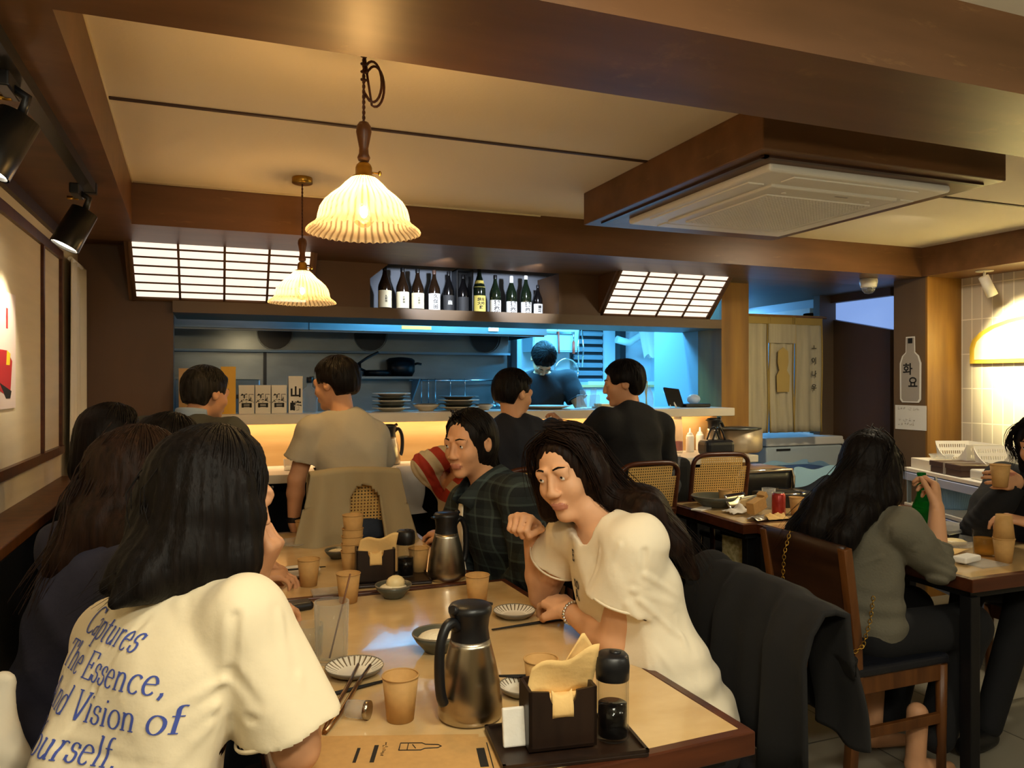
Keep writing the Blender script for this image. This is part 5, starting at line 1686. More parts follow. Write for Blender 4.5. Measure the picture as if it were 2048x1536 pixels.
# cooking line and work table of the kitchen
st = thing('cooking_range', 'long stainless cooking range against the kitchen back wall', 'range', (1.0, 5.95, 0))
MB().bb((-1.38, -.35, 0), (1.38, .33, .88)).build('cabinet', 'kitsteel', st)
MB().bb((-1.38, -.36, .88), (1.38, .34, .90)).build('top_plate', 'kitsteel', st)
wt = thing('prep_counter', 'steel kitchen prep counter directly behind the raised ledge', 'counter', (1.5, 4.86, 0))
MB().bb((-1.7, -.2, 0), (1.75, .2, 1.0)).build('cabinet', 'kitsteel', wt)
MB().bb((-1.7, -.2, 1.0), (1.75, .2, 1.02)).build('top_plate', 'kitsteel', wt)
eq = thing('steel_cabinet', 'grey steel kitchen machine behind the yellow carton', 'kitchen machine', (.10, 5.2, 1.02))
MB().bb((-.33, -.12, 0), (.16, .16, .42)).build('case', 'kitgrey', eq, .006)
MB().bb((-.33, -.14, .42), (.17, .17, .435)).build('lid', 'kitsteel', eq)
MB().bb((.02, -.15, .30), (.11, -.13, .325)).build('handle', 'black', eq)
# right side of the kitchen
t = thing('hanging_cabinet', 'pale upper cabinet with utensils in the right of the kitchen', 'cabinet', (2.95, 6.4, 1.70))
MB().bb((-.30, -.05, 0), (.16, .2, .5)).build('case', 'bluew', t)
MB().bb((-.29, -.06, .012), (-.07, -.05, .5)).build('door', 'bluew', t)
MB().bb((-.06, -.06, .012), (.15, -.05, .5)).build('door', 'bluew', t)
MB().bb((-.2, -.085, .16), (.1, -.06, .18)).build('hook_rail', 'chrome', t)
def hang(name, label, x, parts_):
    t = thing(name, label, 'kitchen tool', (x, 6.30, 1.88), 0, 'utensils under the kitchen cabinet')
    for nm, mb, m_ in parts_:
        mb.build(nm, m_, t)
    return t
hang('sieve', 'round wire sieve with red handle in the kitchen', 2.90, [('handle', MB().tube([(-.02, 0, 0), (-.015, 0, -.20)], .008, 8), 'orange'), ('hoop', MB().tube([(.05 + .115 * math.cos(a), -.02, -.36 + .115 * math.sin(a)) for a in np.linspace(0, 6.283, 32)], .008, 8), 'chrome'), ('mesh_bowl', MB().lathe([(.113, 0), (.09, .03), (.05, .05), (0, .055)], (0, 0, 0), 24), 'glassw')])
for o_ in list(bpy.data.objects):
    if o_.name.startswith('mesh_bowl'):
        o_.location = (.05, 0, -.36); o_.rotation_euler = (math.radians(-90), 0, 0)
hang('spatula', 'kitchen spatula with short red grip', 3.03, [('handle', MB().tube([(0, 0, 0), (0, 0, -.09)], .007, 8), 'chrome'), ('grip', MB().tube([(0, 0, -.09), (0, 0, -.2)], .013, 8), 'orange')])
hang('tongs', 'long steel tongs hanging near the red grip', 3.10, [('arm', MB().tube([(-.012, 0, .02), (-.03, 0, -.15), (-.015, 0, -.32)], .007, 8), 'chrome'), ('arm', MB().tube([(.012, 0, .02), (.03, 0, -.15), (.015, 0, -.32)], .007, 8), 'chrome')])
t = thing('louvre_panel', 'dark louvred vent panel in the kitchen corner', 'vent', (3.30, 6.57, 1.30))
lv = MB()
for i in range(11):
    lv.box((0, -.02, .06 + i * .075), (.30, .03, .035), R=Matrix.Rotation(.5, 3, 'X'))
lv.build('slats', 'kitgrey', t)
MB().bb((-.17, 0, 0), (.17, .012, .9)).build('back_plate', 'black', t)
t = thing('drain_pipe', 'pale bent pipe under the kitchen ceiling', 'pipe', (3.75, 6.3, 1.80))
MB().tube([(-.28, 0, .02), (-.15, 0, -.01), (0, 0, .08), (.25, 0, .16)], .035, 12).build('pipe', 'bluew', t)
t = thing('plastic_bag', 'white plastic bag hanging under the kitchen ceiling', 'bag', (3.72, 6.1, 1.98))
MB().cyl((0, 0, -.01), (0, 0, .44), .012).build('hook', 'chrome', t)
MB().grid(lambda u, v: V((( .13 - .07 * v) * math.cos(6.283 * u) * (1 + .1 * math.sin(u * 31)), .07 * math.sin(6.283 * u), -.32 * v + .02 * math.sin(u * 25))), 40, 10).build('film', 'frost', t, weld=True)
t = thing('spiral_hose', 'ribbed hose beside the hanging white bag', 'hose', (4.2, 6.25, 1.8))
MB().tube([(-.06 + .014 * i + .0 * i, .03 * math.cos(i * 1.3), .10 - .010 * i + .03 * math.sin(i * 1.3)) for i in range(40)], .006, 6).build('coil', 'bluew', t)
struct('trim_35', box1((4.02, 6.35, 0), (4.30, 6.6, 2.42)), 'bluew')
struct('trim_36', box1((3.62, 6.5, 0), (3.68, 6.6, 2.42)), 'black')
t = thing('wall_shelf', 'long pale shelf behind the black jacketed customer', 'shelf', (3.85, 6.35, 1.41))
MB().bb((-.75, -.2, -.015), (.55, .2, .015)).build('board', 'bluew', t)
MB().bb((-.75, -.205, -.015), (.55, -.2, .02)).build('edge_strip', 'bluew', t)
t = thing('steel_cabinet', 'low blue lit kitchen cabinet right of the chef', 'cabinet', (3.35, 6.1, 0))
MB().bb((-.6, -.25, 0), (.6, .3, 1.38)).build('case', 'bluew', t, .005)
MB().bb((-.62, -.27, 1.38), (.62, .3, 1.40)).build('top_plate', 'panelwood', t)

# ------------------------------------------------------------------ things on the raised ledge
LZ = 1.25
def carton(label, x, y, w_, d_, h_, m, txt=None, ts=.05, ink='ink', rz=0, line=.85, bold=.0012, tz=.42, name='carton', group=None):
    t = thing(name, label, 'box', (x, y, LZ), rz, group)
    MB().bb((-w_ / 2, -d_ / 2, 0), (w_ / 2, d_ / 2, h_)).build('carton_body', m, t, .001)
    if txt:
        text_obj('lettering', txt, ts, ink, t, (0, -d_ / 2 - .0006, h_ * tz), (1, 0, 0), (0, 0, 1), bold=bold, line=line)
    lid = MB().bb((-w_ / 2 - .0006, -d_ / 2 - .0006, h_ - .012), (w_ / 2 + .0006, d_ / 2 + .0006, h_ + .0006))
    lid.build('lid_flap', m, t)
    return t
carton('wooden looking carton at the left end of the raised ledge', -.14, 4.50, .085, .085, .245, 'panelwood', '久\n保', .05)
carton('white carton behind the greying man at the bar', -.05, 4.56, .09, .09, .22, 'boxw')
carton('bright yellow carton on the raised ledge', .065, 4.46, .075, .085, .255, 'yellow')
gp = 'white whisky cartons on the raised ledge'
carton('white carton with black calligraphy right beside the yellow one', .158, 4.46, .080, .085, .155, 'boxw', '響', .075, rz=0, bold=.003, group=gp)
carton('white carton with black calligraphy, middle one of three', .243, 4.46, .080, .085, .155, 'boxw', '響', .075, bold=.003, group=gp)
carton('white carton with black calligraphy next to the taller one', .328, 4.46, .080, .085, .155, 'boxw', '響', .075, bold=.003, group=gp)
carton('taller white carton with two large black characters', .415, 4.45, .075, .085, .205, 'boxw', '山\n崎', .062, bold=.0022, tz=.36, line=1.3)
t = thing('liquor_bottle', 'clear square liquor bottle beside the taller white carton', 'bottle', (.50, 4.50, LZ))
MB().lathe([(0, 0), (.042, 0), (.045, .01), (.045, .10), (.035, .13), (.014, .145), (.013, .17), (0, .17)], (0, 0, 0), 20).build('bottle_body', 'glassw', t)
MB().cyl((0, 0, .168), (0, 0, .20), .017).build('cap', 'black', t)

def plate_stack(x, y, n, r, lab, gp_):
    for i in range(n):
        t = thing('plate', '%s, %s' % (lab, ('lowest of the pile', 'second from the bottom', 'third from the bottom', 'fourth from the bottom', 'fifth from the bottom', 'sixth from the bottom')[i] if i < n - 1 else 'topmost of the pile'), 'plate', (x + random.uniform(-.004, .004), y, LZ + i * .021), 0, gp_)
        MB().lathe([(0, .004), (r * .6, .004), (r * .72, .016), (r, .020), (r, .024), (r * .70, .021), (r * .58, .009), (0, .009)], (0, 0, 0), 32).build('dish', 'greencup' if i % 2 else 'ledge', t)
        MB().lathe([(r * .5, 0), (r * .52, .005), (r * .45, .005), (r * .44, 0)], (0, 0, 0), 28).build('foot_ring', 'greencup', t)
plate_stack(.97, 4.49, 5, .112, 'stacked plate in the left pile on the ledge', 'left pile of plates on the ledge')
plate_stack(1.385, 4.49, 4, .125, 'stacked platter in the right pile on the ledge', 'right pile of platters on the ledge')
def bowl(label, x, y, z, r, h, m='ledge', name='bowl', group=None, inner=None):
    t = thing(name, label, 'bowl', (x, y, z), 0, group)
    MB().lathe([(0, .006), (r * .45, .004), (r * .5, .0), (r * .55, .006), (r * .85, h * .6), (r, h), (r * .96, h), (r * .80, h * .62), (r * .45, .012), (0, .011)], (0, 0, 0), 32).build('dish', m, t)
    MB().lathe([(r * .955, h - .001), (r * .98, h + .003), (r * 1.005, h - .001)], (0, 0, 0), 32).build('rim', 'plateedge', t)
    return t
bowl('pale shallow bowl between the two plate piles', 1.18, 4.49, LZ, .085, .040)
bowl('small pale bowl right of the platters, before the navy jacket', 1.56, 4.52, LZ, .06, .035)
t = thing('serving_dish', 'long pale serving dish on the ledge near the chef', 'dish', (1.98, 4.52, LZ))
MB().lathe([(0, .004), (.10, .004), (.15, .016), (.165, .022), (.15, .020), (.10, .010), (0, .010)], (0, 0, 0), 32).build('dish', 'ledge', t)
t = thing('glass_holder', 'clear plastic box of drinking straws and glasses on the ledge', 'holder', (2.28, 4.54, LZ))
MB().bb((-.06, -.04, 0), (.08, .04, .09)).build('tub', 'glassw', t, .008)
MB().cyl((-.02, 0, .01), (-.03, 0, .12), .02).cyl((.04, 0, .01), (.05, 0, .13), .02).build('glasses', 'glassw', t)
t = thing('tray', 'pale tray with slices beside the black jacket on the ledge', 'tray', (2.42, 4.50, LZ))
MB().bb((-.09, -.07, 0), (.09, .07, .012)).build('base', 'ledge', t, .004)
MB().bb((-.08, -.05, .012), (.08, .06, .032)).build('slices', 'garlic', t, .006)
t = thing('glass_jug', 'clear glass jug with pale straws, right of the black jacket', 'jug', (2.72, 4.53, LZ))
MB().lathe([(0, 0), (.05, 0), (.052, .06), (.045, .10), (.03, .13), (.028, .15)], (0, 0, 0), 20).build('vessel', 'glassw', t)
MB().tube([(0, 0, .01), (.01, .0, .18)], .004, 6).tube([(.01, 0, .01), (-.012, .0, .17)], .004, 6).build('straws', 'labelg', t)
t = thing('tablet', 'dark tablet leaning on a stand at the right end of the ledge', 'tablet', (2.92, 4.50, LZ))
MB().box((0, 0, .068), (.14, .012, .14), R=Matrix.Rotation(-.5, 3, 'X') @ Matrix.Rotation(.2, 3, 'Z')).build('slab', 'black', t, .003)
MB().tube([(-.02, -.06, .004), (.0, .06, .10)], .006, 6).tube([(-.06, -.06, .004), (-.05, .05, .11)], .003, 6).build('stand', 'white', t)
t = thing('tissue_bundle', 'crumpled pale wrap in a dark tray at the ledge end', 'wrap', (3.08, 4.50, LZ))
MB().sphere((0, 0, .055), (.05, .04, .035), 12).build('crumple', 'frost', t)
MB().bb((-.1, -.06, 0), (.1, .06, .025)).build('tray', 'black', t, .006)

# ------------------------------------------------------------------ steel vacuum jugs
def carafe(label, x, y, z, rz, s=1.0):
    t = thing('vacuum_jug', label, 'jug', (x, y, z), rz, 'steel vacuum jugs')
    MB().lathe([(0, 0), (.058, 0), (.0645, .004), (.066, .012), (.065, .03), (.060, .07), (.052, .11), (.043, .145), (.040, .158), (0, .158)], (0, 0, 0), 48).build('steel_body', 'steel', t)
    MB().lathe([(.041, .152), (.0395, .160), (.037, .178), (.0395, .200), (.044, .212), (.0445, .219), (.040, .226), (.02, .229), (0, .230)], (0, 0, 0), 40).build('lid', 'black', t)
    MB().prism([(-.012, 0), (.012, 0), (.009, .02), (-.009, .02)], .006, (-.0, -.040, .218), (1, 0, 0), (0, -1, 0)).build('spout', 'black', t, .002)
    pts = [(0, .036, .186), (0, .052, .200), (0, .070, .192), (0, .083, .160), (0, .086, .115), (0, .082, .07), (0, .074, .048)]
    hb = MB()
    P_ = [V(p) for p in pts]
    sm = []
    for i in range(len(P_) - 1):
        for k in range(4):
            tt = k / 4
            p0 = P_[max(i - 1, 0)]; p1 = P_[i]; p2 = P_[i + 1]; p3 = P_[min(i + 2, len(P_) - 1)]
            sm.append(.5 * ((2 * p1) + (p2 - p0) * tt + (2 * p0 - 5 * p1 + 4 * p2 - p3) * tt ** 2 + (3 * p1 - p0 - 3 * p2 + p3) * tt ** 3))
    sm.append(P_[-1])
    hb.tube(sm, .0105, 10)
    hb.build('handle', 'black', t)
    MB().tube([(0, .030, .214), (0, .045, .222), (0, .052, .226)], .009, 8).build('thumb_lever', 'black', t)
    return t
TZ = .7455
cf = carafe('steel vacuum jug with black lid on the nearest table, handle to the left', .481, 1.482, TZ, math.radians(118))
dup(cf, (.742, 2.55, TZ), math.radians(-70), 'steel vacuum jug with black lid standing on the farther pale table')
dup(cf, (.92, 4.33, .955), math.radians(-75), 'steel vacuum jug on the bar behind the grey t-shirt')
dup(cf, (3.10, 4.30, .955), math.radians(-85), 'steel vacuum jug at the right end of the bar by the pot')

# ------------------------------------------------------------------ cups
def cup(label, x, y, z, r=.0365, h=.088, rz=0, group='kraft paper cups', tilt=None):
    t = thing('paper_cup', label, 'cup', (x, y, z), rz, group)
    rb = r * .72
    MB().lathe([(0, .004), (rb, .004), (rb, 0), (rb * 1.02, 0), (r, h), (r * .965, h), (rb * .97, .007), (0, .007)], (0, 0, 0), 36).build('cup_body', 'kraft', t)
    MB().tube([(r * math.cos(a), r * math.sin(a), h) for a in np.linspace(0, 2 * math.pi, 37)], .0017, 8, caps=False).build('rim', 'kraft', t)
    return t
c0 = cup('kraft paper cup in front of the steel jug, nearest the viewer', .346, 1.518, TZ)
for (x, y, z, lb) in ((.645, 1.50, TZ, 'kraft paper cup behind the napkin holder nearest the viewer'),
                      (.381, 2.385, TZ, 'kraft paper cup by the glass tumbler, before the far napkin holder'),
                      (.745, 2.223, TZ, 'kraft paper cup just behind the nearest steel jug lid'),
                      (.289, 2.625, TZ, 'kraft paper cup on the far table beside chopsticks plate'),
                      (.351, 3.362, TZ, 'kraft paper cup at the far end of the far table'),
                      (.672, 2.66, TZ, 'kraft paper cup between soy bottle and far steel jug'),
                      (2.60, 3.50, TZ, 'kraft paper cup beside the dark bowl on the right rear table'),
                      (2.77, 3.14, TZ, 'tall kraft paper cup against the long haired diner'),
                      (2.765, 2.03, TZ, 'lower kraft paper cup of the pair stacked at right')):
    dup(c0, (x, y, z), random.uniform(0, 6), lb)
u = dup(c0, (2.765, 2.03, TZ + .186), 0, 'upturned kraft paper cup on top of the stacked pair at right')
u.rotation_euler = (math.pi, 0, 0)
u.location.z = TZ + .088 + .09
for i in range(5):
    dup(c0, (.442 + .0015 * i, 2.70, TZ + .026 * i if i < 4 else TZ + .125), i, ('bottom', 'second', 'third', 'fourth', 'uppermost')[i] + ' kraft paper cup of the tall stack behind the far napkin holder', 'stack of kraft paper cups')

# ------------------------------------------------------------------ condiment sets
def napkin_holder(label, x, y, rz):
    t = thing('napkin_holder', label, 'napkin holder', (x, y, TZ + .012), rz)
    w_, d_, h_ = .128, .075, .108
    f = []
    nseg = 12
    for i in range(nseg + 1):
        a = math.pi + math.pi * i / nseg
        f.append((.026 * math.cos(a), h_ - .004 + .034 * math.sin(a)))
    poly = [(-w_ / 2, 0), (w_ / 2, 0), (w_ / 2, h_)] + [(x_, z_) for x_, z_ in reversed(f)] + [(-w_ / 2, h_)]
    MB().prism(poly, -.006, (0, -d_ / 2, 0), (1, 0, 0), (0, 0, 1)).build('front_panel', 'holderwood', t)
    MB().bb((-w_ / 2, d_ / 2 - .006, 0), (w_ / 2, d_ / 2, h_)).bb((-w_ / 2, -d_ / 2, 0), (-w_ / 2 + .006, d_ / 2, h_)).bb((w_ / 2 - .006, -d_ / 2, 0), (w_ / 2, d_ / 2, h_)).bb((-w_ / 2, -d_ / 2, 0), (w_ / 2, d_ / 2, .005)).build('case', 'holderwood', t)
    return t
def napkins(label, x, y, rz, big=True):
    t = thing('napkin_bundle', label, 'napkin', (x, y, TZ + .05), rz)
    MB().box((0, .004, .012), (.105, .040, .07)).build('folded_pile', 'napkin', t, .004)
    n1 = MB().grid(lambda u, v: V((-.060 + .125 * u + .012 * v, -.005 - .006 * v + .010 * math.sin(u * 3 + v * 2), .045 + .052 * v + (.040 * u if big else .02 * u) * v + .006 * math.sin(u * 9))), 14, 6)
    n1.build('pulled_sheet', 'napkin', t, thick=.002)
    MB().grid(lambda u, v: V((-.02 + .040 * u, -.030 - .004 * math.sin(v * 3) - .008 * v, .055 - .035 * v + .0 * u - .012 * (2 * u - 1) ** 2 * (v - .9))), 8, 6).build('tongue_fold', 'napkin', t, thick=.003)
    if big:
        MB().grid(lambda u, v: V((.005 + .06 * u * (1 - .1 * v) + .015 * v, .012 + .004 * math.sin(v * 4), .06 + .095 * v - .085 * abs(u - .65) * v)), 10, 8).build('upright_corner', 'napkin', t, thick=.002)
    return t
def soy_bottle(label, x, y, rz=0):
    t = thing('soy_sauce_bottle', label, 'bottle', (x, y, TZ + .012), rz)
    MB().lathe([(.0, 0), (.028, 0), (.0305, .003), (.0305, .112), (.028, .114), (.0275, .110), (.0275, .006), (0, .006)], (0, 0, 0), 36).build('glass_body', 'glass', t)
    MB().lathe([(0, .0065), (.0268, .0065), (.0268, .064), (0, .064)], (0, 0, 0), 32).build('soy_sauce', 'soy', t)
    def lid(th, j):
        return 1 + .03 * math.cos(4 * th)
    MB().lathe([(.029, .110), (.032, .112), (.033, .135), (.031, .152), (.026, .157), (0, .158)], (0, 0, 0), 36, 0, lid).lathe([(.010, .156), (.012, .1595), (0, .160)], (.008, 0, 0), 16).build('cap', 'black', t)
    return t
def tray(label, x, y, w_, d_, rz):
    t = thing('condiment_tray', label, 'tray', (x, y, TZ), rz)
    MB().bb((-w_ / 2, -d_ / 2, 0), (w_ / 2, d_ / 2, .008)).build('base', 'holderwood', t, .002)
    r_ = MB()
    r_.bb((-w_ / 2, -d_ / 2, .008), (w_ / 2, -d_ / 2 + .006, .014)).bb((-w_ / 2, d_ / 2 - .006, .008), (w_ / 2, d_ / 2, .014)).bb((-w_ / 2, -d_ / 2, .008), (-w_ / 2 + .006, d_ / 2, .014)).bb((w_ / 2 - .006, -d_ / 2, .008), (w_ / 2, d_ / 2, .014))
    r_.build('rim', 'holderwood', t)
    return t
M['holderwood'] = mat('dark_holder_wood', '2a1a10', .4, var=.4, vscale=(30, 30, 4), col2='1c100a')
A7 = math.radians(-8)
tray('dark wooden condiment tray nearest the viewer', .607, 1.303, .27, .165, A7)
napkin_holder('dark napkin holder nearest the viewer, on the near tray', .592, 1.300, A7)
napkins('brown paper napkins sticking up from the nearest holder', .592, 1.303, A7)
soy_bottle('soy sauce bottle with black cap nearest the viewer', .692, 1.272, .3)
t = thing('sugar_packet', 'small white paper packet leaning beside the nearest napkin holder', 'packet', (.512, 1.322, TZ + .009), A7)
MB().box((0, -.012, .036), (.045, .010, .068), R=Matrix.Rotation(-.2, 3, 'X')).build('packet_body', 'tissue', t, .003)
A8 = math.radians(-6)
tray('dark wooden condiment tray on the farther pale table', .555, 2.585, .26, .15, A8)
napkin_holder('dark napkin holder on the farther pale table', .500, 2.575, A8)
napkins('brown paper napkins folded in the farther holder', .500, 2.577, A8, False)
soy_bottle('soy sauce bottle with black cap on the farther table', .607, 2.585, .2)

# ------------------------------------------------------------------ plates, bowls and small things on the two pale tables
def ribbed(label, x, y, r=.062, z=TZ):
    t = thing('ribbed_plate', label, 'plate', (x, y, z), 0, 'ribbed side plates')
    def rf(th, j):
        return 1
    def zf(th, j):
        return .0012 * math.cos(56 * th) if 2 <= j <= 4 else 0
    n = 224
    MB().lathe([(0, .005), (r * .55, .005), (r * .62, .007), (r * .8, .012), (r * .97, .019), (r, .019)], (0, 0, 0), n, 0, rf, zf).build('dish', 'ribplate', t)
    MB().lathe([(r * .985, .0185), (r * 1.0, .0215), (r * 1.015, .0185), (r * .9, .010), (r * .6, .0), (r * .5, .0)], (0, 0, 0), 48).build('rim', 'plateedge', t)
    return t
M['ribplate'] = mat('ribbed_plate_glaze', 'd3ccba', .2, var=.1, vscale=(10, 10, 10))
rN, rL = nodes_of(M['ribplate'])
tc_ = rN.new('ShaderNodeTexCoord'); sx_ = rN.new('ShaderNodeSeparateXYZ'); at_ = rN.new('ShaderNodeMath'); at_.operation = 'ARCTAN2'
rL.new(tc_.outputs['Object'], sx_.inputs[0]); rL.new(sx_.outputs['Y'], at_.inputs[0]); rL.new(sx_.outputs['X'], at_.inputs[1])
mu_ = rN.new('ShaderNodeMath'); mu_.operation = 'MULTIPLY'; mu_.inputs[1].default_value = 28; rL.new(at_.outputs[0], mu_.inputs[0])
si_ = rN.new('ShaderNodeMath'); si_.operation = 'SINE'; rL.new(mu_.outputs[0], si_.inputs[0])
le_ = rN.new('ShaderNodeVectorMath'); le_.operation = 'LENGTH'; rL.new(tc_.outputs['Object'], le_.inputs[0])
g1 = rN.new('ShaderNodeMath'); g1.operation = 'GREATER_THAN'; g1.inputs[1].default_value = .040; rL.new(le_.outputs['Value'], g1.inputs[0])
g2 = rN.new('ShaderNodeMath'); g2.operation = 'GREATER_THAN'; g2.inputs[1].default_value = .55; rL.new(si_.outputs[0], g2.inputs[0])
m3 = rN.new('ShaderNodeMath'); m3.operation = 'MULTIPLY'; rL.new(g1.outputs[0], m3.inputs[0]); rL.new(g2.outputs[0], m3.inputs[1])
mx_ = rN.new('ShaderNodeMix'); mx_.data_type = 'RGBA'; mx_.inputs[6].default_value = srgb('d6cfbe'); mx_.inputs[7].default_value = srgb('6a5c48')
rL.new(m3.outputs[0], mx_.inputs[0]); rL.new(mx_.outputs[2], rN['Principled BSDF'].inputs['Base Color'])
ribbed('ribbed cream plate by the printed shirt, tongs resting on it', .300, 1.790, .066)
ribbed('ribbed cream plate in front of the white shirted diner', .803, 2.062, .060)
ribbed('ribbed cream plate half hidden behind the nearest steel jug', .62, 1.545, .050)
def dipbowl(label, x, y, s=1.0, food='rice'):
    b = bowl(label, x, y, TZ, .058 * s, .040 * s, 'greencup', 'side_bowl', 'dark side bowls')
    f = MB().sphere((0, 0, .026 * s), (.046 * s, .046 * s, .018 * s), 18)
    t = thing('side_dish', 'pale food heaped in the ' + {'rice': 'dark bowl behind the nearest steel jug', 'egg': 'dark bowl before the far napkin holder', 'white': 'dark bowl beyond the cup stack'}[food], 'food', (x, y, TZ))
    f.build('heap', 'rice', t)
    if food == 'egg':
        MB().sphere((.006, -.004, .046), (.030, .026, .024), 16).build('ball', 'garlic', t)
dipbowl('dark side bowl with pale food behind the nearest steel jug', .522, 1.872, 1.12, 'rice')
dipbowl('dark side bowl with round white piece before the far napkin holder', .521, 2.385, 1.0, 'egg')
dipbowl('dark side bowl beyond the paper cup stack', .435, 2.995, .8, 'white')
def chopstick(label, a, b, group='dark chopsticks'):
    a, b = V(a), V(b)
    t = thing('chopsticks', label, 'chopsticks', a, 0, group)
    d = b - a
    side = V((-d.y, d.x, 0)).normalized() * .007
    for s in (-1, 1):
        MB().tube([side * s * .6, d + side * s * .3], .0036, 6, taper=lambda q: 1 - .55 * q).build('stick', 'ink', t)
zc = TZ + .004
chopstick('dark chopsticks before the white shirted diner', (.925, 1.985, zc), (.700, 1.965, zc))
chopstick('dark chopsticks under the plate by the printed shirt', (.200, 1.672, zc), (.385, 1.725, zc))
chopstick('dark chopsticks beside the hidden plate at the nearest jug', (.66, 1.575, zc + .018), (.575, 1.61, zc + .018))
chopstick('dark chopsticks across the plate on the far table', (.18, 2.76, zc + .022), (.37, 2.83, zc + .006))
t = thing('tongs', 'bronze coloured metal tongs resting on the ribbed plate', 'tongs', (.195, 1.500, TZ))
e0, e1 = V((0, 0, .006)), V((.125, .275, .024))
for s in (-1, 1):
    off_ = V((.007 * s, -.004 * s, 0))
    MB().tube([e0, e0.lerp(e1, .25) + off_, e0.lerp(e1, .7) + off_ * 1.2, e1 + off_ * 1.8], .0048, 6, taper=lambda q: 1.1 - .3 * q).build('arm', 'bronze', t)
t = thing('glass_jar', 'small clear glass jar lying beside the tongs', 'jar', (.268, 1.552, TZ))
MB().cyl((-.02, .012, .018), (.012, -.008, .018), .017, .018, 20).build('glass_body', 'glassw', t)
MB().cyl((.012, -.008, .018), (.020, -.013, .018), .0185, .0185, 20).build('lid', 'steel', t)
t = thing('glass_tumbler', 'tall clear glass tumbler with thin stirrer by the printed shirt', 'glass', (.262, 1.892, TZ))
MB().lathe([(0, .0), (.036, 0), (.038, .004), (.042, .145), (.040, .145), (.036, .012), (0, .010)], (0, 0, 0), 36).build('vessel', 'glassc', t)
MB().tube([(-.006, -.01, .012), (.040, -.03, .215)], .0022, 6).build('stirrer', 'chairwood', t)
t = thing('ice_glass', 'short clear glass half hidden by the printed shirt sleeve', 'glass', (.215, 1.96, TZ))
MB().lathe([(0, .0), (.032, 0), (.034, .004), (.036, .075), (.034, .075), (.031, .01), (0, .008)], (0, 0, 0), 32).build('vessel', 'glassc', t)
t = thing('key_case', 'small black rounded case by the printed shirt', 'case', (.225, 2.36, TZ), .2)
MB().bb((-.045, -.03, 0), (.045, .03, .024)).build('shell', 'black', t, .010, 3)
t = thing('glass_plate', 'small clear square dish between the two kraft cups', 'dish', (.335, 2.475 + .03, TZ))
MB().bb((-.05, -.035, 0), (.05, .035, .012)).build('dish', 'glassw', t, .005)
for (x, y, lb) in ((.27, 2.785, 'grey oval plate under the chopsticks on the far table'), (.315, 3.30, 'clear plate by the far left kraft cup')):
    t = thing('side_plate', lb, 'plate', (x, y, TZ))
    MB().lathe([(0, .005), (.05, .005), (.075, .016), (.078, .017), (.06, .004), (0, .0)], (0, 0, 0), 32).build('dish', 'plate' if y < 3 else 'glassw', t)
t = thing('smartphone', 'black smartphone lying at the far end of the far table', 'phone', (.725, 3.46, TZ), math.radians(-75))
MB().bb((-.036, -.075, 0), (.036, .075, .009)).build('case', 'black', t, .004)
MB().bb((-.033, -.071, .009), (.033, .071, .0095)).build('screen', 'glass', t)
t = thing('menu_card', 'dark slim card next to the black smartphone', 'card', (.675, 3.30, TZ), math.radians(-70))
MB().bb((-.02, -.085, 0), (.02, .085, .006)).build('card', 'black', t, .001)
t = thing('tissue_clump', 'white crumpled tissue at the far end of the far table', 'tissue', (.46, 3.50, TZ))
MB().grid(lambda u, v: V((-.08 + .16 * u, -.035 + .07 * v, .008 + .018 * abs(math.sin(u * 7 + v * 3)) + .012 * math.sin(v * 6 + u * 2) ** 2)), 24, 12).build('sheet', 'tissue', t, thick=.002)

# kraft menu sheet on the near edge of the nearest table
mn = thing('paper_menu', 'kraft brown printed menu sheet on the near edge of the nearest table', 'menu', (.168, 1.502, TZ), math.radians(-19.3))
MB().bb((0, -.26, 0), (.32, 0, .0015)).build('sheet', 'kraft', mn)
pk = MB()
pk.bb((.128, -.105, .0016), (.136, -.04, .0018)).bb((.098, -.105, .0016), (.104, -.05, .0018))
pk.build('printed_bars', 'ink', mn)
ol = MB()
bp_ = [(.175, -.062), (.215, -.062), (.222, -.056), (.246, -.054), (.252, -.048), (.246, -.042), (.222, -.040), (.215, -.034), (.175, -.034), (.175, -.062)]
ol.tube([(x, y, .0018) for x, y in bp_], .0012, 4)
ol.tube([(.19, -.062, .0018), (.19, -.034, .0018)], .001, 4).tube([(.205, -.055, .0018), (.198, -.04, .0018)], .001, 4)
ol.build('bottle_drawing', 'ink', mn)
sm_ = MB()
scribble(sm_, (.152, -.03, .0014), (0, -1, 0), (1, 0, 0), .07, .012, 1, 5, .008, .0006)
sm_.build('lettering', 'ink', mn)
m2 = thing('paper_menu', 'kraft printed card tucked under the near condiment tray', 'menu', (.46, 1.33, TZ), math.radians(-12))
MB().bb((-.02, -.14, 0), (.10, .055, .0012)).build('sheet', 'kraft', m2)
MB().bb((-.015, -.06, .0013), (.0, .01, .0016)).bb((.006, -.08, .0013), (.008, .03, .0016)).build('printed_bars', 'ink', m2)

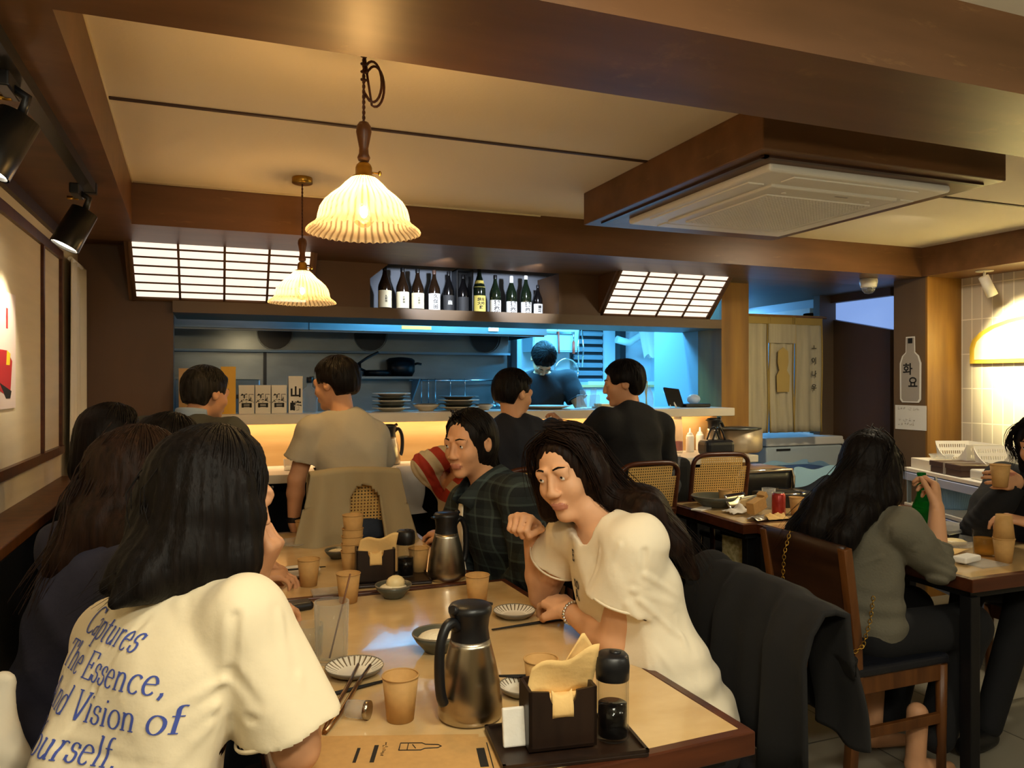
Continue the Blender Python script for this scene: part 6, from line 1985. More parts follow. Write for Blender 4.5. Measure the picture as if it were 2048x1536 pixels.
# ------------------------------------------------------------------ bar top, right end
BZT = .955
t = thing('stock_pot', 'wide pale steel pot with flat lid on the right end of the bar', 'pot', (3.30, 4.27, BZT))
MB().lathe([(0, 0), (.115, 0), (.13, .012), (.138, .03), (.138, .155), (0, .155)], (0, 0, 0), 40).build('pot_body', 'potsteel', t)
MB().lathe([(.155, .157), (.158, .162), (.05, .17), (0, .172)], (-.03, 0, 0), 40).build('lid', 'kitsteel', t)
t = thing('side_stand', 'plywood side stand continuing the bar at its right end', 'stand', (3.42, 4.22, 0))
MB().bb((-.165, -.16, 0), (.12, .16, .83)).build('cabinet', 'panelwood', t, .004)
MB().bb((-.17, -.165, .83), (.13, .165, .855)).build('top_plate', 'panelwood', t, .003)
t = thing('water_bottle', 'tall clear bottle with white cap beside the black jacket', 'bottle', (2.86, 4.36, BZT))
MB().lathe([(0, 0), (.034, 0), (.036, .01), (.032, .16), (.026, .21), (.025, .225)], (0, 0, 0), 20).build('bottle_body', 'glassw', t)
MB().cyl((0, 0, .222), (0, 0, .25), .027).build('cap', 'white', t)
MB().lathe([(.0345, .015), (.033, .075)], (0, 0, 0), 20).build('label', 'redcan', t)
for (x, y, lb) in ((2.97, 4.38, 'white squeeze bottle beside the tall clear bottle'), (3.09, 4.44, 'white squeeze bottle in front of the pot')):
    t = thing('squeeze_bottle', lb, 'bottle', (x, y, BZT), 0, 'squeeze bottles on the bar')
    MB().lathe([(0, 0), (.026, 0), (.028, .01), (.027, .10), (.022, .115), (0, .115)], (0, 0, 0), 20).build('bottle_body', 'white', t)
    MB().lathe([(.018, .115), (.018, .125), (.008, .13), (.004, .16), (0, .16)], (0, 0, 0), 16).build('nozzle', 'white', t)
t = thing('handbag', 'black handbag with looped handles on the bar beside the cane chair', 'bag', (2.98, 4.12, BZT))
MB().bb((-.10, -.06, 0), (.12, .06, .10)).build('bag_body', 'leather', t, .03, 3)
for dy in (-.03, .03):
    MB().tube([(-.04 + .10 * (i / 12), dy, .09 + .09 * math.sin(math.pi * i / 12)) for i in range(13)], .006, 8).build('handle', 'leather', t)
t = thing('backpack', 'dark backpack with shiny wrap hanging at the bar edge', 'bag', (2.52, 3.90, .62))
MB().bb((-.12, -.08, 0), (.10, .08, .36)).build('bag_body', 'blackc', t, .05, 3)
MB().grid(lambda u, v: V((-.11 + .10 * u + .01 * math.sin(v * 9), -.085 - .014 * abs(math.sin(u * 6 + v * 8)), .16 + .22 * v)), 12, 12).build('plastic_wrap', 'glassw', t)
t = thing('plastic_pouch', 'crinkled clear plastic bag hanging below the bar edge', 'bag', (.962, 4.000, .725))
def pch(u, v):
    a = 6.283 * u
    wv = .085 * (1 - .35 * abs(v - .62) ** 1.5 * 2) * (1 if v > .12 else .8 + .9 * (.12 - v) / .12)
    return V((wv * math.cos(a) * (1 + .05 * math.sin(5 * a + 7 * v)), .025 * math.sin(a) * (1 + .3 * math.sin(9 * v + 3 * a)), .25 * v))
MB().grid(pch, 36, 16).build('film', 'frost', t)
for i, (x, y) in enumerate(((.36, 4.22), (.45, 4.26), (1.08, 4.25), (1.14, 4.30))):
    t = thing('shot_glass', ('clear little glass on the bar, left of the grey sleeve', 'clear little glass on the bar beside the bare arm', 'clear little glass right of the bar steel jug', 'clear little glass farther right of the bar steel jug')[i], 'glass', (x, y, BZT), 0, 'little glasses on the bar')
    MB().lathe([(0, 0), (.022, 0), (.026, .06), (.024, .06), (.020, .006), (0, .006)], (0, 0, 0), 20).build('vessel', 'glassw', t)

# ------------------------------------------------------------------ doorway on the right
nr = thing('noren_curtain', 'three panel beige linen doorway curtain with brush characters', 'curtain', (3.90, 4.58, 1.05))
MB().cyl((-.42, 0, .86), (.42, 0, .86), .010).build('rod', 'postwood', nr)
for i, (x0, x1) in enumerate(((-.375, -.125), (-.105, .105), (.120, .375))):
    pn = MB().grid(lambda u, v: V((x0 + (x1 - x0) * u + .012 * math.sin(v * 5 + i * 2) * (1 - v), .010 * math.sin(u * 14 + i * 2 + v) * (1 - .6 * v), .855 * v)), 24, 14).build('panel', 'noren', nr, thick=.002)
    hm = MB()
    for uu in (0, 1):
        hm.tube([V((x0 + (x1 - x0) * uu + .012 * math.sin(v * 5 + i * 2) * (1 - v), -.004 + .010 * math.sin(uu * 14 + i * 2 + v) * (1 - .6 * v), .855 * v)) for v in np.linspace(0, 1, 12)], .006, 6)
    hm.build('hem', 'norenstitch', pn)
MB().bb((-.38, -.006, .80), (.38, .006, .87)).build('header', 'norenstitch', nr)
MB().bb((-.125, -.014, .66), (.12, -.002, .80)).build('header_panel', 'noren', nr)
bp2 = MB().prism([(-.055, .30), (.055, .30), (.06, .42), (.035, .46), (.05, .52), (.045, .60), (.0, .63), (-.045, .60), (-.05, .52), (-.035, .46), (-.06, .42)], .004, (0, -.016, 0), (1, 0, 0), (0, 0, 1))
bp2.build('figure_patch', 'norendark', nr)
for ch, z in (('ㅗ', .63), ('이', .53), ('나', .43), ('우', .33)):
    text_obj('lettering', ch, .055, 'ink', nr, (.29, -.0165, z), (1, 0, 0), (0, 0, 1), bold=.0005)
fz = thing('chest_freezer', 'white chest freezer lit blue below the doorway curtain', 'freezer', (4.22, 5.0, 0))
MB().bb((-.34, -.28, .03), (.40, .30, .93)).build('cabinet', 'bluew', fz, .015, 3)
MB().bb((-.345, -.285, .935), (.405, .305, 1.0)).build('lid', 'white', fz, .012, 3)
MB().bb((-.25, -.287, .90), (-.12, -.284, .915)).build('badge', 'ink', fz)
MB().bb((-.345, -.2, .60), (-.341, -.05, .74)).build('blue_sticker', 'blueink', fz)
t = thing('waste_bin', 'dark bin lined with pale blue plastic beside the freezer', 'bin', (3.87, 4.34, 0))
MB().prism([(-.22, -.18), (.22, -.18), (.22, .18), (-.22, .18)], .82, (0, 0, 0), (1, 0, 0), (0, 1, 0)).build('bin_body', 'darkbin', t, .02)
MB().grid(lambda u, v: V((.235 * (1 if math.cos(6.283 * u) > 0 else -1) * min(1, abs(math.cos(6.283 * u)) * 1.6), .195 * (1 if math.sin(6.283 * u) > 0 else -1) * min(1, abs(math.sin(6.283 * u)) * 1.6), .84 - .10 * v * (1 + .4 * math.sin(31 * u)) + .012 * math.sin(u * 50))), 80, 5).build('liner', 'bluebag', t)
t = thing('power_plug', 'white plug and cable on the brown wall by the freezer', 'plug', (4.66, 4.78, .95))
MB().bb((-.02, -.035, -.02), (.0, .035, .02)).build('plug_body', 'white', t, .004)
MB().tube([(-.02, .02, 0), (-.05, .03, -.02), (-.04, .05, -.15), (-.05, .02, -.30)], .005, 6).build('cable', 'white', t)

# posters on the brown column
ps = thing('bottle_poster', 'bottle shaped pale poster with black brush letters on the brown column', 'poster', (4.387, 3.88, 1.29))
def bott(s):
    return [(-.075 * s, .015), (-.06 * s, -.005 * s), (.06 * s, -.005 * s), (.075 * s, .015), (.077 * s, .26), (.06 * s, .31), (.034 * s, .335), (.032 * s, .44), (-.032 * s, .44), (-.034 * s, .335), (-.06 * s, .31), (-.077 * s, .26)]
MB().prism([(-x, z) for x, z in bott(1.12)], .002, (0, 0, 0), (0, -1, 0), (0, 0, 1)).build('border', 'labelw', ps)
q = MB().prism([(-x, z * .965 + .008) for x, z in bott(.95)], .001, (-.002, 0, 0), (0, -1, 0), (0, 0, 1))
q.build('bottle_print', 'postgrey', ps) if 'postgrey' in M else q.build('bottle_print', 'posterg', ps)
MB().bb((-.0042, -.018, .395), (-.003, .018, .43)).build('cap_print', 'black', ps)
text_obj('lettering', '화', .085, 'ink', ps, (-.0042, .02, .215), (0, -1, 0), (0, 0, 1), bold=.0015)
text_obj('lettering', '요', .085, 'ink', ps, (-.0042, -.022, .125), (0, -1, 0), (0, 0, 1), bold=.0015)
nt = thing('paper_notice', 'white handwritten paper notice taped below the bottle poster', 'notice', (4.386, 3.88, 1.10))
MB().bb((0, -.125, 0), (.002, .125, .165)).build('sheet', 'labelw', nt)
sb = MB()
scribble(sb, (-.0006, .11, .155), (0, -1, 0), (0, 0, 1), .21, .03, 1, 11, .022, .0013)
scribble(sb, (-.0006, .10, .075), (0, -1, 0), (0, 0, 1), .17, .055, 2, 12, .02, .0012)
sb.build('lettering', 'posterg', nt)

# framed arch picture on the tiled wall
pf = thing('framed_picture', 'arched yellow framed picture on the tiled wall under the spotlight', 'picture', (RX - .012, 3.15, 1.545))
def arch(w_, h_, z0):
    pts = [(-w_, z0), (w_, z0)]
    for i in range(13):
        a = math.pi * i / 12
        pts.append((w_ * math.cos(a), h_ * .35 + h_ * .65 * math.sin(a)))
    return pts
MB().prism([(-x, z) for x, z in arch(.52, .30, 0)], .018, (.006, 0, 0), (0, -1, 0), (0, 0, 1)).build('frame', 'picture', pf)
MB().prism([(-x, z) for x, z in arch(.485, .275, .025)], .003, (-.012, 0, 0), (0, -1, 0), (0, 0, 1)).build('print', 'picw', pf)

# ------------------------------------------------------------------ service trolley by the tiled wall
sv = thing('service_trolley', 'pale blue lit service trolley before the tiled wall', 'trolley', (3.83, 2.92, 0), math.radians(-20))
for z in (.905, .70, .35):
    MB().bb((-.22, -.36, z), (.24, .40, z + .022)).build('shelf', 'white', sv, .004)
    MB().bb((-.225, -.365, z - .05), (.245, .405, z - .005)).build('shelf_lip', 'lippale', sv, .003)
for sx in (-.20, .22):
    for sy in (-.34, .38):
        MB().cyl((sx, sy, 0), (sx, sy, .90), .012).build('post', 'kitgrey', sv)
SZ = .928
sv_rot = Matrix.Rotation(math.radians(-20), 3, 'Z')
def onsv(x, y):
    p_ = sv_rot @ V((x, y, 0)) + V((3.83, 2.92, 0))
    return p_.x, p_.y
def basket(label, x, y, rz):
    bx_, by_ = onsv(x, y)
    t = thing('perforated_basket', label, 'basket', (bx_, by_, SZ), rz, 'white perforated baskets')
    w_, d_, h_ = .30, .20, .15
    def wall(a, b, sag):
        a, b = V(a), V(b)
        m_ = MB()
        nu, nv = 30, 8
        def fn(u, v):
            h2 = h_ * (1 - sag * math.sin(math.pi * u) ** .7)
            q_ = a.lerp(b, u); c_ = V((0, 0, 0))
            return V((q_.x * (.88 + .12 * v), q_.y * (.88 + .12 * v), h2 * v))
        m_.grid(fn, nu, nv, skip=lambda u, v: sag == 0 and .25 < v < .85 and .1 < u < .9 and int(u * nu) % 2 == 0 and int(v * nv) % 2 == 0, smooth=False)
        return m_
    c_ = [(-w_ / 2, -d_ / 2, 0), (w_ / 2, -d_ / 2, 0), (w_ / 2, d_ / 2, 0), (-w_ / 2, d_ / 2, 0)]
    for i, sg in enumerate((.62, 0, 0, 0)):
        wall(c_[i], c_[(i + 1) % 4], sg).build('side_wall', 'white', t, thick=.004)
    MB().bb((-w_ * .44, -d_ * .44, 0), (w_ * .44, d_ * .44, .004)).build('base', 'white', t)
    return t
basket('white perforated basket nearer the brown column', .07, .26, math.radians(-110))
basket('white perforated basket nearer the right frame edge', .07, -.10, math.radians(-110))
bx_, by_ = onsv(-.10, .28)
t = thing('white_carton', 'flat white carton on the trolley corner', 'box', (bx_, by_, SZ), math.radians(-20))
MB().bb((-.09, -.10, 0), (.09, .10, .055)).build('carton_body', 'boxw', t, .003)
bx_, by_ = onsv(-.08, .26)
t = thing('glass_tray', 'clear glass dish on the white carton', 'dish', (bx_, by_, SZ + .056), math.radians(-20))
MB().lathe([(0, .004), (.05, .004), (.065, .028), (.062, .028), (.048, .008), (0, .008)], (0, 0, 0), 28).build('dish', 'glassw', t)
bx_, by_ = onsv(-.09, .02)
t = thing('lidded_box', 'flat dark brown box tied with a pale band', 'box', (bx_, by_, SZ), math.radians(-20))
MB().bb((-.11, -.14, 0), (.11, .14, .035)).build('box_base', 'brownbox', t, .003)
MB().bb((-.115, -.145, .035), (.115, .145, .062)).build('lid', 'brownbox', t, .004)
MB().bb((-.117, -.008, .002), (.117, .008, .064)).build('band', 'posterg', t)
bx_, by_ = onsv(-.10, -.24)
t = thing('food_container', 'pale plastic container right of the dark box', 'container', (bx_, by_, SZ), math.radians(-20))
MB().bb((-.08, -.08, 0), (.08, .08, .05)).build('tub', 'frost', t, .008)
bx_, by_ = onsv(-.06, .20)
t = thing('ribbed_basket', 'pale blue ribbed plastic basket on the trolley middle shelf', 'basket', (bx_, by_, .722), math.radians(-20))
def rbk(th, j):
    return 1 + .012 * math.cos(60 * th)
MB().lathe([(0, 0), (.10, 0), (.105, .01), (.135, .12), (.140, .12), (.130, .12), (.10, .012), (0, .01)], (0, 0, 0), 240, 0, rbk).build('tub', 'blueplastic', t)
MB().lathe([(.133, .118), (.142, .122), (.142, .128), (.133, .126)], (0, 0, 0), 40).build('rim', 'blueplastic', t)

# ------------------------------------------------------------------ right rear table
t2z = TZ
b = bowl('wide dark serving bowl at the left end of the right rear table', 2.53, 3.50, t2z, .125, .06, 'greencup', 'serving_bowl')
t = thing('tissue_clump', 'crumpled napkin on the right rear table before the kraft cup', 'tissue', (2.52, 3.28, t2z))
MB().grid(lambda u, v: V((-.07 + .14 * u, -.05 + .1 * v, .006 + .03 * math.exp(-((u - .5) ** 2 + (v - .5) ** 2) * 8) * (1 + .5 * math.sin(u * 14)) + .006 * math.sin(v * 11 + u * 7) ** 2)), 22, 14).build('sheet', 'tissue', t, thick=.002)
t = thing('folded_tissue', 'flat folded white tissue at the left corner of the right rear table', 'tissue', (2.41, 3.45, t2z), .5)
MB().bb((-.06, -.03, 0), (.06, .03, .006)).build('sheet', 'tissue', t, .001)
t = thing('soda_can', 'dark red drink can on the right rear table', 'can', (2.64, 3.12, t2z))
MB().lathe([(0, 0), (.026, 0), (.033, .008), (.033, .108), (.027, .120), (0, .118)], (0, 0, 0), 28).build('can_body', 'redcan', t)
MB().lathe([(.0265, .119), (.0275, .122), (.025, .122), (.0, .119)], (0, 0, 0), 24).build('lid', 'chrome', t)
t = thing('kraft_box', 'open tilted kraft paper box beside the red can', 'box', (2.56, 3.19, t2z), .3)
MB().box((0, 0, .052), (.11, .045, .06), R=Matrix.Rotation(-.25, 3, 'Y')).build('carton_body', 'kraft', t, .002)
MB().box((.05, .0, .098), (.03, .045, .03), R=Matrix.Rotation(-.6, 3, 'Y')).build('flap', 'kraft', t, .002)
t = thing('crumpled_wrapper', 'crumpled brown paper wrapper under the red can', 'wrapper', (2.58, 3.08, t2z))
MB().grid(lambda u, v: V((-.06 + .12 * u, -.035 + .07 * v, .004 + .028 * abs(math.sin(u * 8 + v * 5)) * (1 - abs(2 * v - 1)))), 20, 10).build('sheet', 'napkin', t, thick=.002)
t = thing('snack_wrapper', 'shiny silver snack wrapper at the table edge near the red can', 'wrapper', (2.49, 3.09, t2z), .3)
MB().grid(lambda u, v: V((-.055 + .11 * u, -.035 + .07 * v, .004 + .016 * abs(math.sin(u * 9 + v * 4)) * (1 - (2 * v - 1) ** 2))), 22, 10).build('film', 'foil', t, thick=.001)
t = thing('steel_ladle_tray', 'bright steel rolled tray behind the kraft box', 'tray', (2.62, 3.38, t2z), .3)
MB().grid(lambda u, v: V((-.09 + .18 * u, -.05 + .10 * v, .008 + .07 * abs(2 * v - 1) ** 2)), 10, 12).build('dish', 'chrome', t, thick=.002)
t = thing('water_glass', 'clear water glass behind the red can', 'glass', (2.76, 3.34, t2z))
MB().lathe([(0, 0), (.032, 0), (.036, .11), (.034, .11), (.030, .008), (0, .008)], (0, 0, 0), 28).build('vessel', 'glassw', t)
t = thing('burner', 'black portable burner with shiny rim on the right rear table', 'burner', (2.95, 3.42, t2z), -.05)
MB().bb((-.15, -.11, 0), (.15, .11, .07)).build('case', 'black', t, .008)
MB().lathe([(.09, .07), (.10, .078), (.105, .07)], (0, 0, 0), 32).build('drip_ring', 'chrome', t)
t = thing('metal_chair', 'black chair with chrome rim behind the right rear table', 'chair', (3.12, 3.93, 0))
MB().grid(lambda u, v: V((-.20 + .40 * u, -.10 - .03 * v, .60 + .27 * v)), 8, 6).build('backrest', 'black', t, thick=.02)
MB().tube([(-.21, -.11, .46), (-.21, -.13, .84), (-.19, -.13, .885), (.19, -.13, .885), (.21, -.13, .84), (.21, -.11, .46)], .010, 8).build('back_frame', 'chrome', t)
MB().bb((-.2, -.1, .43), (.2, .28, .47)).build('seat', 'black', t, .012)
for sx in (-.19, .19):
    for sy in (-.09, .26):
        MB().cyl((sx, sy, 0), (sx, sy, .44), .011).build('leg', 'chrome', t)
t = thing('patterned_stool', 'low stool with patterned fabric sides under the right rear table', 'stool', (2.78, 3.36, 0), .15)
MB().bb((-.2, -.15, .08), (.2, .15, .60)).build('fabric_side', 'patt', t, .008)
sf = MB()
for x in (-.2, 0, .2):
    sf.bb((x - .014, -.162, 0), (x + .014, -.150, .62))
sf.bb((-.21, -.162, .33), (.21, -.150, .35)).bb((-.21, -.165, .60), (.21, .15, .63))
sf.build('frame', 'blackm', t)

# ------------------------------------------------------------------ right near table
sj = thing('soju_bottle', 'green glass bottle without a label on the right table', 'bottle', (2.66, 2.30, TZ))
sj.scale = (1.15, 1.15, 1.45)
MB().lathe([(0, 0), (.030, 0), (.0325, .005), (.0325, .105), (.030, .120), (.017, .150), (.0135, .165), (.0125, .205), (.0145, .207), (.0145, .214), (.010, .214)], (0, 0, 0), 28).build('bottle_body', 'soju', sj)
MB().lathe([(0, .004), (.030, .004), (.030, .04), (0, .04)], (0, 0, 0), 24).build('liquor', 'soju', sj)
t = thing('beer_mug', 'glass of amber beer on the right table', 'glass', (2.80, 2.135, TZ))
MB().lathe([(0, 0), (.036, 0), (.038, .004), (.043, .100), (.041, .100), (.035, .008), (0, .008)], (0, 0, 0), 32).build('vessel', 'glass', t)
MB().lathe([(0, .0085), (.0345, .0085), (.0385, .068), (0, .068)], (0, 0, 0), 28).build('beer', 'beer', t)
t = thing('foil_tray', 'shiny tray under the beer glass at the table edge', 'tray', (2.70, 2.04, TZ))
MB().bb((-.11, -.06, 0), (.03, .06, .006)).build('dish', 'glassw', t, .003)
t = thing('tissue_pack', 'white tissue pack on the right table edge', 'tissue pack', (2.62, 2.07, TZ + .006), .2)
MB().bb((-.055, -.028, 0), (.055, .028, .022)).build('packet_body', 'tissue', t, .006)
t = thing('food_paper', 'pale greaseproof paper with a lemon piece on the right table', 'paper', (2.66, 2.26, TZ), .1)
MB().grid(lambda u, v: V((-.13 + .26 * u, -.08 + .16 * v, .003 + .010 * math.sin(u * 5 + v * 3) ** 2)), 20, 12).build('sheet', 'napkin', t, thick=.001)
MB().prism([(-.03, 0), (.03, 0), (0, .04)], .02, (-.06, 0, .01), (1, 0, 0), (0, 0, 1)).build('lemon_piece', 'yell', t, .003)
t = thing('food_tray', 'clear takeaway tray with scraps on the right table', 'tray', (2.86, 2.32, TZ), .2)
MB().lathe([(0, .003), (.075, .003), (.09, .03), (.095, .03), (.09, .026), (.072, .0), (0, 0)], (0, 0, 0), 28).build('tub', 'glassw', t)
MB().sphere((0, 0, .012), (.06, .05, .014), 14).build('scraps', 'garlic', t)
t = thing('black_container', 'black takeaway container with clear lid on the right table', 'container', (2.98, 2.44, TZ), .1)
MB().bb((-.11, -.08, 0), (.11, .08, .035)).build('tub', 'black', t, .008)
MB().bb((-.113, -.083, .035), (.113, .083, .05)).build('lid', 'glassw', t, .006)
ph = thing('black_pen', 'slim black stick held in the grey sweater diner\'s hand', 'stick', (2.475, 2.075, 1.03))
MB().tube([(-.02, -.02, -.02), (.055, .05, .03)], .005, 8).build('barrel', 'black', ph)
hc = dup(c0, (2.955, 2.185, 1.0), 0, 'pale kraft cup held by the diner at the right edge')

# ------------------------------------------------------------------ clothes over chairs, bags
def draped(name, label, cat, loc, rz, m, w0, w1, zt, zb, folds, hole=None, thick=.012, seed=1, front=.16, depth=.03, sub='cloth', hem=.03, bulge=.05, w2=None):
    """cloth hung over a chair back; local -Y is the outside of the back"""
    t = thing(name, label, cat, loc, rz)
    r = np.random.RandomState(seed)
    ph = r.rand(6) * 6.28
    def fn(u, v):
        # v 0 outside bottom .. .8 over the top .. 1 inside
        zbv = zb + hem * math.sin(u * 7 + ph[0]) + hem * .6 * math.sin(u * 17 + ph[1])
        if v < .8:
            s = v / .8
            z = zbv + (zt - zbv) * s
            wd = w0 + (w1 - w0) * (1 - s) ** 1.2
            y = -.02 - depth - bulge * (1 - s) * .6
            amp = .016 * (1 - s) + .005
        else:
            s = (v - .8) / .2
            z = zt + .012 * math.sin(math.pi * min(1, s * 3)) - front * max(0, s - .3) / .7 * (1 + .06 * math.sin(u * 9 + ph[5]))
            wd = w0 + ((w2 or w0) - w0) * max(0, s - .3)
            y = -.02 - depth + (2 * depth + .045) * min(1, s * 2.2) + (.02 * s if w2 else 0)
            amp = .005 + (.016 * s if w2 else 0)
        f_ = amp * (math.sin(u * folds + ph[2]) + .6 * math.sin(u * folds * 1.9 + ph[3] + 2 * v) + .4 * math.sin(9 * v + 5 * u + ph[4]))
        return V(((u - .5) * wd, y - f_, z - .014 * (2 * u - 1) ** 2 * (1 if v > .5 else 0)))
    MB().grid(fn, 64, 40, skip=hole).build(sub, m, t, thick=thick)
    return t
draped('draped_coat', 'black coat hung over the wooden chair of the white shirted diner', 'coat', (1.12 + .21, 1.72 - .075, 0), math.radians(82), 'coat', .56, .58, .905, .60, 16, seed=3, bulge=.06, depth=.040, hem=.025, front=.37, w2=.60)
sl_ = Blob(.009)
sl_.cone((1.37, 1.90, .85), (1.47, 2.0, .72), .065, .07, .03).cone((1.47, 2.0, .74), (1.45, 2.02, .50), .07, .06, .03, True)
sl_.disp = waves(5, .008, 24, .5)
for o_ in list(bpy.data.objects):
    if o_.name == 'draped_coat':
        sv_o = sl_.mesh('sleeve', 'coat', None)
        bpy.context.view_layer.update()
        sv_o.parent = o_
        sv_o.matrix_parent_inverse = o_.matrix_world.inverted()
draped('draped_jacket', 'beige jacket spread over the bar chair of the grey t-shirt', 'jacket', (.555, 3.32, 0), 0, 'beigej', .38, .58, 1.05, .665, 13, hole=lambda u, v: v < .68 - 5 * (u - .60) ** 2 and .46 - .05 * v < u < .73, seed=8, bulge=.06, depth=.045)
cj = Blob(.007)
cj.cone((-.350, 1.58, .89), (-.345, 1.50, .66), .022, .042, .03).cone((-.345, 1.50, .66), (-.33, 1.42, .52), .050, .060, .03).cone((-.385, 1.57, .90), (-.40, 1.50, .60), .022, .045, .02).ell((-.36, 1.42, .52), (.12, .12, .06), None, .04)
cj.disp = waves(9, .010, 22)
o = cj.mesh('folded_jacket', 'creamj')
tag(o, 'cream jacket bundled on the wall bench beside the printed shirt', 'jacket')
# chain strap bag on the grey sweater diner's chair
hb = thing('chain_bag', 'furry black bag hung by a chain on the wooden chair', 'bag', (1.935, 2.065, .31))
fb = Blob(.009)
fb.ell((0, 0, .13), (.07, .15, .13), None, .02)
fb.disp = lambda X, Y, Z: .006 * np.sin(140 * X + 3) * np.sin(130 * Y) + .006 * np.sin(120 * Z + 60 * Y)
fb.mesh('bag_body', 'coat', hb)
def chain(parent, pts, r=.0055):
    P_ = [V(p) for p in pts]
    tot = sum((P_[i + 1] - P_[i]).length for i in range(len(P_) - 1))
    n = int(tot / .0125)
    mb = MB()
    for k in range(n):
        s = (k + .5) / n * tot
        i = 0
        while i < len(P_) - 2 and s > (P_[i + 1] - P_[i]).length:
            s -= (P_[i + 1] - P_[i]).length; i += 1
        d = (P_[i + 1] - P_[i]).normalized()
        c_ = P_[i] + d * s
        sd = d.orthogonal().normalized()
        if k % 2:
            sd = d.cross(sd)
        mb.tube([c_ + d * .0085 * math.cos(a) + sd * .0055 * math.sin(a) for a in np.linspace(0, 6.283, 11)], .0016, 5, caps=False)
    return mb.build('chain_strap', 'brass', parent)
chain(hb, [(-.01, .14, .22), (-.055, .14, .35), (-.045, .14, .50), (-.02, .14, .575), (.01, .14, .57)])
chain(hb, [(.02, -.09, .20), (.06, -.115, .24), (.085, -.12, .32), (.10, -.12, .40)])

# ------------------------------------------------------------------ printed lettering on shirts
def A_(cx, cy, rx, ry, a0, a1, n=10):
    return [(cx + rx * math.cos(math.radians(a0 + (a1 - a0) * i / n)), cy + ry * math.sin(math.radians(a0 + (a1 - a0) * i / n))) for i in range(n + 1)]
def l_(*p):
    return [tuple(p[i:i + 2]) for i in range(0, len(p), 2)]
SER = .055
def ser(x, y, w=.13):
    return l_(x - w / 2, y, x + w / 2, y)
GL = {
 'C': (.62, [A_(.36, .34, .30, .35, 42, 318, 16), l_(.585, .56, .60, .68)]),
 'T': (.58, [l_(.29, 0, .29, .68), l_(.04, .67, .54, .67), l_(.045, .67, .035, .52), l_(.535, .67, .545, .52), ser(.29, .01, .2)]),
 'E': (.56, [l_(.14, 0, .14, .68), l_(.05, .67, .50, .67), l_(.05, .01, .52, .01), l_(.14, .35, .38, .35), l_(.50, .67, .51, .53), l_(.52, .01, .54, .16), l_(.38, .27, .38, .43)]),
 'A': (.66, [l_(.33, .70, .10, 0), l_(.33, .70, .56, 0), l_(.18, .24, .48, .24), ser(.10, .01, .17), ser(.56, .01, .2)]),
 'V': (.64, [l_(.10, .68, .33, -.01), l_(.56, .68, .33, -.01), ser(.10, .67, .2), ser(.56, .67, .17)]),
 'Y': (.62, [l_(.08, .68, .31, .33), l_(.54, .68, .31, .33), l_(.31, .33, .31, 0), ser(.08, .67, .18), ser(.54, .67, .17), ser(.31, .01, .2)]),
 'a': (.44, [A_(.20, .33, .13, .12, 160, 0, 8) + l_(.33, .06, .36, .02, .42, .04), l_(.33, .27, .18, .23) + A_(.17, .12, .11, .11, 100, 300, 8) + l_(.33, .10)]),
 'p': (.50, [l_(.11, .44, .11, -.22), A_(.25, .22, .18, .225, 150, -150, 14), ser(.11, -.215, .17), l_(.04, .43, .11, .44)]),
 't': (.32, [l_(.14, .58, .14, .10) + A_(.22, .10, .08, .095, 180, 300, 6), l_(.03, .43, .27, .43)]),
 'u': (.52, [l_(.11, .44, .11, .16) + A_(.22, .15, .11, .145, 180, 330, 7) + l_(.38, .14), l_(.38, .44, .38, 0), l_(.04, .43, .11, .44), l_(.31, .43, .38, .44), l_(.38, .01, .45, .02)]),
 'r': (.37, [l_(.11, .44, .11, 0), A_(.24, .27, .13, .17, 165, 50, 7), ser(.11, .01, .17), l_(.04, .43, .11, .44)]),
 'e': (.45, [l_(.06, .25, .37, .25), A_(.22, .22, .165, .225, 10, 318, 16)]),
 's': (.38, [A_(.19, .335, .115, .105, 30, 250, 8) + A_(.19, .115, .125, .115, 75, -150, 9), l_(.30, .31, .30, .42), l_(.06, .04, .06, .15)]),
 'h': (.53, [l_(.11, .70, .11, 0), A_(.25, .27, .14, .17, 165, 0, 8) + l_(.39, 0), ser(.11, .01, .17), ser(.39, .01, .17), l_(.04, .69, .11, .70)]),
 'n': (.53, [l_(.11, .44, .11, 0), A_(.25, .27, .14, .17, 165, 0, 8) + l_(.39, 0), ser(.11, .01, .17), ser(.39, .01, .17), l_(.04, .43, .11, .44)]),
 'c': (.43, [A_(.23, .22, .17, .225, 40, 318, 14)]),
 'd': (.51, [l_(.40, .70, .40, 0), A_(.24, .22, .18, .225, 30, 330, 14), l_(.33, .69, .40, .70), l_(.40, .01, .46, .02)]),
 'i': (.26, [l_(.13, .44, .13, 0), ser(.13, .01, .17), l_(.06, .43, .13, .44), l_(.13, .58, .13, .64)]),
 'o': (.48, [A_(.24, .22, .185, .23, 0, 360, 20)]),
 'f': (.32, [l_(.14, 0, .14, .56) + A_(.24, .56, .10, .14, 180, 60, 6), l_(.04, .43, .27, .43), ser(.14, .01, .18)]),
 'l': (.26, [l_(.13, .70, .13, 0), ser(.13, .01, .17), l_(.06, .69, .13, .70)]),
 ',': (.24, [l_(.11, .06, .12, .0, .07, -.11)]),
 '.': (.22, [l_(.11, .0, .11, .06)]),
 ' ': (.26, []),
}
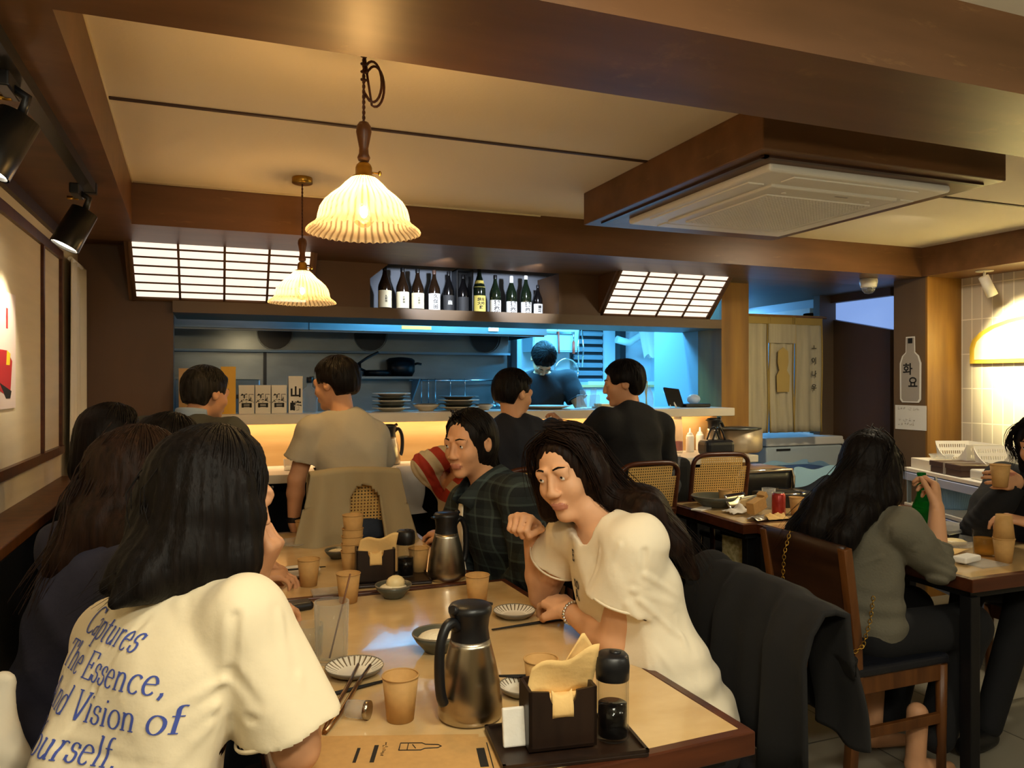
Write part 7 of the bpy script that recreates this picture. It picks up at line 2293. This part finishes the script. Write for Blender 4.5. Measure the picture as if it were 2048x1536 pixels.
def print_on(target, parent, name, rows, O, ex, ey, size, line, m, wst=.085, thin=.030, xs=1.0):
    dg = target.data
    bvh = BVHTree.FromPolygons([v.co for v in dg.vertices], [tuple(p.vertices) for p in dg.polygons])
    O, ex, ey = V(O), V(ex).normalized(), V(ey).normalized()
    nn = ex.cross(ey).normalized()
    mb = MB()
    def drop(x, y):
        o_ = O + ex * x + ey * y
        h_ = bvh.ray_cast(o_ + nn * .35, -nn, .7)
        return None if h_[0] is None else h_[0] + h_[1] * .0012 + nn * .0008
    for ri, row in enumerate(rows):
        txt, x0, sh = row
        x = x0
        for ch in txt:
            adv, strokes = GL[ch]
            for st_ in strokes:
                pts = [st_[0]]
                for a, b in zip(st_[:-1], st_[1:]):
                    L_ = math.dist(a, b); k = max(1, int(L_ / .06))
                    pts += [(a[0] + (b[0] - a[0]) * i / k, a[1] + (b[1] - a[1]) * i / k) for i in range(1, k + 1)]
                qs = []
                for i, pt in enumerate(pts):
                    a, b = pts[max(i - 1, 0)], pts[min(i + 1, len(pts) - 1)]
                    d = V((b[0] - a[0], b[1] - a[1]))
                    d = d.normalized() if d.length > 1e-9 else V((1, 0))
                    hw = .5 * (thin + (wst - thin) * abs(d.y) ** 1.5)
                    for s in (-1, 1):
                        px, py = pt[0] - d.y * hw * s, pt[1] + d.x * hw * s
                        qs.append(drop((x + (px + sh * py)) * size * xs, -ri * line + py * size))
                vs, fs = [], []
                for i in range(len(pts) - 1):
                    q = [qs[2 * i], qs[2 * i + 2], qs[2 * i + 3], qs[2 * i + 1]]
                    if any(z is None for z in q) or (q[0] - q[1]).length > .03 or (q[0] - q[3]).length > .03:
                        continue
                    n0 = len(vs)
                    vs += q; fs.append((n0, n0 + 1, n0 + 2, n0 + 3))
                mb.add(vs, fs)
            x += adv
    return mb.build(name, m, parent, weld=False)
bf = math.radians(52)
bk = V((-math.sin(bf), -math.cos(bf), .12)).normalized()
exb = V((math.cos(bf), -math.sin(bf), 0))
eyb = (bk.cross(exb)).normalized()
print_on(SHIRT, SHIRT.parent, 'lettering', [('Captures', .42, .22), ('The Essence,', .12, .04), ('And Vision of', .30, .04), ('Yourself.', .85, .04)],
         V((-.235, 1.31, 1.015)) - exb * .135, exb, eyb, .057, .0525, 'blueink', xs=.90)
fb_ = V((-1, -.02, -.1)).normalized()
exf = V((0, -1, 0))
eyf = fb_.cross(exf).normalized()
print_on(WSHIRT, WSHIRT.parent, 'lettering', [('E', .9, 0), ('', 0, 0), ('no', .9, 0), ('A', .9, 0)], V((.80, 1.84, .955)), exf, eyf, .040, .034, 'ink', wst=.14, thin=.10)
